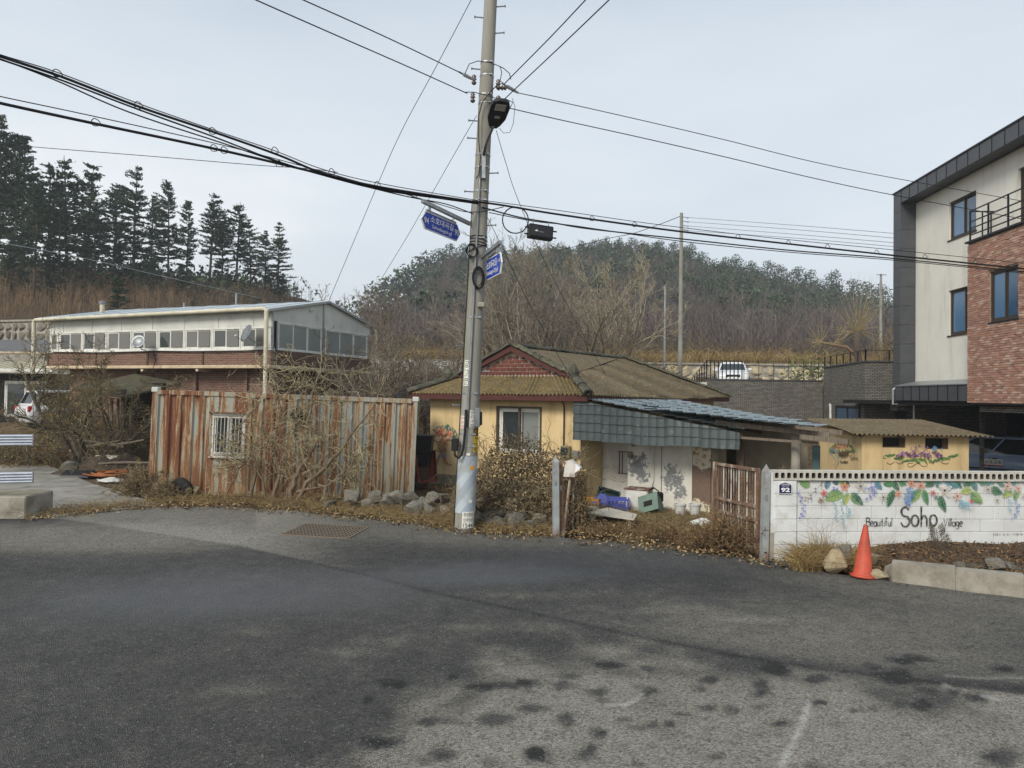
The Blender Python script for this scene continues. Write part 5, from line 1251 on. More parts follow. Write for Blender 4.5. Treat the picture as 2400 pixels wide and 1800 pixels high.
cable('thin wire slanting from the pole down behind the container', [(1117, 271), (1060, 370), (960, 545), (890, 660)], (-.6, 13.3), (-6, 24), .006)
cable('thin drop wire from the lamp down to the house roof', [(1163, 305), (1185, 380), (1215, 470), (1290, 640), (1420, 880)], (-.4, 13.2), (2.2, 18.5), .006)
cable('thin drop wire from the pole towards the house eave', [(1140, 505), (1175, 575), (1245, 720), (1330, 870), (1372, 930)], (-.5, 13.3), (1.9, 17.0), .006)
cable('pale wire slanting over the roof of the brick building', [(-60, 553), (0, 568), (200, 606), (400, 652), (615, 700)], (-30, 30), (-24, 70), .025, mat='galvanised')
cable('faint wire from the far pole to the left, crossing the hill', [(1594, 507), (1540, 528), (1480, 548), (1420, 560), (1300, 590)], (10.0, 42), (-4, 60), .02)
for k, (y0, y1, y2) in enumerate(((509, 527, 549), (519, 537, 560), (529, 548, 571), (540, 557, 580))):
    cable('thin pale wire from the far pole to the cream building, %s' % ('topmost', 'second from the top', 'third from the top', 'lowest')[k], [(1602, y0), (1850, y1), (2120, y2)], (10.1, 42), (16.2, 31), .012, mat='steel_grey')
for k, yy in enumerate((700, 768, 818)):
    pass
# small rings that hold the bundles
for i, (a, b2, Pa, Pb) in enumerate(((135, 172, PP, LP_), (325, 247, PP, LP_), (499, 307, PP, LP_), (645, 352, PP, LP_), (225, 287, PP, LP_), (502, 347, PP, LP_), (526, 352, PP, LP_), (655, 384, PP, LP_), (778, 402, PP, LP_), (885, 432, PP, LP_), (970, 456, PP, LP_), (1388, 512, PP, RP_), (1488, 526, PP, RP_), (1730, 554, PP, RP_), (1848, 568, PP, RP_), (1940, 577, PP, RP_), (2055, 590, PP, RP_), (2168, 600, PP, RP_), (2286, 612, PP, RP_))):
    d = Vector((Pb[0] - Pa[0], Pb[1] - Pa[1], 0)).normalized(); p = on_plane(a, b2, (Pa[0], Pa[1], 0), (-d.y, d.x, 0))
    o = MB().tube([Vector((0, 0, 0)) + d * (.05 * math.cos(t)) + Vector((0, 0, .045 * math.sin(t))) + Vector((-d.y, d.x, 0)) * (.02 * math.sin(2 * t)) for t in np.linspace(0, 2 * math.pi, 13)[:-1]], .006, 5, closed=True).build('cable_ring', M['black_cable'])
    o.location = p; _set(o, 'wire ring on the cables, %s of the pole' % (('%s from left, left' % ('first second third fourth fifth sixth seventh eighth ninth tenth eleventh'.split()[sorted([135, 325, 499, 645, 225, 502, 526, 655, 778, 885, 970]).index(a)])) if i < 11 else '%s from right, right' % 'eighth seventh sixth fifth fourth third second first'.split()[i - 11]), 'cable ring', 'rings on the overhead cables')
w = MB(); rs = random.Random(5)
cc = on_plane(1208, 516, (PP[0], PP[1], 0), (-(RP_[1] - PP[1]), RP_[0] - PP[0], 0))
for k in range(6):
    r1 = .235 * rs.uniform(.94, 1.04); w.tube([Vector((math.cos(t) * r1 + rs.uniform(-.002, .002), rs.uniform(-.015, .015), math.sin(t) * r1 * 1.02)) for t in np.linspace(0, 2 * math.pi, 33)[:-1]], .008, 5, closed=True)
o = w.build('cable_coil', M['black_cable'], smooth=True); o.location = cc; _set(o, 'round coil of black cable hanging right of the pole', 'cable coil')
bc = on_plane(1266, 545, (PP[0], PP[1], 0), (-(RP_[1] - PP[1]), RP_[0] - PP[0], 0)); sb = thing('splice_box', 'black cable splice box hanging below the cables right of the coil', 'splice box', bc, math.atan2(RP_[1] - PP[1], RP_[0] - PP[0]))
sb.rotation_euler = (0, R(4), sb.rotation_euler.z)
MB().bbox(-.235, .235, -.07, .07, -.13, .13, .015).build('casing', M['black_metal'], sb)
MB().bbox(-.2, .2, -.085, -.07, -.1, .1, .01).build('cover', M['lamp_body'], sb)
w = MB(); w.poly([(-.14, -.088, .0), (-.1, -.088, .02), (-.085, -.088, .035), (-.09, -.088, .01), (-.06, -.088, .005), (-.1, -.088, -.01)]); w.build('emblem', M['white_paint'], sb, fix=False)
MB().box(-.05, .04, -.088, -.086, -.015, .0).build('emblem', M['steel_grey'], sb)
for zz in (-.06, .06): MB().tube([(.23, 0, zz), (.32, 0, zz)], .014, 6).build('cable_gland', M['black_cable'], sb)
for zz in (-.06, .06): MB().tube([(-.23, 0, zz), (-.3, 0, zz)], .014, 6).build('cable_gland', M['black_cable'], sb)
MB().tube([(-.15, 0, .13), (-.15, 0, .24)], .008, 5).build('hanger', M['steel_grey'], sb); MB().tube([(.15, 0, .13), (.15, 0, .22)], .008, 5).build('hanger', M['steel_grey'], sb)

# ------------------------------------------------------------------ other poles
def far_pole(name, label, px, ytop, ybase, Y, d0, d1, mat, extras=()):
    p = at(px, ybase, Y); t = at(px, ytop, Y); o = thing(name, label, 'pole', (p.x, p.y, p.z))
    h = t.z - p.z; MB().tube([(0, 0, -.6), (0, 0, h)], [d0 / 2, d1 / 2], 12).build('shaft', M[mat], o, smooth=True, angle=50)
    return o, h
o, h = far_pole('far_utility_pole', 'pale concrete utility pole standing left of the white car', 1594, 499, 884, 42, .3, .19, 'pole_concrete')
for k in range(4):
    MB().tube([(.08, -.05, h - .25 - k * .25), (.35, -.05, h - .3 - k * .25)], .02, 5).build('bracket', M['steel_grey'], o)
    MB().lathe([(.02, -.05), (.05, -.03), (.03, 0), (.05, .03), (.02, .05)], 8, mat4=Matrix.Translation((.38, -.05, h - .3 - k * .25))).build('insulator', M['pale_panel'], o)
for k in range(8): MB().tube([(-.12 if k % 2 else .12, -.05, 2 + k * .55), (-.28 if k % 2 else .28, -.05, 2 + k * .55)], .012, 5).build('step_bolt', M['steel_grey'], o)
o, h = far_pole('steel_pole', 'slim galvanised steel pole beside the far concrete pole', 1557, 673, 880, 41.5, .14, .12, 'galvanised')
MB().lathe([(.07, 0), (.08, .02), (.04, .06)], 10, mat4=Matrix.Translation((0, 0, h))).build('cap', M['galvanised'], o)
o, h = far_pole('far_utility_pole', 'far concrete pole with crossarm beside the pollarded tree', 2064, 642, 830, 70, .32, .2, 'pole_concrete')
MB().bar((-.5, -.1, h - .1), (.5, -.1, h - .1), .06, .06).build('crossarm', M['steel_grey'], o); MB().bar((-.7, -.1, h - 3.2), (.3, -.1, h - 3.2), .08, .08).build('crossarm', M['steel_grey'], o)
o, h = far_pole('far_utility_pole', 'far concrete pole with crossarms standing among the rightmost conifers', 662, 640, 722, 96, .4, .3, 'pole_concrete')
MB().bar((-1.2, -.1, h - 1), (1.2, -.1, h - 1), .1, .1).build('crossarm', M['steel_grey'], o); MB().bar((-.4, -.1, h - 2.6), (1.2, -.1, h - 2.6), .1, .1).build('crossarm', M['steel_grey'], o)
o, h = far_pole('steel_pole', 'short pale post above the roof of the brick building, right one', 553, 690, 730, 60, .2, .18, 'galvanised')
MB().lathe([(.1, 0), (.1, .04), (.04, .1)], 10, mat4=Matrix.Translation((0, 0, h))).build('cap', M['galvanised'], o)
o, h = far_pole('steel_pole', 'short pale post above the roof of the brick building, left one', 431, 712, 740, 60, .22, .2, 'galvanised')
MB().lathe([(.11, 0), (.11, .04), (.04, .1)], 10, mat4=Matrix.Translation((0, 0, h))).build('cap', M['galvanised'], o)
# ------------------------------------------------------------------ painted block wall
pm('white_block_paint', S(212, 214, 213), S(198, 199, 197), 2.5, .85, c3=S(168, 164, 154), s3=2.4, lo3=.54, hi3=.8, bmp=.3, bs=45, rv=.025, coord='World')
pm('grey_block', S(196, 194, 184), S(176, 172, 160), 7, .95, rv=.06, bmp=.4, bs=60)
pm('block_hole_shade', S(104, 98, 86), S(84, 78, 68), 8, .95)  # recess shade painted into the holes, darker than the block face
pm('joint_grey', S(136, 134, 128), S(206, 206, 203), 3.5, .95)  # uneven mortar colour of the block joints
vcm('mural_paint', .8, nz=.16, ns=40); _n = M['mural_paint'].node_tree; _b = [q for q in _n.nodes if q.bl_idname == 'ShaderNodeBsdfPrincipled'][0]; _f2 = noise_fac(_n.nodes, _n.links, 32, 6, (1, 1, 1), .32, .62, rough=.75); _mr = _n.nodes.new('ShaderNodeMapRange'); _mr.inputs[3].default_value = .25; _n.links.new(_f2, _mr.inputs[0]); _n.links.new(_mr.outputs[0], _b.inputs['Alpha'])
wa = Vector((4.1, 11.1, -.05)); wrot = R(3.2)
bw_ = thing('painted_wall', 'white painted block wall with leaf mural and Beautiful Soho Village lettering', 'wall', wa, wrot)
W4 = Matrix.Translation(wa) @ Matrix.Rotation(wrot, 4, 'Z'); W4i = W4.inverted(); WN = W4.to_3x3() @ Vector((0, -1, 0))
WX1 = 5.6; blk = {}
MB().box(.02, WX1, .012, .14, -.2, 1.22).build('joint_mortar', M['joint_grey'], bw_)
def block(x0, x1, z0, z1, y=0.0, mat='white_block_paint'):
    key = (round(x1 - x0, 3), round(z1 - z0, 3), mat)
    if key not in blk:
        o = MB().bbox(0, x1 - x0, 0, .13, 0, z1 - z0, .007).build('block', M[mat], bw_); blk[key] = o.data
    else: o = link_mesh('block', blk[key], bw_)
    o.location = (x0, y + random.uniform(-.002, .002), z0); return o
for r_ in range(7):
    z0 = -.17 + r_ * .2; x = .38 - (.2 if r_ % 2 else 0); x = max(x, .36)
    first = r_ % 2
    while x < WX1:
        l = .2 if first else .4; first = 0
        block(x, min(x + l - .005, WX1), z0, z0 + (.196 if r_ < 6 else .19)); x += l
    block(.0, .355, z0, z0 + .196, -.035)
# pierced cap course
cell = .0975; cb_mesh = None; n_cb = int(WX1 / (cell * 4)) + 1
for i in range(n_cb):
    if cb_mesh is None:
        w = MB(); Wd, Hh, Dp = cell * 4 - .004, .15, .17
        hw, hz0, hz1 = .03, .032, .118
        xs_ = [0.0]
        for k in range(4): xs_ += [cell * (k + .5) - hw, cell * (k + .5) + hw]
        xs_.append(Wd)
        for k in range(len(xs_) - 1):
            a, b2 = xs_[k], xs_[k + 1]
            if k % 2 == 0: w.quad((a, 0, 0), (b2, 0, 0), (b2, 0, Hh), (a, 0, Hh))
            else:
                c_ = .012
                w.poly([(a, 0, 0), (b2, 0, 0), (b2, 0, hz0 + c_), (b2 - c_, 0, hz0), (a + c_, 0, hz0), (a, 0, hz0 + c_)]); w.poly([(a, 0, hz1 - c_), (a + c_, 0, hz1), (b2 - c_, 0, hz1), (b2, 0, hz1 - c_), (b2, 0, Hh), (a, 0, Hh)])
                loop = [(a + c_, hz0), (b2 - c_, hz0), (b2, hz0 + c_), (b2, hz1 - c_), (b2 - c_, hz1), (a + c_, hz1), (a, hz1 - c_), (a, hz0 + c_)]
                for q in range(8):
                    (u0, v0), (u1, v1) = loop[q], loop[(q + 1) % 8]; w.add([(u0, 0, v0), (u1, 0, v1), (u1, Dp * .7, v1), (u0, Dp * .7, v0)], [(0, 1, 2, 3)], 1)
                w.add([(u, Dp * .7, v) for u, v in loop], [tuple(range(8))], 1)
        w.quad((0, 0, Hh), (Wd, 0, Hh), (Wd, Dp, Hh), (0, Dp, Hh)); w.quad((0, 0, 0), (0, Dp, 0), (Wd, Dp, 0), (Wd, 0, 0)); w.quad((0, Dp, 0), (0, Dp, Hh), (Wd, Dp, Hh), (Wd, Dp, 0)); w.quad((0, 0, 0), (0, 0, Hh), (0, Dp, Hh), (0, Dp, 0)); w.quad((Wd, 0, 0), (Wd, Dp, 0), (Wd, Dp, Hh), (Wd, 0, Hh))
        o = w.build('cap_block', [M['grey_block'], M['block_hole_shade']], bw_, fix=False); cb_mesh = o.data
    else: o = link_mesh('cap_block', cb_mesh, bw_)
    o.location = (-.02 + i * cell * 4, -.045 + random.uniform(-.004, .004), 1.235 + random.uniform(-.003, .003))
MB().box(-.06, .02, -.03, .13, -.2, .42).build('rough_base', M['old_concrete'], bw_)
MB().box(-.05, .0, -.02, .1, .42, 1.36).build('end_strip', M['white_block_paint'], bw_)

# --- mural: flat paint laid on the wall face
class Mural:
    def __init__(s, base, fn): s.w = MB(); s.fn = fn; s.q = 0
    def P(s, x, y): return s.fn(x, y, s.q)
    def shape(s, pts, c, c2=None):
        s.q += 1; k = len(pts); cx = sum(p[0] for p in pts) / k; cy = sum(p[1] for p in pts) / k
        b0 = len(s.w.v); s.w.add([s.P(cx, cy)] + [s.P(*p) for p in pts], [(0, i + 1, (i + 1) % k + 1) for i in range(k)], 0, c)
        if c2:
            for i in range(k):
                if i < k / 2: s.w.c[b0 + 1 + i] = c2
    def stroke(s, pts, wd, c, taper=.5):
        s.q += 1; brush(s.w, pts, lambda a, b2: s.P(a, b2), wd, 0, c, taper)
    def leaf(s, cx, cy, ln, wd, ang, c, c2, vein=None):
        a = R(ang); d = (math.cos(a), math.sin(a)); n = (-d[1], d[0]); up, dn = [], []
        for i in range(9):
            t = i / 8; ww = wd * .5 * math.sin(math.pi * t ** .8) ** .85; x = (t - .5) * ln
            bend = wd * .12 * math.sin(math.pi * t)
            up.append((cx + d[0] * x + n[0] * (ww + bend), cy + d[1] * x + n[1] * (ww + bend))); dn.append((cx + d[0] * x - n[0] * (ww - bend), cy + d[1] * x - n[1] * (ww - bend)))
        s.shape(up + dn[::-1][1:-1], c, c2)
        vn = vein or tuple(v * .45 for v in c)
        s.stroke([(cx + d[0] * ln * t + n[0] * wd * .1, cy + d[1] * ln * t + n[1] * wd * .1) for t in (-.45, -.2, .05, .3, .5)], ln * .028, vn)
        for t in (-.25, -.08, .1, .26):
            for sg in (-1, 1):
                ww = wd * .34 * sg; s.stroke([(cx + d[0] * ln * t, cy + d[1] * ln * t), (cx + d[0] * ln * (t + .14) + n[0] * ww, cy + d[1] * ln * (t + .14) + n[1] * ww)], ln * .018, vn)
    def flower(s, cx, cy, r, c, k=5, core=(.03, .02, .015), thin=.55, rot=0):
        for i in range(k):
            a = R(rot + 360 * i / k + random.uniform(-8, 8)); px, py = cx + math.cos(a) * r * .55, cy + math.sin(a) * r * .55
            pts = [(px + math.cos(a) * math.cos(t) * r * .5 - math.sin(a) * math.sin(t) * r * thin * .5, py + math.sin(a) * math.cos(t) * r * .5 + math.cos(a) * math.sin(t) * r * thin * .5) for t in np.linspace(0, 2 * math.pi, 9)[:-1]]
            s.shape(pts, c, tuple(min(1, v * 1.25) for v in c)); s.stroke([(cx, cy), (px, py)], r * .08, tuple(v * .4 for v in c))
        s.dot(cx, cy, r * .16, core)
    def dot(s, cx, cy, r, c, e=1.0): s.shape([(cx + math.cos(t) * r, cy + math.sin(t) * r * e) for t in np.linspace(0, 2 * math.pi, 8)[:-1]], c)
    def sprig(s, pts, c, r, n, wd=1.0):
        s.stroke(pts, wd, c, .2)
        for i in range(n):
            t = (i + .7) / n * (len(pts) - 1); k = min(int(t), len(pts) - 2); f = t - k
            x = pts[k][0] * (1 - f) + pts[k + 1][0] * f; y = pts[k][1] * (1 - f) + pts[k + 1][1] * f
            s.dot(x + (r * 1.5 if i % 2 else -r * 1.5), y, r, c, 1.25)
    def build(s, name, parent): return s.w.build(name, M['mural_paint'], parent, col=True, fix=False)
def wall_fn(zx, zy, q, sc=.27125, ox=1800, oy=1090):
    p = W4i @ on_plane(ox + zx * sc, oy + zy * sc, wa, WN); return (p.x, -.008 - q * .00006, p.z)
G1, G2, LG, YG, TL, TB, DG = S(118, 158, 104), S(62, 108, 82), S(142, 174, 100), S(182, 192, 104), S(90, 146, 146), S(104, 148, 174), S(88, 106, 114)
G = S(70, 134, 86)
mu = Mural(None, wall_fn)
for t in ((315, 167, 105, 78, 200, G1, LG), (515, 172, 85, 55, 110, TB, DG), (582, 152, 64, 52, 190, DG, TL), (675, 152, 84, 50, 40, G2, G), (638, 152, 54, 44, 90, G1, YG), (570, 275, 170, 105, 160, LG, G1), (675, 295, 118, 62, 110, YG, G1), (768, 290, 150, 82, 45, G2, G1),
          (955, 172, 98, 56, 55, TL, TB), (1035, 166, 92, 60, 180, G, G1), (1105, 177, 100, 50, 60, G2, G), (1160, 157, 74, 46, 15, G, G1), (1060, 287, 165, 66, 110, G2, G), (1275, 267, 138, 78, 120, LG, G), (1360, 277, 146, 58, 75, G, G1), (1395, 167, 96, 66, 160, G2, G), (1470, 162, 74, 60, 120, TL, G2),
          (1585, 162, 116, 72, 30, TL, TB), (1645, 167, 84, 46, 50, G2, TL), (1505, 332, 158, 68, 70, G2, G), (1720, 157, 94, 70, 150, G2, TL), (1785, 182, 84, 52, 70, TL, G2), (1705, 227, 108, 66, 170, YG, LG), (1800, 277, 140, 88, 45, LG, G), (1850, 152, 74, 42, 20, G, TL), (1915, 152, 84, 46, 150, TL, G), (1970, 217, 118, 72, 30, G2, G),
          (2010, 157, 74, 46, 50, TL, G), (2060, 252, 104, 62, 150, YG, G), (2140, 262, 96, 52, 110, LG, G), (2125, 152, 64, 46, 130, TL, G2), (2240, 170, 90, 50, 60, G, G1), (2330, 230, 110, 60, 120, LG, G), (2420, 180, 90, 60, 40, TL, G)):
    mu.leaf(*t)
OR, RD, WH, PK, BRN = S(214, 140, 112), S(196, 104, 92), S(206, 196, 186), S(206, 172, 156), S(150, 130, 118)
for t in ((655, 187, 42, OR), (475, 242, 34, RD), (320, 277, 32, WH), (450, 301, 30, BRN), (1115, 246, 32, OR), (1230, 161, 36, OR), (1310, 176, 36, OR), (1415, 236, 26, RD), (1440, 276, 22, DG), (1515, 217, 68, WH), (1625, 266, 44, PK), (1745, 306, 22, RD), (2055, 181, 42, PK), (2145, 201, 38, PK), (2200, 260, 30, WH)):
    mu.flower(*t, 5 if t[2] < 50 else 4, rot=random.uniform(0, 60))
for t in ((790, 180, 56), (985, 276, 46), (1885, 207, 46), (1965, 301, 38)): mu.flower(t[0], t[1], t[2], S(184, 172, 160), 6, (.02, .02, .02), .22)
BL_ = S(76, 92, 186); TE = S(98, 166, 188)
mu.sprig([(262, 220), (270, 280), (296, 340), (298, 390), (285, 430), (275, 460)], BL_, 9, 9, 4); mu.sprig([(560, 315), (570, 350), (582, 400), (570, 440), (578, 475)], TE, 6, 8, 5)
mu.sprig([(635, 295), (615, 350), (640, 400), (625, 440), (640, 490), (640, 525)], TE, 6, 8, 5); mu.sprig([(672, 345), (692, 385), (680, 420), (682, 450)], TE, 7, 7, 5)
for a, b2 in (((930, 150), (840, 300)), ((925, 210), (850, 290)), ((900, 180), (835, 210))): mu.sprig([a, ((a[0] + b2[0]) / 2 + 10, (a[1] + b2[1]) / 2), b2], S(120, 130, 190), 8, 7, 3)
for dx in (-28, 0, 28): mu.sprig([(1215 + dx * .4, 190), (1212 + dx, 250), (1195 + dx * .6, 300), (1195, 345)], S(92, 132, 184), 9, 8, 5)
for k in range(7): mu.sprig([(1650, 295), (1665 + k * 12 - 20, 330), (1640 + k * 18, 350 + 8 * (k % 3) + 25 * (k % 2))], S(132, 178, 194), 7, 4, 3)
mu.sprig([(2072, 285), (2078, 330), (2066, 400)], TE, 8, 4, 4); mu.sprig([(2130, 300), (2142, 360), (2125, 420), (2098, 465)], S(96, 130, 190), 9, 7, 5)
mu.sprig([(485, 140), (440, 165), (400, 210), (370, 250), (345, 300)], S(86, 92, 88), 8, 6, 4); mu.sprig([(560, 190), (575, 200), (560, 215)], BL_, 9, 3, 4)
for p_ in ((200, 330, 250, 335), (1950, 415, 1980, 413)): mu.stroke([(p_[0], p_[1]), (p_[2], p_[3])], 3, S(120, 118, 112))
mu.build('leaf_mural', bw_)
w = MB(); K = S(34, 34, 36); lay[0] = 0
tfn = lambda a, b2, q: wall_fn(a, -b2, 60 + q % 40)
brush_text(w, 'Beautiful', tfn, 842, -527, 74, 9, 0, K, .80); brush_text(w, 'Soho', tfn, 1138, -527, 168, 19, 0, K, .80); brush_text(w, 'Village', tfn, 1512, -527, 72, 9, 0, K, .84)
put_text(w, '2023. 4. 8~ 사람의 지역', lambda a, b2: wall_fn(a, -b2, 50), 1938, 2270, -608, -588); w.c[-1] = K
w.c = [K] * len(w.v)
w.build('wall_lettering', M['mural_paint'], bw_, col=True, fix=False)
pm('plate_navy', S(30, 38, 84), rough=.35)
def pfn(a, b2, d): p = wall_fn(a, b2, 0); return (p[0], -.05 - d, p[2])
pl = MB().prism([pfn(a, b2, 0) for a, b2 in ((78, 165), (100, 150), (135, 140), (170, 150), (192, 165), (192, 245), (78, 245))], (0, -.008, 0)).build('house_number_plate', M['white_paint'], bw_)
MB().prism([pfn(a, b2, .009) for a, b2 in ((83, 169), (103, 155), (135, 146), (167, 155), (187, 169), (187, 240), (83, 240))], (0, -.002, 0)).build('plate_face', M['plate_navy'], pl)
w = MB(); put_text(w, '소호대곡길', lambda a, b2: pfn(a, -b2, .0125), 100, 172, -172, -155, bold=.01); put_text(w, 'Sohodaegok-gil', lambda a, b2: pfn(a, -b2, .0125), 106, 164, -183, -175); put_text(w, '92', lambda a, b2: pfn(a, -b2, .0125), 98, 174, -229, -191, bold=.04); w.build('plate_lettering', M['white_paint'], pl, fix=False)

# --- murals on the shed
S4i = (Matrix.Translation(shed.location)).inverted()
def shed_fn(zx, zy, q):
    p = S4i @ on_plane(1900 + zx * .226, 970 + zy * .226, shed.location, (0, -1, 0)); return (p.x, -.006 - q * .00006, p.z)
mu = Mural(None, shed_fn); rs = random.Random(2)
PU, PU2, LV = S(112, 70, 130), S(82, 44, 92), S(178, 144, 186)
for (x0, y0, x1, y1, x2, y2) in ((960, 495, 790, 520, 770, 440), (1240, 500, 1100, 555, 1000, 510)): pass
for pts in ([(785, 465), (755, 460), (755, 435), (780, 438)], [(870, 495), (830, 525), (795, 515), (790, 500)], [(880, 500), (925, 520), (955, 515), (950, 495), (930, 500)], [(1060, 515), (1030, 510), (1005, 520), (1010, 550), (1050, 550), (1090, 520), (1120, 515), (1160, 545), (1200, 545), (1210, 520), (1190, 505)], [(1250, 510), (1225, 505), (1225, 490), (1250, 495)], [(1345, 495), (1375, 515), (1410, 520), (1435, 505)], [(1480, 440), (1515, 440), (1512, 422), (1495, 420)]):
    mu.stroke(pts, 9, S(58, 38, 34), .5)
for k in range(26):
    t = k / 25; x = 800 + 700 * t; y = 455 + 30 * math.sin(math.pi * t) + rs.uniform(-22, 18) - (35 if t < .12 or t > .88 else 0)
    mu.leaf(x, y, rs.uniform(50, 70), rs.uniform(24, 32), rs.choice([20, 60, 120, 160, 200, -20]), rs.choice([G2, G, S(96, 140, 70)]), rs.choice([G1, LG]))
for k in range(120):
    t = rs.uniform(-1, 1); top = 315 + 115 * abs(t) ** 1.5; y = rs.uniform(top, 445); x = 1115 + t * 235
    if y > 400 or abs(t) > .55: mu.leaf(x, y, rs.uniform(24, 36), rs.uniform(14, 20), rs.uniform(0, 360), rs.choice([PU, PU2, LV]), rs.choice([LV, PU]))
    else: mu.leaf(x, y, rs.uniform(20, 30), rs.uniform(10, 15), rs.uniform(60, 120) * -1, rs.choice([S(150, 96, 88), S(190, 130, 120), PU2, LV]), rs.choice([S(220, 170, 150), LV]))
mu.shape([(1240, 380), (1245, 345), (1265, 325), (1290, 345), (1298, 380)], S(98, 146, 186)); mu.shape([(1330, 375), (1335, 350), (1342, 345), (1350, 375)], S(98, 146, 186))
mu.build('flower_mural', shed)
def shed_side_fn(zx, zy, q):   # the left wall runs back in depth
    p = S4i @ on_plane(1900 + zx * .226, 970 + zy * .226, shed.location, (-1, 0, 0)); return (-.006 - q * .00006, p.y, p.z)
mu = Mural(None, shed_side_fn)
for k in range(46):
    a = rs.uniform(0, math.pi); r_ = rs.uniform(.3, 1); mu.leaf(335 + 105 * r_ * math.cos(a), 370 - 95 * r_ * math.sin(a), 26, 13, rs.uniform(0, 360), rs.choice([S(214, 150, 110), S(224, 172, 130), S(196, 110, 80)]), S(230, 180, 140))
for k in range(26):
    a = math.pi * k / 25; mu.leaf(335 + 118 * math.cos(a), 385 - 80 * math.sin(a) * (k % 2), 34, 18, rs.uniform(0, 360), rs.choice([G2, G]), G1)
mu.shape([(290, 395), (310, 390), (360, 388), (412, 385), (405, 420), (380, 442), (340, 448), (310, 435)], S(84, 66, 48), S(104, 84, 60))
for k in range(6): mu.stroke([(292, 398 + k * 8), (350, 402 + k * 8), (408, 392 + k * 8)], 2.5, S(48, 38, 28))
mu.stroke([(262, 370), (240, 385), (225, 420), (250, 440), (265, 470)], 10, S(120, 160, 188)); mu.stroke([(265, 380), (290, 420), (300, 470), (290, 530)], 14, S(150, 178, 190)); mu.leaf(245, 380, 50, 22, 200, S(90, 140, 180), S(140, 176, 200)); mu.leaf(262, 375, 40, 20, 300, S(90, 140, 180), S(140, 176, 200))
mu.build('basket_mural', shed)
w = MB(); sfn = lambda a, b2, q: shed_side_fn(a, -b2, 200 + q % 40)
brush_text(w, 'Goodbye', sfn, 312, -512, 34, 5, 0, K, .62); brush_text(w, 'Soho', sfn, 412, -480, 50, 5, 0, K, .72); w.c = [K] * len(w.v); w.build('wall_lettering', M['mural_paint'], shed, col=True, fix=False)
# --- bouquet on the yellow house
H4 = Matrix.Translation(house.location) @ Matrix.Rotation(HA, 4, 'Z'); H4i = H4.inverted(); HN = H4.to_3x3() @ Vector((0, -1, 0))
def house_fn(zx, zy, q):
    p = H4i @ on_plane(950 + zx * .3617, 750 + zy * .3617, house.location, HN); return (p.x, -.006 - q * .00006, p.z)
mu = Mural(None, house_fn)
for k in range(70):
    a = rs.uniform(-.2, math.pi + .2); r_ = rs.uniform(.55, 1); mu.leaf(255 + 85 * r_ * math.cos(a), 765 - 90 * r_ * math.sin(a), 20, 10, rs.uniform(0, 360), rs.choice([G, G1, S(92, 140, 176), S(70, 110, 160), G2]), rs.choice([G1, TB]))
for k in range(60):
    a = rs.uniform(0, 2 * math.pi); r_ = rs.random() ** .5; mu.flower(252 + 62 * r_ * math.cos(a), 745 + 42 * r_ * math.sin(a), rs.uniform(9, 13), rs.choice([S(232, 176, 140), S(238, 200, 168), S(220, 140, 110), S(206, 120, 96)]), 5, S(190, 140, 60), .7)
mu.shape([(212, 785), (285, 782), (275, 830), (262, 865), (242, 868), (225, 830)], S(140, 96, 68), S(168, 122, 88))
for pts in ([(250, 850), (225, 830), (215, 845), (235, 855), (250, 850), (275, 828), (285, 842), (265, 856), (250, 850)],): mu.stroke(pts, 7, S(120, 70, 50))
mu.shape([(215, 890), (232, 868), (250, 862), (270, 866), (284, 890), (250, 895)], S(100, 140, 176), S(140, 176, 196))
mu.stroke([(245, 860), (232, 885), (222, 910), (210, 938), (222, 932)], 16, S(150, 100, 72)); mu.stroke([(255, 860), (262, 890), (275, 920), (295, 938), (312, 935)], 18, S(140, 88, 62))
mu.build('bouquet_mural', house)

# ------------------------------------------------------------------ gate, gateposts
pm('gate_rust', S(104, 78, 62), S(128, 102, 84), 12, .85, c3=S(176, 170, 160), s3=5, lo3=.5, hi3=.62, st3=(1, 1, .3))
pm('post_paint', S(156, 162, 163), S(138, 142, 140), 5, .7, c3=S(118, 80, 60), s3=4, lo3=.5, hi3=.64, st3=(1, 1, .4))
def gate_post(label, px, py_top, py_bot, Y, wd, mat='post_paint', cat='gatepost', point=True, lean_=0):
    p = at(px, py_bot, Y); t = at(px, py_top, Y); h = t.z - p.z
    o = thing('gatepost', label, cat, (p.x, p.y, p.z)); o.rotation_euler = (0, R(lean_), R(8))
    w = MB(); a = wd / 2; zt_ = h - (wd * 1.2 if point else 0); w.box(-a, a, -a, a, -.15, zt_); w.build('shaft', M[mat], o)
    if point:
        w = MB(); w.add([(-a, -a, zt_), (a, -a, zt_), (a, a, zt_), (-a, a, zt_), (0, 0, h)], [(0, 1, 4), (1, 2, 4), (2, 3, 4), (3, 0, 4)]); w.build('point', M[mat], o)
    w = MB(); w.box(-a * .6, a * .2, -a - .006, -a, h * .62, h * .68); w.build('latch_plate', M['galvanised'], o)
    return o
gate_post('pale steel gatepost with pointed top at the left end of the painted wall', 1790, 1087, 1312, 11.12, .1, lean_=1.3)
gate_post('pale steel gatepost with pointed top standing before the dead vines', 1303, 1065, 1254, 12.5, .105, lean_=-1)
gate_post('thin rusty leaning post beside the left gatepost', 1316, 1082, 1256, 12.6, .07, 'gate_rust', 'post', False, -1.5)
gr, gl = at(1778, 1306, 11.2), at(1672, 1290, 12.3)
gate = thing('gate', 'rusty barred steel gate leaf standing open beside the painted wall', 'gate', (gr.x, gr.y, -.02), math.atan2(gl.y - gr.y, gl.x - gr.x))
GLn = math.hypot(gl.x - gr.x, gl.y - gr.y); GH = 1.37
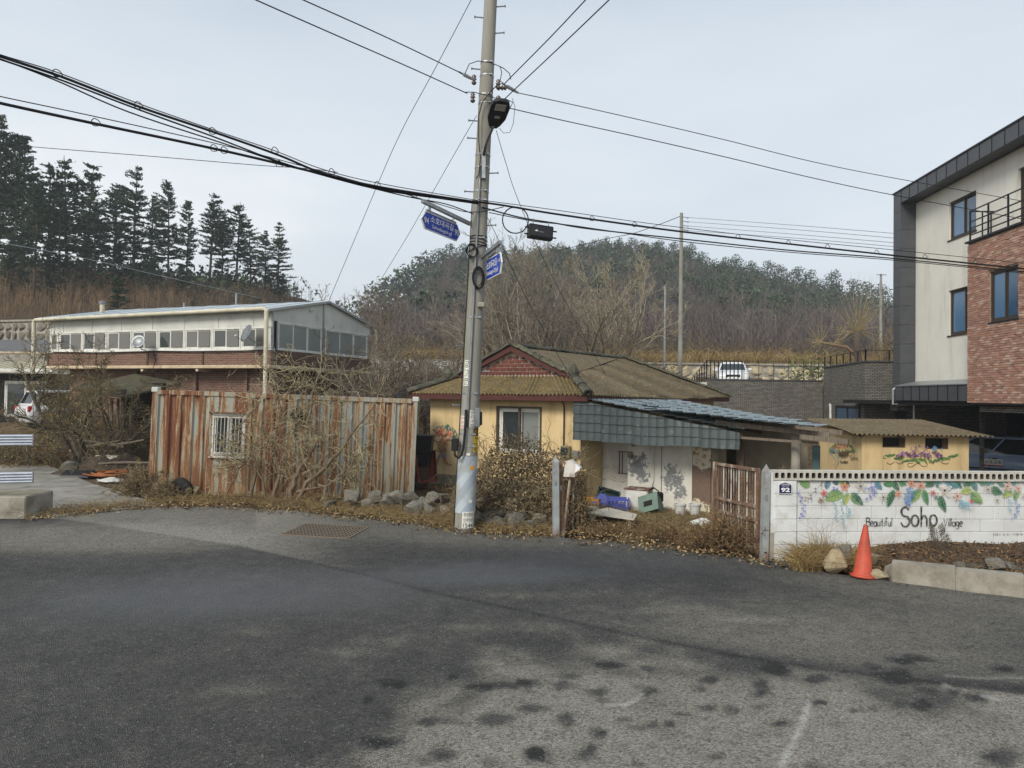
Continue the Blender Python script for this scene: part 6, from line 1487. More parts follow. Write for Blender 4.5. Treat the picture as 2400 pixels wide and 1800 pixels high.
MB().box(0, .05, -.025, .025, 0, GH).build('stile', M['gate_rust'], gate); MB().box(GLn - .05, GLn, -.025, .025, 0, GH).build('stile', M['gate_rust'], gate)
for zz in (.04, .52, .74, GH - .05): MB().box(.05, GLn - .05, -.02, .02, zz, zz + .045).build('rail', M['gate_rust'], gate)
for k in range(15):
    xx = .12 + k * (GLn - .22) / 14; MB().box(xx - .011, xx + .011, -.032, -.021, .05, GH - .01).build('bar', M['gate_rust'] if k % 3 else M['flaky_white_steel'], gate)
mb = at(1336, 1118, 12.55); o = thing('mailbox', 'battered white metal mailbox above the left gatepost vines', 'mailbox', (mb.x, mb.y, mb.z), R(-18))
o.rotation_euler = (0, R(6), R(-18))
w = MB(); w.prism([(-.1, -.08, 0), (.1, -.08, .02), (.1, -.08, .24), (.0, -.08, .31), (-.1, -.08, .27)], (0, .16, 0)); w.build('box', M['flaky_white_steel'], o)
w = MB(); w.prism([(.1, -.1, .1), (.17, -.1, .16), (.18, -.1, .19), (.1, -.1, .25)], (0, .16, 0)); w.build('flap', M['white_paint'], o)
MB().box(-.02, .02, 0, .03, -1.1, .02).build('stand', M['gate_rust'], o)

# ------------------------------------------------------------------ traffic cone, kerb, guard rail, grate
pm('cone_orange', S(190, 80, 58), S(168, 70, 52), 5, .6, c3=S(132, 74, 58), s3=5, lo3=.52, hi3=.7, spec=.4)
cn = gnd(2022, 1354); cone = thing('traffic_cone', 'orange traffic cone leaning beside stones at the road edge', 'traffic cone', (cn.x, cn.y, .01))
cone.rotation_euler = (R(-2), R(6), R(20))
w = MB(); w.lathe([(.14, .03), (.13, .05), (.12, .06), (.08, .40), (.05, .58), (.032, .68), (.024, .715), (.012, .72)], 24); w.build('body', M['cone_orange'], cone, smooth=True, angle=40)
w = MB(); w.lathe([(.165, .0), (.17, .015), (.165, .03), (.14, .035)], 24); w.build('base', M['cone_orange'], cone)
kc = [gnd(2070, 1350), gnd(2090, 1360), gnd(2240, 1379), gnd(2400, 1400), gnd(2600, 1424)]
kerb = thing('concrete_kerb', 'low concrete kerb wall in front of the painted wall', 'kerb', (kc[0].x, kc[0].y, 0))
for i in range(len(kc) - 1):
    a, b2 = kc[i] - kc[0], kc[i + 1] - kc[0]; d = (b2 - a).normalized(); n = Vector((-d.y, d.x, 0)); h0, h1 = (.14, .24) if i == 0 else (.24, .26)
    gap = .0015
    w = MB(); w.prism([a + d * gap - Vector((0, 0, .1)), b2 - d * gap - Vector((0, 0, .1)), b2 - d * gap + Vector((0, 0, h1)) + n * .02, a + d * gap + Vector((0, 0, h0)) + n * .02], n * .2); w.build('kerb_length', M['old_concrete'], kerb)
gb0 = gnd(-60, 1216); cbk = thing('concrete_block', 'pale concrete block under the guard rail at left edge', 'concrete block', (gb0.x, gb0.y, 0), R(3))
e = gnd(76, 1212); wid = e.x - gb0.x
MB().bbox(-1.0, wid, 0, .9, -.1, .42, .02).build('body', M['old_concrete'], cbk)
MB().box(-1.0, wid - .02, .02, .88, .42, .424).build('top_skim', M['grey_cement'], cbk)
pm('rail_zinc', S(196, 202, 212), S(180, 186, 196), 6, .35, metal=.4, spec=.5)
for k, (y0, y1, lab) in enumerate(((1020, 1043, 'upper corrugated grey guard rail beam at left edge'), (1106, 1132, 'lower corrugated grey guard rail beam above the concrete block'))):
    p0, p1 = at(76, (y0 + y1) / 2, 13.6), at(-120, (y0 + y1) / 2 + 4, 13.2); o = thing('guard_rail', lab, 'guard rail', p0, math.atan2(p1.y - p0.y, p1.x - p0.x), 'guard rail beams at left edge')
    ln = (p1 - p0).length; H_ = .21; w = MB(); prof = []
    for i in range(25):
        t = i / 24; prof.append((.025 * abs(math.sin(t * math.pi * 4)) ** .6, -H_ / 2 + t * H_))
    for i in range(24):
        (d0, z0), (d1, z1) = prof[i], prof[i + 1]; w.quad((0, d0, z0), (ln, d0, z0), (ln, d1, z1), (0, d1, z1))
    w.box(0, ln, -.04, -.001, -H_ / 2, H_ / 2)
    w.build('beam', M['rail_zinc'], o, smooth=True, angle=40)
    MB().bbox(-.012, 0, -.045, .03, -H_ / 2 - .005, H_ / 2 + .005, .004).build('end_cap', M['rail_zinc'], o)
    if k == 0: MB().box(1.2, 1.3, -.14, -.04, -1.1, .12).build('post', M['galvanised'], o)
pm('cast_iron', S(112, 103, 92), S(126, 112, 96), 9, .7, metal=.3)
gq = [gnd(a, b2) for a, b2 in ((660, 1254), (816, 1263), (866, 1240), (718, 1229))]
go = thing('drain_grate', 'rusty iron drain grate set in the road', 'drain grate', gq[0])
q0, qx, qy = Vector((0, 0, .008)), gq[1] - gq[0], gq[3] - gq[0]
MB().prism([q0 - Vector((0, 0, .004)), q0 + qx - Vector((0, 0, .004)), q0 + qx + qy - Vector((0, 0, .004)), q0 + qy - Vector((0, 0, .004))], (0, 0, .003)).build('pit', M['interior_dark'], go)
for i in range(9):
    t = i / 8; a = q0 + qy * t; MB().bar(a, a + qx, .05 if i in (0, 8) else .022, .018).build('bar', M['cast_iron'], go)
for i in range(20):
    t = i / 19; a = q0 + qx * t; MB().bar(a + Vector((0, 0, .002)), a + qy + Vector((0, 0, .002)), .04 if i in (0, 19) else .024, .018).build('cross_bar', M['cast_iron'], go)
# ------------------------------------------------------------------ vehicles
pm('tyre_rubber', S(30, 30, 30), S(40, 39, 38), 8, .85); pm('alloy', S(176, 178, 180), rough=.35, metal=.7)
pm('red_lens', S(176, 30, 26), rough=.2, spec=.6); pm('clear_lens', S(206, 210, 212), rough=.15, spec=.7); pm('black_trim', S(28, 28, 30), rough=.5)
def paint(name, c): pm(name, c, rough=.32, spec=.5, coat=.5)
paint('white_car_paint', S(214, 216, 218)); paint('lightened_blue_paint', S(150, 174, 210)); glass('car_glass', (.015, .018, .02), .05, .7)  # van blue lightened in place of the light missing under the building
def car(label, loc, rotz, Ln, Wd, Ht, belt, hood, cab, roofx, wb, body, cat='car', rail=False, boxy=.8):
    """front towards +x; cab = (rear, front) foot of the cabin at the belt, roofx = (rear, front) ends of the roof"""
    o = thing('parked_car', label, cat, loc, rotz); hw = Wd / 2; xr, xf = -Ln / 2, Ln / 2; w = MB()
    st = [(xr, .42, belt * .86, .90), (xr + .08, .3, belt * .97, .97), (cab[0] + .15, .24, belt, 1.0), (cab[1] - .4, .24, belt, 1.0), (cab[1], .24, belt * .985, 1.0), (xf - .45, .24, hood, .97), (xf - .12, .26, hood * .9, .92), (xf, .34, hood * .72, .84)]
    sec = [(-.82, 0), (-.97, .22), (-1.0, .55), (-.97, .82), (-.88, 1.0), (-.4, 1.03), (.4, 1.03), (.88, 1.0), (.97, .82), (1.0, .55), (.97, .22), (.82, 0)]; k = len(sec)
    vs = [(x, a * hw * f, zb + (zt - zb) * b2) for (x, zb, zt, f) in st for a, b2 in sec]
    fs = [(i * k + j, i * k + (j + 1) % k, (i + 1) * k + (j + 1) % k, (i + 1) * k + j) for i in range(len(st) - 1) for j in range(k)] + [tuple(range(k))[::-1], tuple((len(st) - 1) * k + j for j in range(k))]
    w.add(vs, fs); w.build('body', body, o, smooth=True, angle=38)
    yb, yr = hw * .87, hw * (.62 + .12 * boxy)
    def side(x, z, sg, e=0.0):
        t = (z - belt) / (Ht - .05 - belt); return (x, sg * (yb + (yr - yb) * t + e), z)
    w = MB(); zr_ = Ht - .05
    ring0 = [(cab[0], -yb, belt), (cab[1], -yb, belt), (cab[1] + .1, 0, belt), (cab[1], yb, belt), (cab[0], yb, belt), (cab[0] - .06, 0, belt)]
    ring1 = [(roofx[0], -yr, zr_), (roofx[1], -yr, zr_), (roofx[1] + .08, 0, zr_), (roofx[1], yr, zr_), (roofx[0], yr, zr_), (roofx[0] - .04, 0, zr_)]
    ring2 = [(p[0] * .9 + sum(roofx) * .05, p[1] * .8, Ht) for p in ring1]
    w.add(ring0 + ring1 + ring2, [(i, (i + 1) % 6, 6 + (i + 1) % 6, 6 + i) for i in range(6)] + [(6 + i, 6 + (i + 1) % 6, 12 + (i + 1) % 6, 12 + i) for i in range(6)] + [tuple(range(12, 18))]); w.build('cabin', body, o, smooth=True, angle=30)
    z0, z1 = belt + .05, zr_ - .06
    def xa(t, z): return cab[t] + (roofx[t] - cab[t]) * (z - belt) / (zr_ - belt)
    n = 3; e0, e1 = xa(0, z0) + .12, xa(1, z0) - .16; f0, f1 = xa(0, z1) + .12, xa(1, z1) - .08
    for sg in (-1, 1):
        for i in range(n):
            g = .03; a0, a1 = e0 + (e1 - e0) * i / n + g, e0 + (e1 - e0) * (i + 1) / n - g; b0, b1 = f0 + (f1 - f0) * i / n + g, f0 + (f1 - f0) * (i + 1) / n - g
            MB().poly([side(a0, z0, sg, .008), side(a1, z0, sg, .008), side(b1, z1, sg, .008), side(b0, z1, sg, .008)]).build('side_window', M['car_glass'], o)
        for i in range(2): MB().bbox(e0 + (e1 - e0) * (i + 1) / n - .25, e0 + (e1 - e0) * (i + 1) / n - .08, sg * hw * .985 - .012, sg * hw * .985 + .012, belt - .14, belt - .1, .008).build('door_handle', M['black_trim'], o)
        for i in range(3): MB().box(e0 + (e1 - e0) * i / n + (.0 if i else -.1) - .006, e0 + (e1 - e0) * i / n + (.0 if i else -.1) + .006, sg * hw * .99 - .008, sg * hw * .99 + .006, .34, belt - .06).build('door_gap', M['black_trim'], o)
        MB().box(-Ln * .3, Ln * .28, sg * hw - .01, sg * hw + .012, .48, .54).build('side_moulding', M['black_trim'], o)
        m_ = MB().bbox(e1 - .05, e1 + .1, sg * (hw - .06) - .0, sg * (hw + .14), belt + .02, belt + .16, .03); m_.build('mirror', body, o)
        for xw in (-wb / 2 - .05, wb / 2 - .05):
            rm = Matrix.Translation((xw, sg * (hw - .1), .33)) @ Matrix.Rotation(R(-90 * sg), 4, 'X')
            MB().lathe([(.4, -.02), (.4, .075), (.3, .075)], 22, mat4=rm).build('wheel_arch', M['black_trim'], o)
            wh = MB().lathe([(.2, -.1), (.32, -.1), (.335, -.06), (.335, .09), (.31, .115), (.22, .115)], 22, mat4=rm).build('wheel', M['tyre_rubber'], o, smooth=True, angle=40)
            w = MB(); w.lathe([(.02, .1), (.06, .115), (.07, .1), (.19, .09), (.22, .118), (.225, .09)], 18, mat4=rm)
            for q in range(6):
                a = q * math.pi / 3; c_, s_ = math.cos(a), math.sin(a); w.add([rm @ Vector((c_ * r_ - s_ * d_, s_ * r_ + c_ * d_, .112)) for r_, d_ in ((.05, -.03), (.2, -.02), (.2, .02), (.05, .03))], [(0, 1, 2, 3)])
            w.build('rim', M['alloy'], wh, smooth=True, angle=40)
        MB().bbox(xr - .005, xr + .14, sg * hw * .93 - .1 * (sg > 0) - .02, sg * hw * .93 + .1 * (sg < 0) + .02, belt - .28, belt - .02, .03).build('tail_light', M['red_lens'], o)
        MB().bbox(xf - .2, xf - .06, sg * hw * .72 - .2, sg * hw * .72 + .16, hood * .68, hood * .88, .03).build('headlight', M['clear_lens'], o)
    ws = [(xa(1, z0) + .02, -yb * .9, z0), (xa(1, z0) + .11, 0, z0), (xa(1, z0) + .02, yb * .9, z0), (xa(1, z1) + .02, yr * .9, z1), (xa(1, z1) + .1, 0, z1), (xa(1, z1) + .02, -yr * .9, z1)]
    MB().add(ws, [(0, 1, 4, 5), (1, 2, 3, 4)]) if False else None
    w = MB(); w.add(ws, [(0, 1, 4, 5), (1, 2, 3, 4)]); w.build('windscreen', M['car_glass'], o, fix=False)
    rw = [(xa(0, z0 + .05) - .02, -yb * .85, z0 + .05), (xa(0, z0 + .05) - .075, 0, z0 + .05), (xa(0, z0 + .05) - .02, yb * .85, z0 + .05), (xa(0, z1) - .02, yr * .85, z1), (xa(0, z1) - .06, 0, z1), (xa(0, z1) - .02, -yr * .85, z1)]
    w = MB(); w.add(rw, [(0, 5, 4, 1), (1, 4, 3, 2)]); w.build('rear_window', M['car_glass'], o, fix=False)
    MB().bbox(xf - .06, xf + .015, -hw * .42, hw * .42, hood * .6, hood * .78, .02).build('grille', M['black_trim'], o)
    MB().bbox(xf - .02, xf + .03, -hw * .7, hw * .7, .3, .42, .02).build('bumper', body, o)
    MB().box(xf + .03, xf + .04, -.26, .26, .43, .54).build('number_plate', M['white_paint'], o)
    MB().box(xr - .015, xr, -.26, .26, belt - .3, belt - .18).build('number_plate', M['white_paint'], o)
    if rail:
        for sg in (-1, 1): MB().tube([(roofx[0] + .1, sg * yr * .92, Ht - .02), (roofx[0] + .2, sg * yr * .92, Ht + .05), (roofx[1] - .2, sg * yr * .92, Ht + .05), (roofx[1] - .1, sg * yr * .92, Ht - .02)], .018, 6).build('roof_rail', M['black_trim'], o)
    return o
car('white estate car with red tail light half hidden by brambles at left', (-19.75, 32.4, hz(-20.5, 32)), R(52), 4.5, 1.78, 1.68, 1.0, .92, (-2.12, 1.05), (-1.85, .35), 2.65, M['white_car_paint'], rail=True)
car('white saloon car facing forward on the upper terrace', (13.2, 42.6, 3.12), R(-106), 4.85, 1.85, 1.47, .93, .86, (-1.75, 1.3), (-1.0, .45), 2.8, M['white_car_paint'])
van = car('dark blue people carrier parked under the apartment building', (18.75, 27.2, -.58), R(137), 5.1, 1.98, 1.74, 1.02, .98, (-2.45, 1.75), (-2.2, .75), 3.0, M['lightened_blue_paint'], 'van', boxy=1)
MB().box(-.2, .55, .992, .998, .62, .88).build('door_sign', M['white_paint'], van); MB().box(-.2, .55, .9985, 1.0, .62, .66).build('door_sign_stripe', M['red_ink'], van)
w = MB(); put_text(w, '소호교회', lambda a, b2: (.5 - a, 1.0005, b2), .12, .65, .7, .83, bold=.01); w.build('door_sign_lettering', M['ink'], van, fix=False)
pf = MB().box(14.6, 27, 13, 31, -1.0, -.58).build('parking_floor', M['lane_concrete']); _set(pf, kind='structure')

# ------------------------------------------------------------------ stones
pm('field_stone', S(134, 130, 120), S(98, 94, 84), 7, .95, c3=S(132, 122, 100), s3=3, lo3=.52, hi3=.66, rv=.25, bmp=.9, bs=14, bd=.04)
pm('sandy_stone', S(164, 150, 122), S(142, 126, 100), 5, .95, c3=S(176, 166, 144), s3=4, lo3=.55, hi3=.7, bmp=.5, bs=16, bd=.02)
def stone_mesh(seed, n=16):
    rs = random.Random(seed); bm = bmesh.new()
    for i in range(n):
        v = Vector((rs.gauss(0, 1), rs.gauss(0, 1), rs.gauss(0, 1))).normalized() * rs.uniform(.82, 1.0); bm.verts.new((v.x * .5, v.y * .5, v.z * .5))
    r_ = bmesh.ops.convex_hull(bm, input=bm.verts[:])
    bmesh.ops.delete(bm, geom=[g for g in r_['geom_interior'] if isinstance(g, bmesh.types.BMVert)], context='VERTS')
    bmesh.ops.bevel(bm, geom=bm.edges[:], offset=.02, segments=1, affect='EDGES'); me = bpy.data.meshes.new('stone'); bm.to_mesh(me); bm.free(); me.materials.append(M['field_stone']); return me
SM = [stone_mesh(200 + k) for k in range(6)]
def stone(name, label, p, sx_, sy_, sz_, k, group=None, mat=None, rz=None):
    me = SM[k % 6]
    if mat: me = me.copy(); me.materials[0] = M[mat]
    o = link_mesh(name, me); o.location = p; o.scale = (sx_, sy_, sz_); o.rotation_euler = (random.uniform(-.2, .2), random.uniform(-.2, .2), random.uniform(0, 6) if rz is None else rz); return _set(o, label, 'stone', group)
ORD = 'first second third fourth fifth sixth seventh eighth ninth tenth eleventh twelfth thirteenth fourteenth fifteenth sixteenth seventeenth eighteenth nineteenth'.split()
ROW = [(774, 1182, 34), (824, 1165, 46), (868, 1180, 40), (880, 1165, 40), (907, 1174, 44), (930, 1165, 40), (955, 1190, 56), (962, 1168, 40), (994, 1188, 44), (972, 1212, 48), (1012, 1172, 44), (1005, 1208, 34), (1040, 1165, 40), (1045, 1200, 36), (1052, 1215, 30)]
ROW2 = [(1127, 1150, 34), (1127, 1185, 48), (1118, 1212, 36), (1152, 1205, 38), (1163, 1176, 46), (1170, 1222, 36), (1203, 1186, 52), (1200, 1210, 40), (1210, 1227, 50), (1239, 1231, 34), (1268, 1228, 50), (1180, 1200, 30), (1146, 1225, 28), (1225, 1206, 30)]
for i, (px, py, wpx) in enumerate(ROW + ROW2):
    left_ = i < len(ROW); Y = (14.4 if py > 1195 else 15.2) if left_ else (13.2 + (1232 - py) * .012); s = wpx * Y / FPX * 1.35; p = at(px, py, Y)
    p.z = max(p.z, s * .22); rk = sorted(ROW if left_ else ROW2); n_ = rk.index((px, py, wpx))
    stone('stone', ('grey angular fieldstone in the rubble row left of the pole, %s from left' if left_ else 'grey angular fieldstone in the heap right of the pole, %s from left') % ORD[n_], p, s, s * .8, s * .72, i, 'stones left of the pole' if left_ else 'stones right of the pole')
p = gnd(447, 1166); stone('stone', 'pale pointed boulder beside the tyre at the container foot', (p.x, p.y, .1), .55, .4, .42, 1, mat='sandy_stone', rz=.3)
p = gnd(330, 1150); stone('stone', 'small pale stone at the foot of the dry bush', (p.x, p.y, .08), .25, .2, .3, 2)
p = gnd(165, 1112); stone('stone', 'dark block at the foot of the gnarled shrub tree', (p.x, p.y, .2), .7, .5, .5, 3)
p = gnd(1968, 1350); stone('stone', 'large tan boulder left of the traffic cone', (p.x, p.y + .15, .15), .5, .36, .42, 4, mat='sandy_stone', rz=1.0)
p = gnd(1990, 1335); stone('stone', 'pale stone leaning behind the tan boulder', (p.x, p.y + .1, .2), .36, .3, .34, 5, rz=2)
p = gnd(2048, 1335); stone('stone', 'brownish stone behind the traffic cone', (p.x, p.y + .1, .14), .34, .3, .3, 0, mat='sandy_stone')
p = gnd(2066, 1360); stone('stone', 'flat tan stone right of the traffic cone', (p.x, p.y + .05, .07), .34, .24, .18, 2, mat='sandy_stone', rz=.2)
for i, (px, py, s) in enumerate(((2290, 1330, .3), (2330, 1322, .34), (2370, 1330, .4), (2400, 1345, .36), (2250, 1325, .22))):
    p = at(px, py, 9.75); stone('stone', 'dark stone in the soil bed behind the kerb at right', p, s, s * .8, s * .6, i, 'stones in the soil bed')
for i, (px, py) in enumerate(((2105, 1371), (2125, 1374), (2160, 1380), (2295, 1396), (1480, 1290))):
    p = gnd(px, py); stone('stone', 'small pebble on the asphalt near the kerb', (p.x, p.y, .015), .05, .04, .035, i, 'pebbles on the road')
# retaining walls of stone: left slope road and behind the white car
def stone_wall(label, P0, P1, h, n, rows_, mat, seed, z0=None):
    P0, P1 = Vector(P0), Vector(P1); d = P1 - P0; ln = d.length; o = thing('stone_wall', label, 'wall', P0, math.atan2(d.y, d.x)); rs = random.Random(seed)
    MB().box(0, ln, .12, .6, -.5, h).build('core', M['old_concrete'], o); MB().box(-.05, ln + .05, .0, .62, h, h + .12).build('coping', M['old_concrete'], o)
    for r_ in range(rows_):
        x = 0; hh = h / rows_
        while x < ln - .2:
            wd = rs.uniform(.8, 1.7) * hh; k = rs.randrange(6); me = SM[k]
            key = (k, mat)
            if key not in WS: q = me.copy(); q.materials[0] = M[mat]; WS[key] = q
            s = link_mesh('stone', WS[key], o); s.location = (x + wd / 2, .12, hh * (r_ + .5) + rs.uniform(-.05, .05)); s.scale = (wd * 1.12, .34, hh * 1.18); s.rotation_euler = (0, rs.uniform(-.25, .25), 0); x += wd
    return o
WS = {}
a, b2 = at(-60, 790, 48), at(135, 790, 46); stone_wall('grey rubble retaining wall above the side road at far left', (a.x, a.y, 5.7), (b2.x, b2.y, 5.5), 1.25, 0, 2, 'field_stone', 5)
pm('pale_wall_stone', S(190, 178, 152), S(172, 158, 130), 3, .95, c3=S(176, 140, 96), s3=2, lo3=.58, hi3=.7, rv=.12, bmp=.4, bs=16)
stone_wall('pale stone retaining wall behind the white saloon car', (8.2, 46, 3.1), (21, 46, 3.1), 1.5, 0, 2, 'pale_wall_stone', 6)
cw = thing('concrete_wall', 'long pale concrete retaining wall behind the bare trees', 'wall', (-12, 45.9, 2.9)); 
for k in range(8): MB().box(k * 2.5, k * 2.5 + 2.49, 0, .25, -.3, 1.75).build('wall_panel', M['pale_panel'], cw)
MB().box(0, 20, -.03, .28, 1.75, 1.83).build('coping', M['old_concrete'], cw)
sr = MB(); a, b2, c_, d_ = at(-120, 832, 41), at(140, 832, 39), at(140, 796, 45), at(-120, 796, 47); sr.poly([a, b2, c_, d_]); o = sr.build('side_road', pm('side_asphalt', S(104, 103, 104), S(92, 91, 92), 3, .9)); _set(o, kind='structure')
rw_ = thing('concrete_wall', 'weathered concrete retaining wall below the side road at far left', 'wall', (at(-120, 860, 38.5).x, 38.5, 2.2)); MB().box(0, 7.2, 0, .3, -1.5, 2.2).build('wall_face', M['old_concrete'], rw_); MB().box(0, 7.2, -.04, .34, 2.2, 2.3).build('coping', M['beige_ledge'], rw_)

# ------------------------------------------------------------------ clutter in the yard
pm('crate_yellow', S(220, 160, 42), S(200, 142, 40), 8, .6); pm('crate_green', S(52, 78, 74), S(44, 66, 64), 8, .6); pm('tarp_blue', S(92, 102, 180), S(78, 86, 160), 4, .6, bmp=.3); pm('bin_green', S(112, 132, 118), S(98, 116, 104), 5, .7)
pm('plastic_white', S(200, 200, 196), S(170, 168, 160), 5, .6); pm('weathered_board', S(196, 190, 176), S(168, 160, 144), 5, .9, stretch=(1, 6, 1)); pm('orange_hose', S(156, 94, 48), S(132, 80, 44), 6, .6); pm('red_brown_board', S(134, 74, 64), S(112, 62, 54), 5, .9)
def crate(label, px, py, Y, w_, d_, h_, mat, rot=(0, 0, 0), name='crate'):
    p = at(px, py, Y); p.z = max(p.z, hz(p.x, p.y) - .03); o = thing(name, label, 'crate', p); o.rotation_euler = rot; MB().box(-w_ / 2, w_ / 2, -d_ / 2, d_ / 2, 0, .02).build('floor', M[mat], o)
    for sg in (-1, 1):
        for ax_ in (0, 1):
            w = MB(); l = w_ if ax_ == 0 else d_; off_ = sg * (d_ if ax_ == 0 else w_) / 2; n = max(3, int(l / .07))
            def bx(a0, a1, z0, z1):
                if ax_ == 0: w.box(a0, a1, off_ - .008, off_ + .008, z0, z1)
                else: w.box(off_ - .008, off_ + .008, a0, a1, z0, z1)
            bx(-l / 2, l / 2, .021, .06); bx(-l / 2, l / 2, h_ - .05, h_)
            for k in range(n + 1):
                x = -l / 2 + .012 + (l - .024) * k / n; bx(x - .01, x + .01, .06, h_ - .05)
            bx(-l / 2 + .03, l / 2 - .03, h_ * .5 - .01, h_ * .5 + .01); w.build('side', M[mat], o)
    return o
crate('yellow plastic crate beside the blue tarp in the yard', 1380, 1192, 16.3, .46, .32, .22, 'crate_yellow', (0, 0, R(-12)))
crate('dark green crate tipped up against the white door', 1425, 1168, 16.6, .5, .34, .28, 'crate_green', (R(70), R(14), R(-15)))
crate('blue plastic crate under dry stalks beside the tarp', 1448, 1194, 16.0, .46, .34, .26, 'tarp_blue', (0, 0, R(-10)))
p = at(1410, 1192, 16.5); tp = thing('tarp', 'crumpled blue tarp heaped between the crates', 'tarp', p); w = MB()
def tf(u, v):
    x, y = (u - .5) * .6, (v - .5) * .5; r_ = max(0, 1 - (2 * abs(u - .5)) ** 2) * max(0, 1 - (2 * abs(v - .5)) ** 2); return (x, y, .32 * r_ ** .6 + .06 * H1(u * 5, v * 5, 1.3) * r_ ** .3 + .02)
w.grid(tf, 18, 14); w.build('sheet', M['tarp_blue'], tp, fix=False); w = MB(); w.prism([(-.3, -.2, 0), (.3, -.2, 0), (.3, .2, 0), (-.3, .2, 0)], (0, 0, .12)); w.build('heap', M['tarp_blue'], tp)
bq = [gnd(a, b2, .16) for a, b2 in ((1372, 1204), (1486, 1220), (1494, 1208), (1425, 1192))]; bench = thing('low_bench', 'low weathered wooden bench lying in the yard entrance', 'bench', (bq[0].x, bq[0].y, 0)); v0 = Vector((bq[0].x, bq[0].y, 0))
for k in range(6):
    t0, t1 = k / 6 + .008, (k + 1) / 6 - .008; a0, a1 = bq[0].lerp(bq[3], t0) - v0, bq[0].lerp(bq[3], t1) - v0; b0, b1 = bq[1].lerp(bq[2], t0) - v0, bq[1].lerp(bq[2], t1) - v0; MB().prism([a0, b0, b1, a1], (0, 0, .025)).build('plank', M['weathered_board'], bench)
for q in (bq[0].lerp(bq[2], .12), bq[1].lerp(bq[3], .12), bq[2].lerp(bq[0], .12), bq[3].lerp(bq[1], .12)): c_ = q - v0; MB().box(c_.x - .05, c_.x + .05, c_.y - .05, c_.y + .05, -.2, .155).build('leg', M['old_concrete'], bench)
p = at(1375, 1203, 15.6); o = thing('board', 'red brown board lying left of the low bench', 'board', p, R(10)); MB().bbox(-.25, .3, -.3, .3, 0, .1, .01).build('slab', M['red_brown_board'], o); MB().bbox(-.22, .27, -.27, .27, .1, .115, .004).build('top_board', M['weathered_board'], o)
p = at(1497, 1198, 16.2); cbn = thing('cabinet', 'old white metal cabinet with dark machine on its right in front of flaking wall', 'cabinet', p, R(-30)); MB().bbox(-.27, .27, -.2, .2, 0, .5, .012).build('body', M['flaky_white_steel'], cbn); MB().bbox(-.29, .29, -.22, .22, .5, .53, .008).build('top', M['rusty_steel'], cbn); MB().bbox(-.24, .24, -.208, -.2, .03, .47, .004).build('door', M['white_door_paint'], cbn)
mo = MB().bbox(.3, .52, -.1, .2, .22, .45, .03).build('motor', M['interior_dark'], cbn); MB().tube([(.28, -.1, .5), (.38, -.12, .58), (.5, -.1, .5), (.56, -.12, .3)], .015, 6).build('hose', M['black_cable'], cbn); MB().box(.34, .48, -.05, .15, 0, .22).build('motor_stand', M['rusty_steel'], cbn)
p = at(1540, 1205, 15.6); bn = thing('bin', 'grey green plastic bin tipped over beside the cabinet', 'bin', (p.x, p.y, p.z + .05)); bn.rotation_euler = (R(55), R(-20), R(-30)); w = MB(); w.add([(-.16, -.14, 0), (.16, -.14, 0), (.16, .14, 0), (-.16, .14, 0), (-.22, -.2, .42), (.22, -.2, .42), (.22, .2, .42), (-.22, .2, .42)], [(0, 1, 2, 3), (0, 1, 5, 4), (1, 2, 6, 5), (2, 3, 7, 6), (3, 0, 4, 7)]); w.build('shell', M['bin_green'], bn); MB().box(-.23, .23, -.21, .21, .42, .44).build('lid', M['bin_green'], bn); MB().box(-.1, .1, -.08, .05, .441, .445).build('lid_hole', M['interior_dark'], bn)
for k, (px, lab) in enumerate(((1594, 'dented white bucket before the flaking wall, left one'), (1629, 'white bucket before the rusty panel, right one'))):
    p = at(px, 1206, 15.3); o = thing('bucket', lab, 'bucket', p); w = MB(); w.lathe([(.1, 0), (.12, .23), (.13, .23), (.13, .2), (.115, .21), (.11, .22), (.09, .03)], 18); w.build('pail', M['plastic_white'], o, smooth=True, angle=40); MB().tube([(.14 * math.cos(t), .02, .2 - .1 * abs(math.sin(t))) for t in np.linspace(0, math.pi, 9)], .004, 5).build('handle', M['steel_grey'], o)
p = gnd(1645, 1228); o = thing('plastic_bag', 'crumpled white plastic bag on the yard ground', 'bag', (p.x, p.y, 0)); w = MB(); w.grid(lambda u, v: ((u - .5) * .5, (v - .5) * .3, .1 * max(0, 1 - (2 * abs(u - .5)) ** 2) * max(0, 1 - (2 * abs(v - .5)) ** 2) + .04 * H1(u * 6, v * 6) * (0 < u < 1) + .01), 12, 10); w.build('bag_film', M['plastic_white'], o, fix=False); MB().tube([(.2, 0, .03), (.27, .02, .08), (.3, .05, .05)], .012, 5).build('knot', M['plastic_white'], o)
# left yard debris
p = gnd(425, 1166); ty = thing('tyre', 'old black tyre half buried at the container foot', 'tyre', (p.x, p.y, .12)); ty.rotation_euler = (R(8), R(80), R(75)); MB().lathe([(.17, -.1), (.28, -.11), (.33, -.07), (.34, 0), (.33, .07), (.28, .11), (.17, .1), (.19, .05), (.19, -.05)], 26).build('casing', M['tyre_rubber'], ty, smooth=True, angle=50); MB().lathe([(.335, -.03), (.347, -.02), (.347, .02), (.335, .03)], 26).build('tread', M['tyre_rubber'], ty)
p = gnd(252, 1117); hs_ = thing('hose_coil', 'loose coil of orange hose on the ground left of the container', 'hose', (p.x, p.y, .05)); rs = random.Random(6)
for k in range(6): MB().tube([(math.cos(t) * (.62 - .07 * k + rs.uniform(-.03, .03)) + .12 * (k % 3), math.sin(t) * (.5 - .05 * k) + .05 * (k % 2), .02 + .012 * k + .03 * max(0, math.sin(2 * t + k))) for t in np.linspace(0, 2 * math.pi, 22)[:-1]], .02, 6, closed=True).build('turn', M['orange_hose'], hs_, smooth=True)
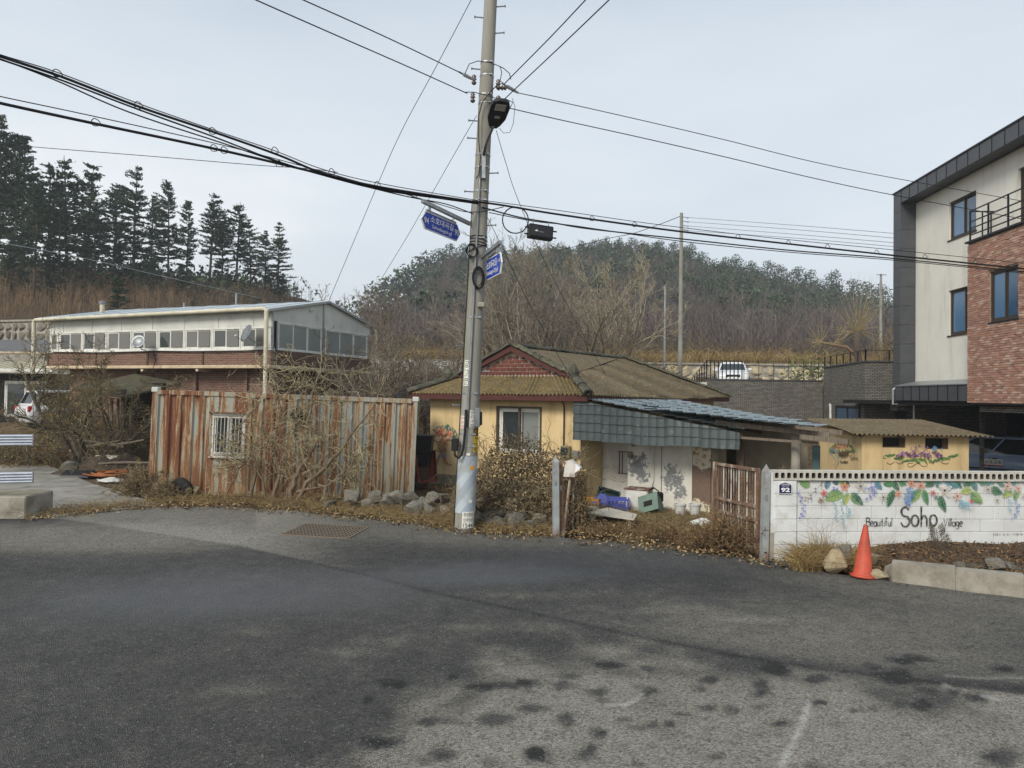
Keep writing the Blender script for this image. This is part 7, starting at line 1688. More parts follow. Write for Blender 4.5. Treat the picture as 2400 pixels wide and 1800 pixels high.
p = gnd(232, 1114); sl = thing('cushion', 'dirty white quilted slab leaning behind the orange hose', 'cushion', (p.x, p.y + .3, .05)); sl.rotation_euler = (R(-40), 0, R(10)); MB().bbox(-.4, .4, -.06, .06, 0, .6, .03).build('slab', M['weathered_board'], sl); MB().box(-.35, .35, -.066, -.06, .28, .3).build('seam', M['grey_wood'], sl)
p = gnd(262, 1128); sk = thing('plastic_bag', 'flat white rag on the concrete lane before the bush', 'bag', (p.x, p.y, .015)); w = MB(); w.grid(lambda u, v: ((u - .5) * .75, (v - .5) * .35 * (.4 + math.sin(math.pi * u)), .09 * math.sin(math.pi * u) * math.sin(math.pi * v) + .03 * H1(u * 7, v * 5) * math.sin(math.pi * u)), 14, 8); w.build('bag_film', M['plastic_white'], sk, fix=False); MB().tube([(-.3, 0, .02), (-.42, .03, .03)], .012, 5).build('knot', M['plastic_white'], sk)
rs = random.Random(90); LG_ = ['topmost', 'second', 'third', 'fourth', 'fifth', 'sixth', 'seventh', 'eighth', 'ninth', 'tenth', 'eleventh', 'lowest']
for k in range(7):
    p = gnd(rs.uniform(215, 310), rs.uniform(1100, 1118)); L_ = rs.uniform(.8, 1.7); a = rs.uniform(-.5, .5); o = MB().tube([(-L_ / 2, 0, 0), (0, rs.uniform(-.05, .05), rs.uniform(-.03, .05)), (L_ / 2, 0, rs.uniform(-.1, .1))], [.03, .04, .025], 7).build('log', M['grey_wood'], None, smooth=True, angle=50)
    o.location = (p.x, p.y, .25 + rs.uniform(0, .65)); o.rotation_euler = (0, rs.uniform(-.25, .25), a); _set(o, 'weathered log in the dark woodpile left of the container', 'log', 'logs in the woodpile')
p = gnd(258, 1108); wp = thing('rubble_heap', 'dark heap of rotten wood and sheeting left of the container', 'heap', (p.x, p.y, 0)); w = MB(); w.grid(lambda u, v: ((u - .5) * 3.0, (v - .5) * 1.6, .5 * math.sin(math.pi * u) ** .7 * math.sin(math.pi * v) ** .7 + .25 * H1(u * 9, v * 6) * math.sin(math.pi * u) * math.sin(math.pi * v) - .04), 40, 18); w.build('heap_body', M['dark_soil_heap'] if 'dark_soil_heap' in M else pm('dark_soil_heap', S(62, 54, 46), S(88, 76, 62), 5, .98, bmp=.9, bs=9, bd=.08), wp, fix=False); MB().bbox(-.8, .1, -1.1, -.7, .1, .5, .05, rot=Matrix.Rotation(.4, 3, 'X'), org=(0, 0, 0)).build('torn_sheet', M['black_trim'], wp)
# things seen in the gap between container and house
p = at(1002, 1040, 19.0); o = thing('wheelie_bin', 'black bin in the gap between container and yellow house', 'bin', (p.x - .15, p.y, .55)); w = MB(); w.add([(-.24, -.24, 0), (.24, -.24, 0), (.24, .24, 0), (-.24, .24, 0), (-.3, -.3, .75), (.3, -.3, .75), (.3, .3, .75), (-.3, .3, .75)], [(0, 1, 2, 3), (0, 1, 5, 4), (1, 2, 6, 5), (2, 3, 7, 6), (3, 0, 4, 7)]); w.build('tub', M['black_trim'], o); MB().bbox(-.32, .32, -.32, .32, .75, .82, .02).build('lid', M['black_trim'], o); MB().box(-.2, .2, -.2, .2, -.55, -.01).build('stand', M['dark_wood'], o)
p = at(998, 1085, 18.6); o = thing('wheelbarrow', 'upturned red brown wheelbarrow in the gap beside the yellow house', 'wheelbarrow', (p.x, p.y, .0)); w = MB(); w.add([(-.3, 0, .9), (.25, 0, 1.0), (.3, .1, .15), (-.2, .1, .1), (-.2, .3, .85), (.18, .3, .92), (.2, .3, .3), (-.12, .3, .25)], [(0, 1, 5, 4), (1, 2, 6, 5), (2, 3, 7, 6), (3, 0, 4, 7), (4, 5, 6, 7)]); w.build('tray', M['red_brown_board'], o); MB().tube([(-.35, .1, .0), (-.25, .15, .6), (-.2, .2, 1.2)], .02, 6).build('handle', M['steel_grey'], o)
rm2 = Matrix.Translation((-.25, -.05, .17)) @ Matrix.Rotation(R(80), 4, 'Y'); MB().lathe([(.05, -.04), (.14, -.04), (.17, 0), (.14, .04), (.05, .04)], 16, mat4=rm2).build('wheel', M['tyre_rubber'], o)
nh = thing('far_house', 'house with dark blue tiled roof seen through the gap', 'house', (-5.3, 33, 0)); MB().box(0, 4.5, 0, 3, 0, 2.3).build('wall', M['dark_wood'], nh); pm('navy_tile', S(58, 66, 88), S(74, 80, 100), 8, .7); w = MB(); w.prism([(-.4, -.5, 2.15), (4.9, -.5, 2.15), (4.9, 1.5, 3.1), (-.4, 1.5, 3.1)], (0, 0, .08)); w.build('roof', M['navy_tile'], nh)
# ------------------------------------------------------------------ plants: helpers
def seg_mesh(name, segs, mat, parent=None, sides=3, col=None):
    """tapered sticks; segs rows = p0, p1, r0, r1"""
    s = np.asarray(segs, dtype=np.float64)
    p0, p1, r0, r1 = s[:, :3], s[:, 3:6], s[:, 6], s[:, 7]
    d = p1 - p0; d /= np.maximum(np.linalg.norm(d, axis=1, keepdims=True), 1e-9)
    ref = np.where(np.abs(d[:, 2:3]) > .9, np.array([[1.0, 0, 0]]), np.array([[0, 0, 1.0]]))
    a = np.cross(d, ref); a /= np.linalg.norm(a, axis=1, keepdims=True); b = np.cross(d, a); n = len(s)
    V = np.zeros((n, 2 * sides, 3))
    for j in range(sides):
        t = 2 * math.pi * j / sides; o = a * math.cos(t) + b * math.sin(t)
        V[:, j] = p0 + o * r0[:, None]; V[:, sides + j] = p1 + o * r1[:, None]
    base = (np.arange(n) * 2 * sides)[:, None]
    F = np.concatenate([base + np.array([[j, (j + 1) % sides, sides + (j + 1) % sides, sides + j]]) for j in range(sides)], 0)
    cc = None
    if col is not None: cc = np.repeat(np.asarray(col), 2 * sides, axis=0)
    return np_mesh(name, V.reshape(-1, 3), F, mat, parent, smooth=True, col=cc)
def card_mesh(name, P, size, mat, parent=None, col=None, nrm_up=0.0, asp=.55, curl=.0, rng=RNG, axis=None):
    """small four-cornered leaves with a fold, at points P (n,3)"""
    P = np.asarray(P); n = len(P)
    d = rng.normal(size=(n, 3)); d[:, 2] *= (1 - nrm_up)
    if axis is not None: d = d * .5 + axis
    d /= np.linalg.norm(d, axis=1, keepdims=True)
    o = rng.normal(size=(n, 3)); e = np.cross(d, o); e /= np.linalg.norm(e, axis=1, keepdims=True)
    if nrm_up > 0:
        u = np.cross(np.array([0, 0, 1.0]), d); u /= np.maximum(np.linalg.norm(u, axis=1, keepdims=True), 1e-6); e = e * (1 - nrm_up) + u * nrm_up
    sz = (np.asarray(size) * np.ones(n))[:, None]
    nn = np.cross(d, e)
    V = np.stack([P - d * sz * .5, P + e * sz * asp * .5 + nn * sz * curl, P + d * sz * .5, P - e * sz * asp * .5 + nn * sz * curl], 1)
    F = (np.arange(n) * 4)[:, None] + np.array([[0, 1, 2, 3]])
    cc = None if col is None else np.repeat(np.asarray(col), 4, axis=0)
    return np_mesh(name, V.reshape(-1, 3), F, mat, parent, col=cc)
def vary(c, n, v=.25, rng=RNG):
    c = np.asarray(c)
    if c.ndim == 1: c = c[None, :]
    k = rng.integers(0, len(c), n); return np.clip(c[k] * np.array([.94, 1.02, .97]) * (1 + rng.uniform(-v, v, (n, 1))), 0, 1)
def grow(rs, p, d, L_, r, depth, segs, wig=.18, up=.05, nb=(5, 4, 4, 3), ang=(.5, 1.0), lf=(.5, .75), ns=5, start=.3, tips=None, rmin=.004, tap=.35, droop=0.0):
    """one limb with its side limbs; segs collects sticks, tips the twig ends"""
    p = Vector(p); d = Vector(d).normalized(); st = L_ / ns; pts = [(p.copy(), d.copy(), r)]
    for i in range(ns):
        t = (i + 1) / ns; d2 = d + Vector((rs.gauss(0, wig), rs.gauss(0, wig), rs.gauss(0, wig) + up - droop * t)); d = d2.normalized()
        q = p + d * st; rr = max(r * (1 - (1 - tap) * t), rmin)
        segs.append((*p, *q, pts[-1][2], rr)); p = q; pts.append((p.copy(), d.copy(), rr))
    if depth <= 0:
        if tips is not None: tips.append(p)
        return
    n = nb[min(len(nb) - 1, len(nb) - depth)] if len(nb) >= depth else nb[0]
    for k in range(n):
        t = start + (1 - start) * (k + rs.random()) / n; i = min(int(t * ns), ns - 1); f = t * ns - i
        q = pts[i][0].lerp(pts[i + 1][0], f); dd = pts[i][1]
        ax = dd.cross(Vector((rs.gauss(0, 1), rs.gauss(0, 1), rs.gauss(0, 1))))
        if ax.length < 1e-3: continue
        nd = Matrix.Rotation(rs.uniform(*ang), 3, ax.normalized()) @ dd
        grow(rs, q, nd, L_ * rs.uniform(*lf) * (1 - .35 * t), max(pts[i][2] * .62, rmin), depth - 1, segs, wig * 1.1, up, nb, ang, lf, max(3, ns - 1), .15, tips, rmin, tap, droop)
vcm('twig_bark', .95, nz=.2, ns=8, spec=.1); vcm('dead_leaf', .85, nz=.2, ns=12, spec=.15); vcm('needles', .8, nz=.25, ns=1.5, spec=.15)
pm('bark_grey', S(98, 86, 76), S(74, 64, 56), 9, .95, stretch=(3, 3, .6), bmp=.6, bs=30)
pm('bark_tan', S(134, 112, 88), S(112, 92, 72), 9, .95, stretch=(3, 3, .6), bmp=.5, bs=30)
pm('vine_stem', S(128, 112, 92), S(104, 90, 74), 9, .95, stretch=(3, 3, .6), bmp=.5, bs=30)
TAN = [S(152, 132, 104), S(134, 114, 90), S(120, 100, 80)]; GRY = [S(96, 84, 76), S(84, 74, 68), S(110, 96, 84)]; GOLD = [S(170, 150, 124), S(150, 132, 110), S(132, 116, 98)]; GRY2 = [S(122, 108, 98), S(106, 94, 86), S(138, 122, 108)]
def bare_tree(name, label, cat, base, stems, H_, depth, seed, cols, trunk_mat, r0=.08, nb=(6, 5, 4, 3), spread=.35, wig=.16, up=.06, ang=(.4, .95), lf=(.45, .72), group=None, rmin=.006, leaves=0, leafcols=None, leaf=.07, ns=6, start=.25, trunk_h=0.0, droop=0.0, lean=(0, 0)):
    rs = random.Random(seed); o = thing(name, label, cat, base, 0, group); segs = []; tips = []; tr = []
    org = Vector((0, 0, 0))
    if trunk_h:
        w = MB(); pts = [Vector((lean[0] * t + rs.gauss(0, .03), lean[1] * t + rs.gauss(0, .03), trunk_h * t - .1 * (t == 0))) for t in (0, .25, .5, .75, 1)]; pts[0] = Vector((0, 0, -.1)); w.tube(pts, [r0 * 1.5, r0 * 1.2, r0 * 1.1, r0 * 1.05, r0], 8); w.build('trunk', M[trunk_mat], o, smooth=True); org = pts[-1]
    for k in range(stems):
        a = 2 * math.pi * (k + rs.random() * .7) / stems; d = Vector((math.cos(a) * spread + lean[0] * .3, math.sin(a) * spread + lean[1] * .3, 1))
        s0 = len(segs); grow(rs, org + Vector((math.cos(a) * r0 * .5, math.sin(a) * r0 * .5, -.05)), d, H_ * rs.uniform(.5, .68), r0 * rs.uniform(.7, 1), depth, segs, wig, up, nb, ang, lf, ns, start, tips, rmin, droop=droop)
    n = len(segs); S_ = np.array(segs); big = S_[:, 6] > r0 * .42
    if big.sum() > 0 and not trunk_h:
        seg_mesh('trunk', S_[big], M[trunk_mat], o, 6)
        S_ = S_[~big]
    seg_mesh('branches', S_, M['twig_bark'], o, 3, vary(cols, len(S_), .18, np.random.default_rng(seed)))
    if leaves and tips:
        rg = np.random.default_rng(seed + 1); T = np.array([tuple(t) for t in tips]); ix = rg.integers(0, len(T), leaves)
        P = T[ix] + rg.normal(scale=leaf * 1.3, size=(leaves, 3)); card_mesh('leaves', P, rg.uniform(.6, 1.2, leaves) * leaf, M['dead_leaf'], o, vary(leafcols, leaves, .25, rg), curl=.2, rng=rg)
    return o
def brush_field(name, pts, hgt, spread, r_, cols, nper=5, label=None, mat='twig_bark', rng=RNG, kink=True, kind='stuff'):
    """uncountable dry stems: nper sticks at each point, each bent once"""
    P = np.repeat(np.asarray(pts, float), nper, axis=0); n = len(P)
    hh = np.repeat(np.asarray(hgt) * np.ones(len(pts)), nper) * rng.uniform(.55, 1.15, n)
    a = rng.uniform(0, 2 * math.pi, n); s = np.abs(rng.normal(scale=spread, size=n)) * hh
    jit = rng.normal(scale=.12, size=(n, 2)) * hh[:, None] * .6; P[:, :2] += jit
    mid_ = P + np.stack([np.cos(a) * s * .4, np.sin(a) * s * .4, hh * .6], 1); end = P + np.stack([np.cos(a) * s * 1.3 + rng.normal(scale=.08, size=n) * hh, np.sin(a) * s * 1.3 + rng.normal(scale=.08, size=n) * hh, hh * rng.uniform(.7, 1.0, n)], 1)
    r = np.asarray(r_) * np.ones(n)
    sg = np.concatenate([np.concatenate([P, mid_, r[:, None], r[:, None] * .8], 1), np.concatenate([mid_, end, r[:, None] * .8, r[:, None] * .4], 1)], 0)
    c = vary(cols, n, .2, rng); o = seg_mesh(name, sg, M[mat], None, 3, np.concatenate([c, c], 0))
    _set(o, label, None, None, kind); return o
def scatter(n, x0, x1, y0, y1, keep=None, rng=RNG, zoff=-.05):
    x = rng.uniform(x0, x1, n); y = rng.uniform(y0, y1, n)
    if keep is not None: k = keep(x, y); x, y = x[k], y[k]
    return np.stack([x, y, HT(x, y) + zoff], 1)

# ------------------------------------------------------------------ conifers on the left slope
def conifer_parts(seed, Ht, bare, wmax):
    rg = np.random.default_rng(seed); rs = random.Random(seed)
    tp = [Vector((rs.gauss(0, .02) * Ht * .3 * t, rs.gauss(0, .02) * Ht * .3 * t, Ht * t)) for t in (0, .3, .6, .85, 1)]; tp[0] = Vector((0, 0, -.4))
    w = MB(); w.tube(tp, [Ht * .0135, Ht * .011, Ht * .0075, Ht * .004, .02], 7)
    cards, ax, br, sz = [], [], [], []; z = Ht * bare; a0 = rs.uniform(0, 6.28); den = rs.uniform(1.0, 1.4)
    while z < Ht * .985:
        t = (z - Ht * bare) / (Ht * (1 - bare)); L0 = wmax * (min(1, .5 + t * 2.2) * (1 - t) ** .72) + .18
        i = min(3, int(np.searchsorted([.3, .6, .85], z / Ht))); ctr = np.array([0, 0, z])
        for k in range(rs.choice([5, 6, 7])):
            a = rs.uniform(0, 2 * math.pi); L_ = L0 * rs.uniform(.4, 1.15) * (1 + .38 * math.cos(a - a0)); el = rs.uniform(-.14, .12) + .3 * t
            d = np.array([math.cos(a) * math.cos(el), math.sin(a) * math.cos(el), math.sin(el)]); e = ctr + d * L_
            br.append((*ctr, *e, .045 * (1 - t) + .015, .012))
            m_ = int((5 + L_ * 15) * den)
            for q in range(m_):
                f = (.25 + .75 * (q + rs.random()) / m_); p = ctr + d * L_ * f + np.array([rs.gauss(0, .13), rs.gauss(0, .13), rs.gauss(.0, .06) + .12 * f * f])
                cards.append(p); sdv = rs.choice([-1, 1]); ax.append(d + np.array([-d[1], d[0], 0]) * sdv * rs.uniform(.2, .9) + np.array([0, 0, rs.uniform(.0, .5)])); sz.append(rs.uniform(.22, .45))
        z += Ht * rs.choice([.02, .024, .028, .034, .05])
    return w, np.array(cards), np.array(ax), np.array(br), np.array(sz), rg
GREEN = [S(52, 68, 54), S(66, 80, 60), S(42, 56, 46), S(76, 86, 62)]
con_var = []
for vi, (sd, bare, wm) in enumerate(((11, .3, 3.1), (12, .2, 3.2), (13, .36, 2.7), (14, .25, 3.5), (15, .06, 3.0), (16, .4, 3.2), (17, .15, 2.8), (18, .28, 3.8))):
    w, cd, ax, br, sz, rg = conifer_parts(sd, 13.0, bare, wm); o = thing('conifer', None, None)
    w.build('trunk', M['bark_grey'], o, smooth=True); seg_mesh('branches', br, M['bark_grey'], o, 3)
    card_mesh('foliage', cd, sz, M['needles'], o, vary(GREEN, len(cd), .3, rg), asp=.42, curl=.12, rng=rg, axis=ax)
    con_var.append(o)
CON = [(4, 268, 66, 0), (62, 318, 68, 3), (118, 385, 72, 2), (166, 365, 70, 0), (205, 385, 72, 1), (270, 432, 80, 2), (317, 385, 74, 0), (400, 428, 80, 3), (440, 466, 86, 2), (494, 458, 82, 1), (556, 474, 84, 0), (592, 512, 90, 2), (624, 542, 94, 2), (654, 520, 88, 3), (85, 430, 60, 2), (-40, 300, 66, 0), (34, 350, 64, 1), (230, 455, 68, 3), (142, 450, 66, 1), (355, 460, 84, 2), (524, 492, 88, 2)]
vis = sorted([c for c in CON if c[0] >= 0], key=lambda c: c[0])
ordw = ['first', 'second', 'third', 'fourth', 'fifth', 'sixth', 'seventh', 'eighth', 'ninth', 'tenth', 'eleventh', 'twelfth', 'thirteenth', 'fourteenth', 'fifteenth', 'sixteenth', 'seventeenth', 'eighteenth', 'nineteenth', 'twentieth', 'twenty-first', 'twenty-second', 'twenty-third', 'twenty-fourth', 'twenty-fifth']
used = set()
for c in CON:
    px, py, Y, vi = c; vi = (0, 3, 5, 2, 7, 1, 6)[CON.index(c) % 7]; t = at(px, py, Y); g = hz(t.x, Y); hgt = t.z - g
    if vi in used: o = copy_tree(con_var[vi])
    else: o = con_var[vi]; used.add(vi)
    s = hgt / 13.0; o.location = (t.x, Y, g); o.scale = (s * random.uniform(.75, 1.25),) * 2 + (s,); o.rotation_euler = (random.uniform(-.04, .04), random.uniform(-.05, .05), random.uniform(0, 6.3))
    lab = 'tall dark conifer on the left hillside, %s from the left' % ordw[vis.index(c)] if c in vis else 'tall dark conifer on the left hillside beyond the left edge'
    _set(o, lab, 'tree', 'conifers on the left hillside')
for k, (px, py, Y, nm) in enumerate(((277, 640, 52, 'small young conifer alone in the brown brush of the left slope'), (452, 700, 62, 'small dark conifer low on the slope above the brick building roof'), (570, 645, 84, 'small young conifer under the rightmost tall conifers'), (602, 665, 88, 'small young conifer at the right end of the hillside'), (535, 640, 80, 'bushy young conifer between the bare trunks'), (425, 612, 72, 'dense young conifer in the middle of the hillside'), (360, 590, 70, 'dense young conifer behind the brown brush'), (200, 560, 66, 'dense young conifer in the shade of the left trees'), (120, 555, 62, 'dense young conifer near the left edge of the hill'), (648, 682, 94, 'tiny conifer at the foot of the rightmost tree'), (30, 540, 62, 'dense young conifer at the left edge under the tall trees'))):
    t = at(px, py, Y); g = hz(t.x, Y); hgt = max(t.z - g, 1.2)
    if 4 in used: o = copy_tree(con_var[4])
    else: o = con_var[4]; used.add(4)
    s = hgt / 13.0; o.location = (t.x, Y, g - .1); o.scale = (s * 1.25, s * 1.25, s); o.rotation_euler = (0, 0, random.uniform(0, 6.3)); _set(o, nm, 'tree', 'young conifers on the left hillside')
RED = [S(128, 102, 84), S(112, 90, 76), S(142, 116, 90), S(116, 96, 74)]
pts = scatter(5200, -75, -18, 46, 100, lambda x, y: ((y - .45 * (x + 50)) > 44) & (HT(x, y) > 5.5))
brush_field('hillside_brush', pts, np.random.default_rng(3).uniform(.7, 2.4, len(pts)), .3, .022, RED, 5, 'dense reddish brown brush covering the left slope')
pts = scatter(300, -75, -30, 62, 108, lambda x, y: ((y - .45 * (x + 50)) > 58))
brush_field('understorey', pts, np.random.default_rng(4).uniform(1.5, 4, len(pts)), .25, .022, [S(64, 58, 52), S(84, 74, 66), S(52, 54, 46)], 7, 'dark tangled undergrowth between the conifers')
rg = np.random.default_rng(8); pts = scatter(1300, -75, -30, 66, 108, lambda x, y: ((y - .45 * (x + 50)) > 64)); pts[:, 2] += rg.uniform(.2, 2.8, len(pts))
P_ = np.repeat(pts, 4, 0) + rg.normal(scale=.35, size=(len(pts) * 4, 3))
o = card_mesh('evergreen_undergrowth', P_, rg.uniform(.4, .8, len(P_)), M['needles'], None, vary(GREEN, len(P_), .3, rg), curl=.15, rng=rg); _set(o, 'low evergreen undergrowth beneath the conifers', kind='stuff')

# ------------------------------------------------------------------ wooded hill in the middle distance
rg = np.random.default_rng(21)
def hill_pts(n, y0, y1, seed):
    r_ = np.random.default_rng(seed); y = r_.uniform(y0, y1, n); x = r_.uniform(-.26, .66, n) * y
    k = (HT(x, y) > 4) & ((x > -.205 * y) | (y > 125)); return np.stack([x[k], y[k], HT(x, y)[k]], 1)
BR = [S(106, 98, 95), S(95, 88, 86), S(118, 109, 104), S(108, 97, 91)]
T_ = hill_pts(2300, 70, 198, 5); sg, cl = [], []; rs = random.Random(31)
for (x, y, z) in T_:
    h = rs.uniform(5, 9.5) * (.65 + .35 * min(1, (y - 60) / 60)); c = BR[rs.randrange(4)]; v = rs.uniform(.8, 1.2); c = tuple(q * v for q in c); r0 = .05 + y * .00022
    p = Vector((x, y, z - .3)); lean_ = Vector((rs.gauss(0, .06), rs.gauss(0, .06), 1)); tip = p + lean_ * h
    sg.append((*p, *(p + lean_ * h * .55), r0 * 1.6, r0)); cl.append(c); sg.append((*(p + lean_ * h * .55), *tip, r0, r0 * .4)); cl.append(c)
    for k in range(15):
        t = rs.uniform(.22, .92); q = p + lean_ * h * t; a = rs.uniform(0, 6.28); e = q + Vector((math.cos(a), math.sin(a), rs.uniform(.7, 1.7))) * (h * (1.1 - t) * rs.uniform(.3, .5)); md = q.lerp(e, .55) + Vector((rs.gauss(0, .1), rs.gauss(0, .1), -.1))
        sg.append((*q, *md, r0 * .6, r0 * .45)); sg.append((*md, *e, r0 * .45, r0 * .25)); cl += [c, c]
o = seg_mesh('hill_bare_wood', sg, M['twig_bark'], None, 3, np.array(cl)); _set(o, 'grey brown leafless wood covering the far hill', kind='stuff')
def pine_cards(rg, n, h, wd):
    P = []; ncl = 9
    for k in range(ncl):
        t = k / (ncl - 1); zc = h * (.5 + .42 * t); R_ = wd * math.sqrt(1 - (.88 * t) ** 2) * rg.uniform(.7, 1.15); a = rg.uniform(0, 6.28); off_ = R_ * .75 * rg.random()
        m_ = int(n / ncl); u = rg.normal(size=(m_, 3)); u /= np.linalg.norm(u, axis=1, keepdims=True); u *= rg.random((m_, 1)) ** .4
        P.append(u * np.array([R_, R_, h * .13]) + np.array([math.cos(a) * off_, math.sin(a) * off_, zc]))
    return np.concatenate(P)
PG = [S(60, 72, 56), S(72, 83, 61), S(52, 62, 50), S(82, 90, 66)]
A_ = hill_pts(1900, 95, 202, 6); sel = []
zrA = np.interp(A_[:, 0] * 190 / A_[:, 1], _zx, _zz)
frac = (A_[:, 1] - 60) / 135
keep = (rg.random(len(A_)) < np.clip((frac - .42) * 2.2, .05, .95)); A_ = A_[keep]
P_, C_, sgp = [], [], []
for (x, y, z) in A_:
    h = rg.uniform(5, 9); q = pine_cards(rg, 150, h, rg.uniform(1.7, 2.9)); P_.append(q + np.array([x, y, z])); C_.append(vary(PG, len(q), .22, rg) * rg.uniform(.75, 1.2)); sgp.append((x, y, z - .4, x, y, z + h * .8, .16, .06))
P_ = np.concatenate(P_); o = card_mesh('hill_pine_wood', P_, rg.uniform(.45, .9, len(P_)), M['needles'], None, np.concatenate(C_), asp=.6, curl=.15, rng=rg); _set(o, 'dark green pine wood on the upper part of the far hill', kind='stuff')
# pines one can tell apart along the skyline
rgp = np.random.default_rng(41); pv = []
for k in range(3):
    o = thing('pine_tree', None, None); q = pine_cards(rgp, 700, 10, 2.8)
    MB().tube([(0, 0, -.5), (.1, 0, 4), (-.1, .1, 9)], [.2, .15, .05], 6).build('trunk', M['bark_grey'], o); card_mesh('foliage', q, rgp.uniform(.3, .6, len(q)), M['needles'], o, vary(PG, len(q), .25, rgp), asp=.5, curl=.15, rng=rgp); pv.append(o)
SK = [(905, 655), (934, 640), (962, 625), (988, 606), (1008, 596), (1030, 584), (1055, 572), (1085, 572), (1360, 572), (1392, 563), (1420, 558), (1450, 562), (1480, 558), (1510, 566), (1545, 564), (1580, 568), (1615, 572), (1645, 590), (1700, 604), (1727, 600), (1760, 612), (1800, 612), (1830, 622), (1870, 626), (1900, 634), (1950, 636), (2000, 655), (2030, 662), (2070, 668)]
for i, (px, py) in enumerate(SK):
    o = pv[i] if i < 3 else copy_tree(pv[i % 3]); Y = 188 + (i * 37 % 7); t = at(px, py, Y); g = hz(t.x, Y); h = max(t.z - g, 4)
    o.location = (t.x, Y, g); s = h / 10; o.scale = (s * 1.15, s * 1.15, s); o.rotation_euler = (0, 0, i * 1.3); _set(o, 'dark pine tree on the skyline of the far hill, %s' % ('%s from the left' % ordw[i] if i < 25 else ('last', 'second last', 'third last', 'fourth last')[28 - i]), 'tree', 'pines along the far skyline')
# bank of dry reeds above the terrace, brush at the foot of the hill
REED = [S(158, 132, 92), S(142, 116, 82), S(128, 102, 74), S(170, 146, 106)]
pts = scatter(2600, -12, 32, 46.6, 57); brush_field('dry_reeds', pts, rg.uniform(.5, 1.3, len(pts)), .55, .02, REED, 6, 'dry tan reeds and bindweed on the bank above the terrace')
pts = scatter(1500, -30, 50, 56, 80); brush_field('hill_foot_brush', pts, rg.uniform(1.5, 3.6, len(pts)), .4, .03, [S(104, 90, 76), S(90, 78, 68), S(120, 100, 80)], 7, 'grey brown brush at the foot of the hill')
pts = scatter(800, -14, 9, 27, 45); brush_field('dry_thicket', pts, rg.uniform(.6, 2.2, len(pts)), .5, .016, TAN + GRY, 8, 'dry thicket behind the yellow house')
# ------------------------------------------------------------------ trees near the houses
def G_(px, py, Y):
    p = at(px, py, Y); return (p.x, p.y, hz(p.x, p.y))
PALE = [S(142, 128, 116), S(126, 113, 102), S(156, 142, 128)]
bare_tree('bare_tree', 'spreading leafless tree between the container and the pole', 'tree', G_(890, 850, 25.5), 6, 6.8, 4, 1, GRY2, 'bark_grey', .09, (6, 5, 4, 3), .5, .15, .05, rmin=.008)
bare_tree('bare_tree', 'leafless shrubby tree left of the pole over the yellow house roof', 'tree', G_(985, 860, 28), 6, 6.4, 4, 2, GRY2, 'bark_grey', .08, (6, 5, 4, 3), .55, .16, .04, rmin=.008)
bare_tree('bare_tree', 'tall leafless tree behind the red gable, right of the pole', 'tree', G_(1235, 800, 33), 5, 11.5, 4, 3, PALE, 'bark_grey', .1, (7, 6, 5, 3), .3, .09, .07, (.35, .8), rmin=.008, ns=7)
bare_tree('bare_tree', 'tall leafless tree close behind the pole', 'tree', G_(1150, 810, 35), 4, 8.6, 4, 4, PALE, 'bark_grey', .1, (6, 6, 4, 3), .3, .12, .06, rmin=.008, ns=7)
bare_tree('bare_tree', 'leafless spreading tree over the middle of the house ridge', 'tree', G_(1320, 810, 34), 4, 8.4, 4, 5, GRY2, 'bark_grey', .1, (5, 5, 4, 3), .5, .15, .04, rmin=.008)
bare_tree('bare_tree', 'golden tan leafless tree standing right behind the house ridge', 'tree', G_(1430, 830, 38), 5, 8.6, 4, 6, [S(178, 162, 140), S(158, 142, 122)], 'bark_tan', .1, (6, 5, 4, 3), .35, .13, .08, (.35, .8), rmin=.009)
bare_tree('bare_tree', 'low leafless tree with tan twigs left of the golden tree', 'tree', G_(1385, 830, 36), 4, 5.8, 4, 7, GRY2, 'bark_tan', .08, (5, 5, 4, 3), .5, .15, .04, rmin=.009)
bare_tree('bare_tree', 'leafless tree at the left of the hill over the gable roof', 'tree', G_(800, 800, 36), 5, 7.6, 4, 8, GRY2, 'bark_grey', .09, (6, 6, 4, 3), .45, .15, .05, rmin=.008)

pt = at(2016, 850, 39); o = thing('pollarded_tree', 'pollarded tree with a fan of pale shoots above the terrace wall', 'tree', (pt.x, pt.y, hz(pt.x, pt.y))); rs = random.Random(9); hp = at(2010, 775, 39)
k_ = Vector((hp.x - pt.x, 0, hp.z - hz(pt.x, pt.y)))
MB().tube([(0, 0, -.2), (-.05, 0, k_.z * .4), (-.2, 0, k_.z * .7), (k_.x, 0, k_.z)], [.26, .2, .17, .2], 9).build('trunk', M['bark_grey'], o, smooth=True)
MB().tube([(-.15, 0, k_.z * .55), (-.7, .1, k_.z * .72), (-1.5, .1, k_.z * .76), (-2.2, .1, k_.z * .8)], [.11, .09, .08, .06], 7).build('limb', M['bark_tan'], o, smooth=True)
sg = []
for (c0, n, L0) in ((k_, 75, 3.4), (Vector((-2.2, .1, k_.z * .8)), 30, 1.7), (Vector((-1.3, .1, k_.z * .76)), 14, 2.2)):
    for q in range(n):
        a = rs.uniform(-2.4, 2.4); d = Vector((math.sin(a), rs.uniform(-.5, .5), math.cos(a) * .9 + .25)); L_ = L0 * rs.uniform(.55, 1.0) * (1 if abs(a) < 1.3 else .55); p = Vector(c0) + Vector((rs.uniform(-.15, .15), 0, rs.uniform(-.15, .1)))
        for t in range(4):
            d = (d + Vector((0, 0, .12 if abs(a) < 1.4 else -.06))).normalized(); e = p + d * L_ / 4; sg.append((*p, *e, .015 - .003 * t, .012 - .003 * t)); p = e
seg_mesh('shoots', sg, M['twig_bark'], o, 3, vary([S(176, 154, 116), S(160, 138, 102)], len(sg), .15, np.random.default_rng(1)))
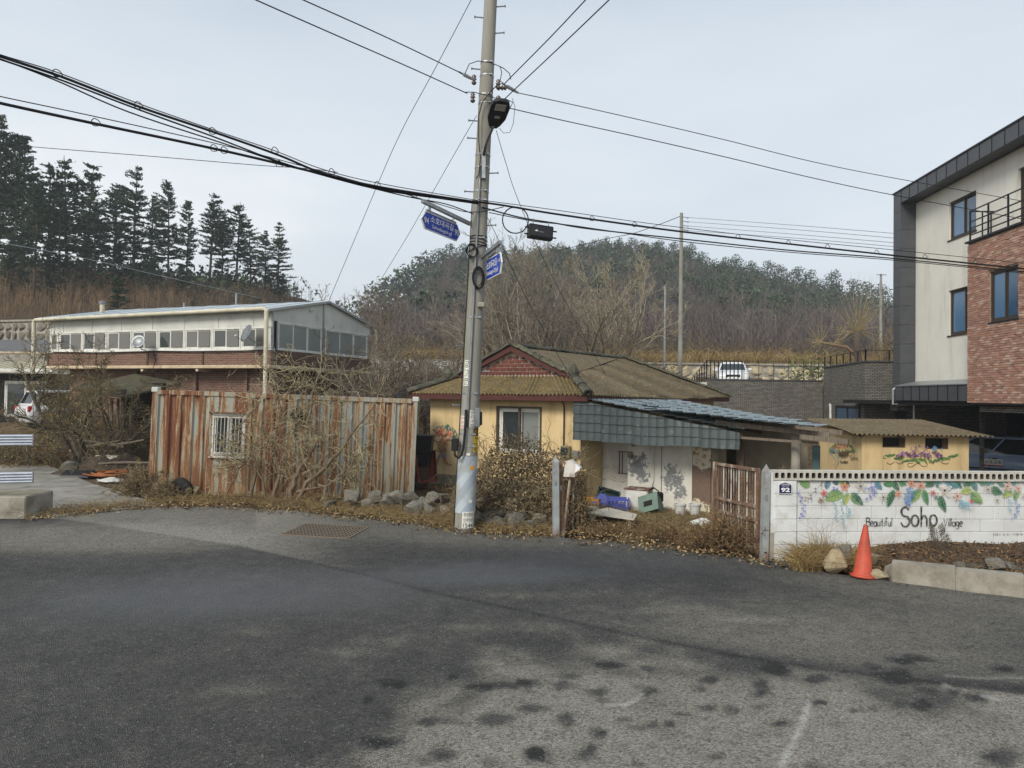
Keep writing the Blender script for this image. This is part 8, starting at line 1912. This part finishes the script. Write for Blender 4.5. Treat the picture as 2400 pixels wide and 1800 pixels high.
bare_tree('bare_tree', 'thin leaning tree beside the grey building edge', 'tree', (pt.x + 1.9, 40.0, hz(pt.x + 1.9, 40)), 3, 4.6, 4, 19, TAN, 'bark_tan', .09, (5, 4, 4, 3), .5, rmin=.012, lean=(.8, 0))
rg = np.random.default_rng(77); P_ = np.array([pt.x - 2.4, 39.5, 4.0]) + rg.normal(scale=(.7, .4, .4), size=(500, 3)); P_[:, 2] = np.maximum(P_[:, 2], 3.2)
o = thing('evergreen_shrub', 'low green shrub under the pollarded tree', 'shrub', (pt.x - 2.4, 39.5, 3.1)); card_mesh('foliage', P_ - np.array([pt.x - 2.4, 39.5, 3.1]), rg.uniform(.12, .22, 500), M['needles'], o, vary([S(88, 96, 60), S(110, 112, 70)], 500, .25, rg), curl=.15, rng=rg)
MB().tube([(0, 0, -.1), (0, 0, .8)], .05, 6).build('stem', M['bark_tan'], o)

# ------------------------------------------------------------------ dead vines and shrubs along the road
def vine_tangle(rs, segs, org, n, L_, r_, dirf, wig=.5, st=.12, keep=None, tips=None):
    for _ in range(n):
        p, d = org(); p = Vector(p); d = Vector(d); m_ = int(L_ * rs.uniform(.4, 1.2) / st); r0 = r_ * rs.uniform(.6, 1.2)
        for i in range(m_):
            d = (d + Vector((rs.gauss(0, wig), rs.gauss(0, wig) * .5, rs.gauss(0, wig))) + dirf(p)).normalized(); q = p + d * st
            if keep and not keep(q): d = -d * .5 + Vector((0, -.2, 0)); continue
            segs.append((*p, *q, r0, r0 * .96)); p = q
            if tips is not None and rs.random() < .3: tips.append(tuple(p))
LEAF = [S(142, 116, 84), S(122, 92, 64), S(160, 130, 90), S(104, 80, 58), S(150, 128, 98)]
cb = at(690, 1168, 16.2); vs_ = thing('vine_shrub', 'leafless shrub overgrown with dead vines against the rusty container', 'shrub', (cb.x, cb.y, 0)); rs = random.Random(14)
stems = [[(590, 1170), (600, 1090), (585, 1040), (560, 1000), (610, 940)], [(640, 1170), (655, 1110), (640, 1040), (660, 960), (640, 880), (600, 850)], [(675, 1175), (690, 1120), (720, 1070), (745, 1030), (720, 990), (740, 900)], [(690, 1175), (720, 1130), (770, 1090), (800, 1050), (830, 1010), (870, 960)], [(665, 1170), (690, 1115), (710, 1090), (690, 1010), (700, 950)], [(740, 1090), (790, 1110), (830, 1118), (840, 1100), (825, 1060)], [(520, 1165), (560, 1100), (600, 1050)], [(700, 1150), (760, 1140), (800, 1120), (845, 1062)], [(625, 1160), (610, 1110), (640, 1080)]]
sg = []; tips = []
for k, s in enumerate(stems):
    pts = [at(a, b2, 16.25 - .1 * (k % 4)) - Vector((cb.x, cb.y, 0)) for a, b2 in s]; pts[0].z = min(pts[0].z, -.05) if s[0][1] > 1155 else pts[0].z
    fine = []
    for i in range(len(pts) - 1):
        for t in range(4): fine.append(pts[i].lerp(pts[i + 1], t / 4) + Vector((rs.gauss(0, .018), rs.gauss(0, .02), rs.gauss(0, .018))))
    fine.append(pts[-1]); r0 = (.04, .045, .06, .055, .045, .028, .022, .028, .03)[k]
    MB().tube(fine, [r0 * (1 - .65 * i / len(fine)) for i in range(len(fine))], 7).build('stem', M['vine_stem'], vs_, smooth=True)
    for q in range(9):
        i = rs.randrange(len(fine) // 3, len(fine)); grow(rs, fine[i], (rs.gauss(0, .8), rs.gauss(-.1, .4), rs.gauss(.3, .6)), rs.uniform(.5, 1.1), .014, 2, sg, .28, .0, (4, 3), (.4, 1.2), (.4, .7), 5, .2, tips, .0055)
X0, X1 = at(585, 1000, 16.3).x - cb.x, at(880, 1000, 16.3).x - cb.x
def org1(): 
    x = rs.triangular(X0 - .2, X1, X0 + .9); return (x, rs.uniform(-.35, .1), rs.triangular(1.0, 3.4, 2.5)), (rs.gauss(0, 1), rs.gauss(0, .3), rs.gauss(-.2, .8))
vine_tangle(rs, sg, org1, 150, 1.7, .0052, lambda p: Vector((0, 0, -.06)), .42, .11, lambda p: -.6 < p.y < .9 and p.z > 0.05 and (p.y < .22 or p.z > 2.5), tips)
def org2():
    x = rs.uniform(X0 - .6, X1); return (x, rs.uniform(-.3, .1), rs.uniform(.1, 1.2)), (rs.gauss(0, .6), 0, 1)
vine_tangle(rs, sg, org2, 60, 1.5, .005, lambda p: Vector((0, 0, .02)), .4, .11, lambda p: -.6 < p.y < .22 and p.z > .02, tips)
seg_mesh('vines', sg, M['twig_bark'], vs_, 3, vary([S(168, 152, 126), S(150, 134, 110), S(132, 116, 96), S(182, 166, 138)], len(sg), .2, np.random.default_rng(2)))
rg = np.random.default_rng(3); T = np.array([tuple(t) for t in tips]); ix = rg.integers(0, len(T), 900); card_mesh('leaves', T[ix] + rg.normal(scale=.03, size=(900, 3)), rg.uniform(.03, .07, 900), M['dead_leaf'], vs_, vary(LEAF, 900, .2, rg), curl=.25, rng=rg)
# dense dry bush at the left corner of the container
def twig_bush(name, label, base, rx, ry, hgt, nst, seed, cols, leaves=0, r_=.006, L_=None, leafcols=LEAF, lsize=.05, core=True, cat='bush', wig=.3):
    rs = random.Random(seed); o = thing(name, label, cat, base); sg = []; tips = []
    for k in range(nst):
        a = rs.uniform(0, 6.28); q = rs.random() ** .5; p = (math.cos(a) * q * rx * .6, math.sin(a) * q * ry * .6, -.03); d = (math.cos(a) * q * rx / hgt * 1.0 + rs.gauss(0, .25), math.sin(a) * q * ry / hgt + rs.gauss(0, .25), 1)
        grow(rs, p, d, hgt * rs.uniform(.5, .85) * (1 - .3 * q), r_ * 1.8, 2, sg, wig, -.02, (5, 3), (.4, 1.3), (.35, .65), 6, .15, tips, r_)
    seg_mesh('twigs', sg, M['twig_bark'], o, 3, vary(cols, len(sg), .2, np.random.default_rng(seed)))
    MB().tube([(0, 0, -.05), (.02, .01, hgt * .3), (-.03, .02, hgt * .55)], [r_ * 4, r_ * 3, r_ * 1.5], 6).build('stem', M['vine_stem'], o)
    if leaves:
        rg = np.random.default_rng(seed); T = np.array([tuple(t) for t in tips]); ix = rg.integers(0, len(T), leaves); P = T[ix] * rg.uniform(.55, 1.05, (leaves, 1)) + rg.normal(scale=lsize, size=(leaves, 3)); P[:, 2] = np.maximum(P[:, 2], .02)
        card_mesh('leaves', P, rg.uniform(.6, 1.3, leaves) * lsize, M['dead_leaf'], o, vary(leafcols, leaves, .25, rg), curl=.3, rng=rg)
    return o
def B_(px, py): p = gnd(px, py); return (p.x, p.y, 0)
twig_bush('dry_bush', 'dense dry bush at the left corner of the rusty container', B_(345, 1160), .7, .5, 1.15, 90, 21, TAN, 500)
twig_bush('dry_bush', 'low dry bush touching the left end of the container base', B_(400, 1168), .5, .3, .8, 45, 22, TAN, 200)
# shrub tree and brambles in the left yard
bare_tree('shrub_tree', 'gnarled shrub tree with thin twigs and few yellow leaves in the left yard', 'tree', B_(195, 1098), 6, 5.0, 4, 23, [S(110, 98, 80), S(92, 82, 68), S(124, 110, 88)], 'bark_grey', .09, (6, 6, 5, 3), .75, .2, .02, (.5, 1.1), rmin=.007, leaves=2200, leafcols=[S(150, 122, 70), S(128, 100, 62), S(168, 138, 80)], leaf=.06, ns=6, start=.2)
bare_tree('shrub_tree', 'twiggy shrub tree behind the brambles before the timber canopy', 'tree', B_(265, 1080), 6, 5.0, 4, 24, [S(110, 98, 80), S(128, 112, 90), S(96, 84, 70)], 'bark_grey', .07, (6, 6, 5, 3), .8, .22, .0, (.5, 1.1), rmin=.007, leaves=2200, leafcols=[S(146, 116, 70), S(122, 96, 62), S(160, 130, 84)], leaf=.06)
for k, (px, py, rx, h, lab) in enumerate(((20, 1085, 1.7, 1.3, 'brown bramble heap at the left edge behind the guard rail'), (105, 1088, 1.6, 1.4, 'brown bramble heap right of the guard rail end'), (150, 1066, 1.9, 1.7, 'brown bramble thicket below the white car'), (330, 1078, 1.5, 2.3, 'brown thicket just left of the container'), (225, 1060, 1.8, 2.5, 'brown thicket behind the gnarled shrub tree'))):
    twig_bush('bramble', lab, B_(px, py), rx, 1.0, h, 130, 30 + k, [S(120, 102, 82), S(100, 84, 70), S(138, 114, 88)], 700, .0055)
# mound of dead vines before the yellow house
mb_ = gnd(1215, 1228); vm = thing('vine_mound', 'big mound of dead leafy vines in front of the yellow house', 'bush', (mb_.x, mb_.y, 0)); rs = random.Random(44); rg = np.random.default_rng(44)
def mound_pt(rnd):
    """random point on the heap, following its outline in the photo"""
    px = rnd.uniform(1080, 1375); top = float(np.interp(px, [1080, 1110, 1150, 1185, 1215, 1260, 1300, 1340, 1375], [1165, 1115, 1050, 1025, 1016, 1040, 1052, 1068, 1105])) + rnd.gauss(0, 7)
    bot = float(np.interp(px, [1080, 1130, 1230, 1290, 1375], [1195, 1190, 1200, 1225, 1240])); f = rnd.random() ** .8; py = top + (bot - top) * f
    Y = 14.6 - 1.3 * f + rnd.uniform(-.1, .6); p = at(px, py, Y); return p - Vector((mb_.x, mb_.y, 0))
sg = []; tips = []
def org3(): return mound_pt(rs), (rs.gauss(0, 1), rs.gauss(0, .5), rs.gauss(-.2, .7))
vine_tangle(rs, sg, org3, 850, .9, .0045, lambda p: Vector((0, 0, -.05)), .4, .09, lambda p: p.z > 0, tips)
for px, y0, y1 in ((1150, 1100, 1000), (1140, 1100, 1030), (1165, 1060, 1005), (1190, 1040, 1015)):
    a, b2 = at(px, y0, 14.4) - Vector((mb_.x, mb_.y, 0)), at(px - 6, y1, 14.4) - Vector((mb_.x, mb_.y, 0)); grow(rs, a, b2 - a, (b2 - a).length, .01, 2, sg, .15, .05, (5, 3), (.4, .9), (.3, .5), 6, .2, tips, .005)
for k in range(26):
    p = mound_pt(rs); sg.append((p.x, p.y + .1, -.05, p.x + rs.gauss(0, .1), p.y, max(p.z, .3), .014, .008))
seg_mesh('vines', sg, M['twig_bark'], vm, 3, vary(TAN + [S(104, 84, 66)], len(sg), .2, rg))
P_ = np.array([tuple(mound_pt(rs)) for _ in range(8000)]); P_[:, 2] = np.maximum(P_[:, 2], .03)
card_mesh('leaves', P_, rg.uniform(.04, .09, len(P_)), M['dead_leaf'], vm, vary([S(128, 108, 86), S(108, 90, 72), S(146, 126, 100), S(90, 74, 60), S(118, 98, 76)], len(P_), .25, rg), curl=.3, rng=rg)
# vines on the left gatepost, weeds by the gate
vp = gnd(1330, 1254); o = thing('gate_vine', 'dead vines hanging over the old gate frame by the mailbox', 'vine', (vp.x, vp.y, 0)); sg = []; tips = []
def org4(): p = at(rs.uniform(1305, 1372), rs.uniform(1100, 1245), 12.9 + rs.uniform(-.1, .3)) - Vector((vp.x, vp.y, 0)); return p, (rs.gauss(0, .5), 0, rs.gauss(-.6, .7))
vine_tangle(rs, sg, org4, 110, .9, .006, lambda p: Vector((0, 0, -.08)), .35, .09, lambda p: p.z > 0, tips)
for k in range(3): MB().box(.02 + k * .09, .045 + k * .09, .3, .33, -.05, 1.1).build('frame_bar', M['gate_rust'], o)
seg_mesh('vines', sg, M['twig_bark'], o, 3, vary(TAN, len(sg), .2, rg)); P_ = np.array([tuple(org4()[0]) for _ in range(1100)]); P_[:, 2] = np.maximum(P_[:, 2], .02); card_mesh('leaves', P_, rg.uniform(.04, .09, len(P_)), M['dead_leaf'], o, vary(LEAF, len(P_), .25, rg), curl=.3, rng=rg)
for k, (px, py, rx, h, nst, lv, lab) in enumerate(((1690, 1290, .38, 1.1, 60, 500, 'dry climbing weed tangled on the open gate leaf'), (1640, 1286, .5, .55, 40, 140, 'low dry weed at the foot of the gate'), (1560, 1262, .6, .45, 40, 90, 'low dry weed in the middle of the yard entrance'), (1410, 1250, .5, .4, 40, 90, 'low dry weed near the left gatepost'), (1480, 1238, .5, .35, 36, 80, 'low dry weed before the wooden bench'))):
    twig_bush('dry_weed', lab, B_(px, py), rx, .3, h, nst, 50 + k, [S(128, 100, 76), S(110, 84, 64), S(142, 116, 88)], lv, .005, lsize=.045, cat='weed')
for k, (px, Y, h, lab) in enumerate(((1900, 12.6, 1.55, 'dry reddish weed behind the left part of the painted wall'), (1870, 12.4, 1.7, 'dry twiggy weed rising behind the house number plate'), (1960, 12.8, 1.5, 'dry grey weed behind the painted wall before the shed'), (2060, 13, 1.42, 'short dry weed behind the painted wall below the flower mural'), (1840, 13.2, 1.9, 'tall brown weed beside the lean-to post'))):
    p = at(px, 1100, Y); twig_bush('dry_weed', lab, (p.x, p.y, hz(p.x, p.y)), .4, .3, h, 26, 60 + k, [S(128, 100, 80), S(146, 120, 92)], 160, .006, cat='weed', lsize=.05)
# small bare sapling in front of the painted wall
sp_ = at(2205, 1288, 10.7); o = thing('sapling', 'small bare sapling in front of the painted lettering', 'sapling', (sp_.x, sp_.y, .1)); sg = []; rs = random.Random(70)
o.scale = (.6, .6, .6); top = Vector((-.12, 0, .72)); MB().tube([(0, 0, -.12), (-.03, 0, .25), tuple(top * .7), tuple(top)], [.012, .01, .007, .004], 6).build('stem', M['bark_grey'], o)
for k in range(13):
    t = .22 + .75 * k / 12
    for sd in (-1, 1):
        L_ = .34 * (1 - .65 * t) + .06; p = top * t; e = p + Vector((sd * L_ * .8, rs.uniform(-.08, .08), L_ * .75)); sg.append((*p, *e, .007, .005))
        for q in range(4):
            f = .3 + .17 * q; b0 = p.lerp(e, f); sg.append((*b0, *(b0 + Vector((sd * .02, rs.uniform(-.03, .03), .09))), .005, .004)); sg.append((*b0, *(b0 + Vector((sd * .08, rs.uniform(-.03, .03), .01))), .005, .004))
seg_mesh('twigs', sg, M['twig_bark'], o, 3, vary([S(96, 86, 74)], len(sg), .1, rg))
# ------------------------------------------------------------------ uncountable litter and grass
def edge_pts(n, back, seed, x0=-9, x1=6.5, bias=1.6):
    r_ = np.random.default_rng(seed); x = r_.uniform(x0, x1, n); f = r_.random(n) ** bias; y = road_y(x) - .12 + f * back; return np.stack([x, y, np.maximum(HT(x, y) - .02, .0) + .012], 1)
LIT = [S(152, 126, 94), S(130, 102, 74), S(112, 88, 66), S(170, 144, 110), S(94, 76, 60)]
pts = np.concatenate([edge_pts(5000, .75, 81, -9, 4.2), edge_pts(2600, 3.2, 82, -8.5, 4.2, 1.0), edge_pts(2200, -.5, 83, -9, 4.5, 1.8)]); rg = np.random.default_rng(80)
kp = np.array([mnoise.noise(Vector((a * 1.7, b2 * 1.7, 4))) + .25 for a, b2, _ in pts]) > rg.uniform(-.25, .35, len(pts)); pts = pts[kp]; pts[:, 2] += rg.uniform(0, .05, len(pts))
o = card_mesh('leaf_litter', pts, rg.uniform(.03, .085, len(pts)), M['dead_leaf'], None, vary(LIT, len(pts), .25, rg), nrm_up=.55, curl=.2, asp=.6, rng=rg); _set(o, 'fallen brown leaves along the road edge', kind='stuff')
GR = [S(170, 142, 98), S(150, 122, 84), S(132, 106, 74)]
yard = scatter(2600, 0.6, 4.6, 12.6, 17.2, lambda x, y: y > road_y(x) + .1, zoff=-.03); brush_field('dry_yard_grass', yard, rg.uniform(.04, .15, len(yard)), .9, .004, [S(158, 136, 102), S(140, 118, 88), S(122, 102, 78)], 6, 'short dry grass and straw in the yard entrance')
e2 = edge_pts(1500, 1.4, 85, -9.3, .9, .8); e2[:, 2] -= .03; brush_field('verge_grass', e2, rg.uniform(.05, .25, len(e2)), .9, .004, GR + TAN, 5, 'dry grass and straw along the verge')
e3 = scatter(1500, -22, -8.6, 17, 27, lambda x, y: (gnd(150, 1100).y < y), zoff=-.03); brush_field('dry_yard_grass', e3, rg.uniform(.1, .4, len(e3)), .8, .007, TAN + GR, 6, 'dry grass and straw in the left yard')
wg = np.array([tuple(at(rg.uniform(1860, 2015), 1300, 0 + Y)) for Y in rg.uniform(10.1, 10.95, 420)]); wg[:, 2] = 0.0; brush_field('wall_foot_grass', wg, rg.uniform(.12, .34, len(wg)), .8, .004, GR, 7, 'straw coloured grass at the foot of the painted wall')
tg = np.array([tuple(at(rg.uniform(1900, 1948), 1300, Y)) for Y in rg.uniform(10.6, 10.9, 14)]); tg[:, 2] = 0.0; brush_field('tall_straw', tg, rg.uniform(.5, .85, len(tg)), .25, .003, GR, 3, 'tall thin straw stems before the painted wall')
# soil bed between kerb and painted wall
sx_ = np.linspace(4.75, 9.5, 70); sv = []
for x in sx_:
    y0 = np.interp(x, [p.x for p in kc], [p.y for p in kc]) + .2; y1 = 11.12 + (x - 4.1) * .056
    for j in range(12):
        t = j / 11; sv.append((x, y0 + (y1 - y0) * t, .02 + (x > 5.2) * .14 * min(1, (x - 5.2) / .8) + .05 * t + .03 * H1(x * 3, t * 4) + .05 * H1(x, t * 2)))
ii = (np.arange(69)[:, None] * 12 + np.arange(11)[None, :]).ravel(); pm('dark_soil', S(96, 78, 60), S(70, 56, 44), 6, .98, bmp=.8, bs=14, bd=.04)
o = np_mesh('soil_bed', np.array(sv), np.stack([ii, ii + 12, ii + 13, ii + 1], 1), M['dark_soil'], smooth=True); _set(o, kind='structure')
q = np.array(sv)[rg.integers(0, len(sv), 5200)] + rg.normal(scale=(.04, .05, 0), size=(5200, 3)); q[:, 2] += rg.uniform(0, .035, 5200)
o = card_mesh('soil_litter', q, rg.uniform(.025, .07, len(q)), M['dead_leaf'], None, vary([S(122, 92, 64), S(100, 76, 54), S(84, 64, 48), S(140, 108, 76)], len(q), .25, rg), nrm_up=.5, curl=.2, rng=rg); _set(o, 'brown leaf mulch on the soil bed before the painted wall', kind='stuff')
# ------------------------------------------------------------------ thin winter haze
hzb = MB().box(-420, 420, -60, 460, -3, 62).build('haze', None)
m = bpy.data.materials.new('haze_air'); m.use_nodes = True; N, L = m.node_tree.nodes, m.node_tree.links; N.clear()
pv_ = N.new('ShaderNodeVolumePrincipled'); pv_.inputs['Color'].default_value = (.9, .93, .97, 1); pv_.inputs['Density'].default_value = .0009; pv_.inputs['Anisotropy'].default_value = .2
mo_ = N.new('ShaderNodeOutputMaterial'); L.new(pv_.outputs[0], mo_.inputs['Volume']); hzb.data.materials.clear(); hzb.data.materials.append(m); _set(hzb, 'thin pale winter haze', kind='stuff')
bpy.context.view_layer.update()
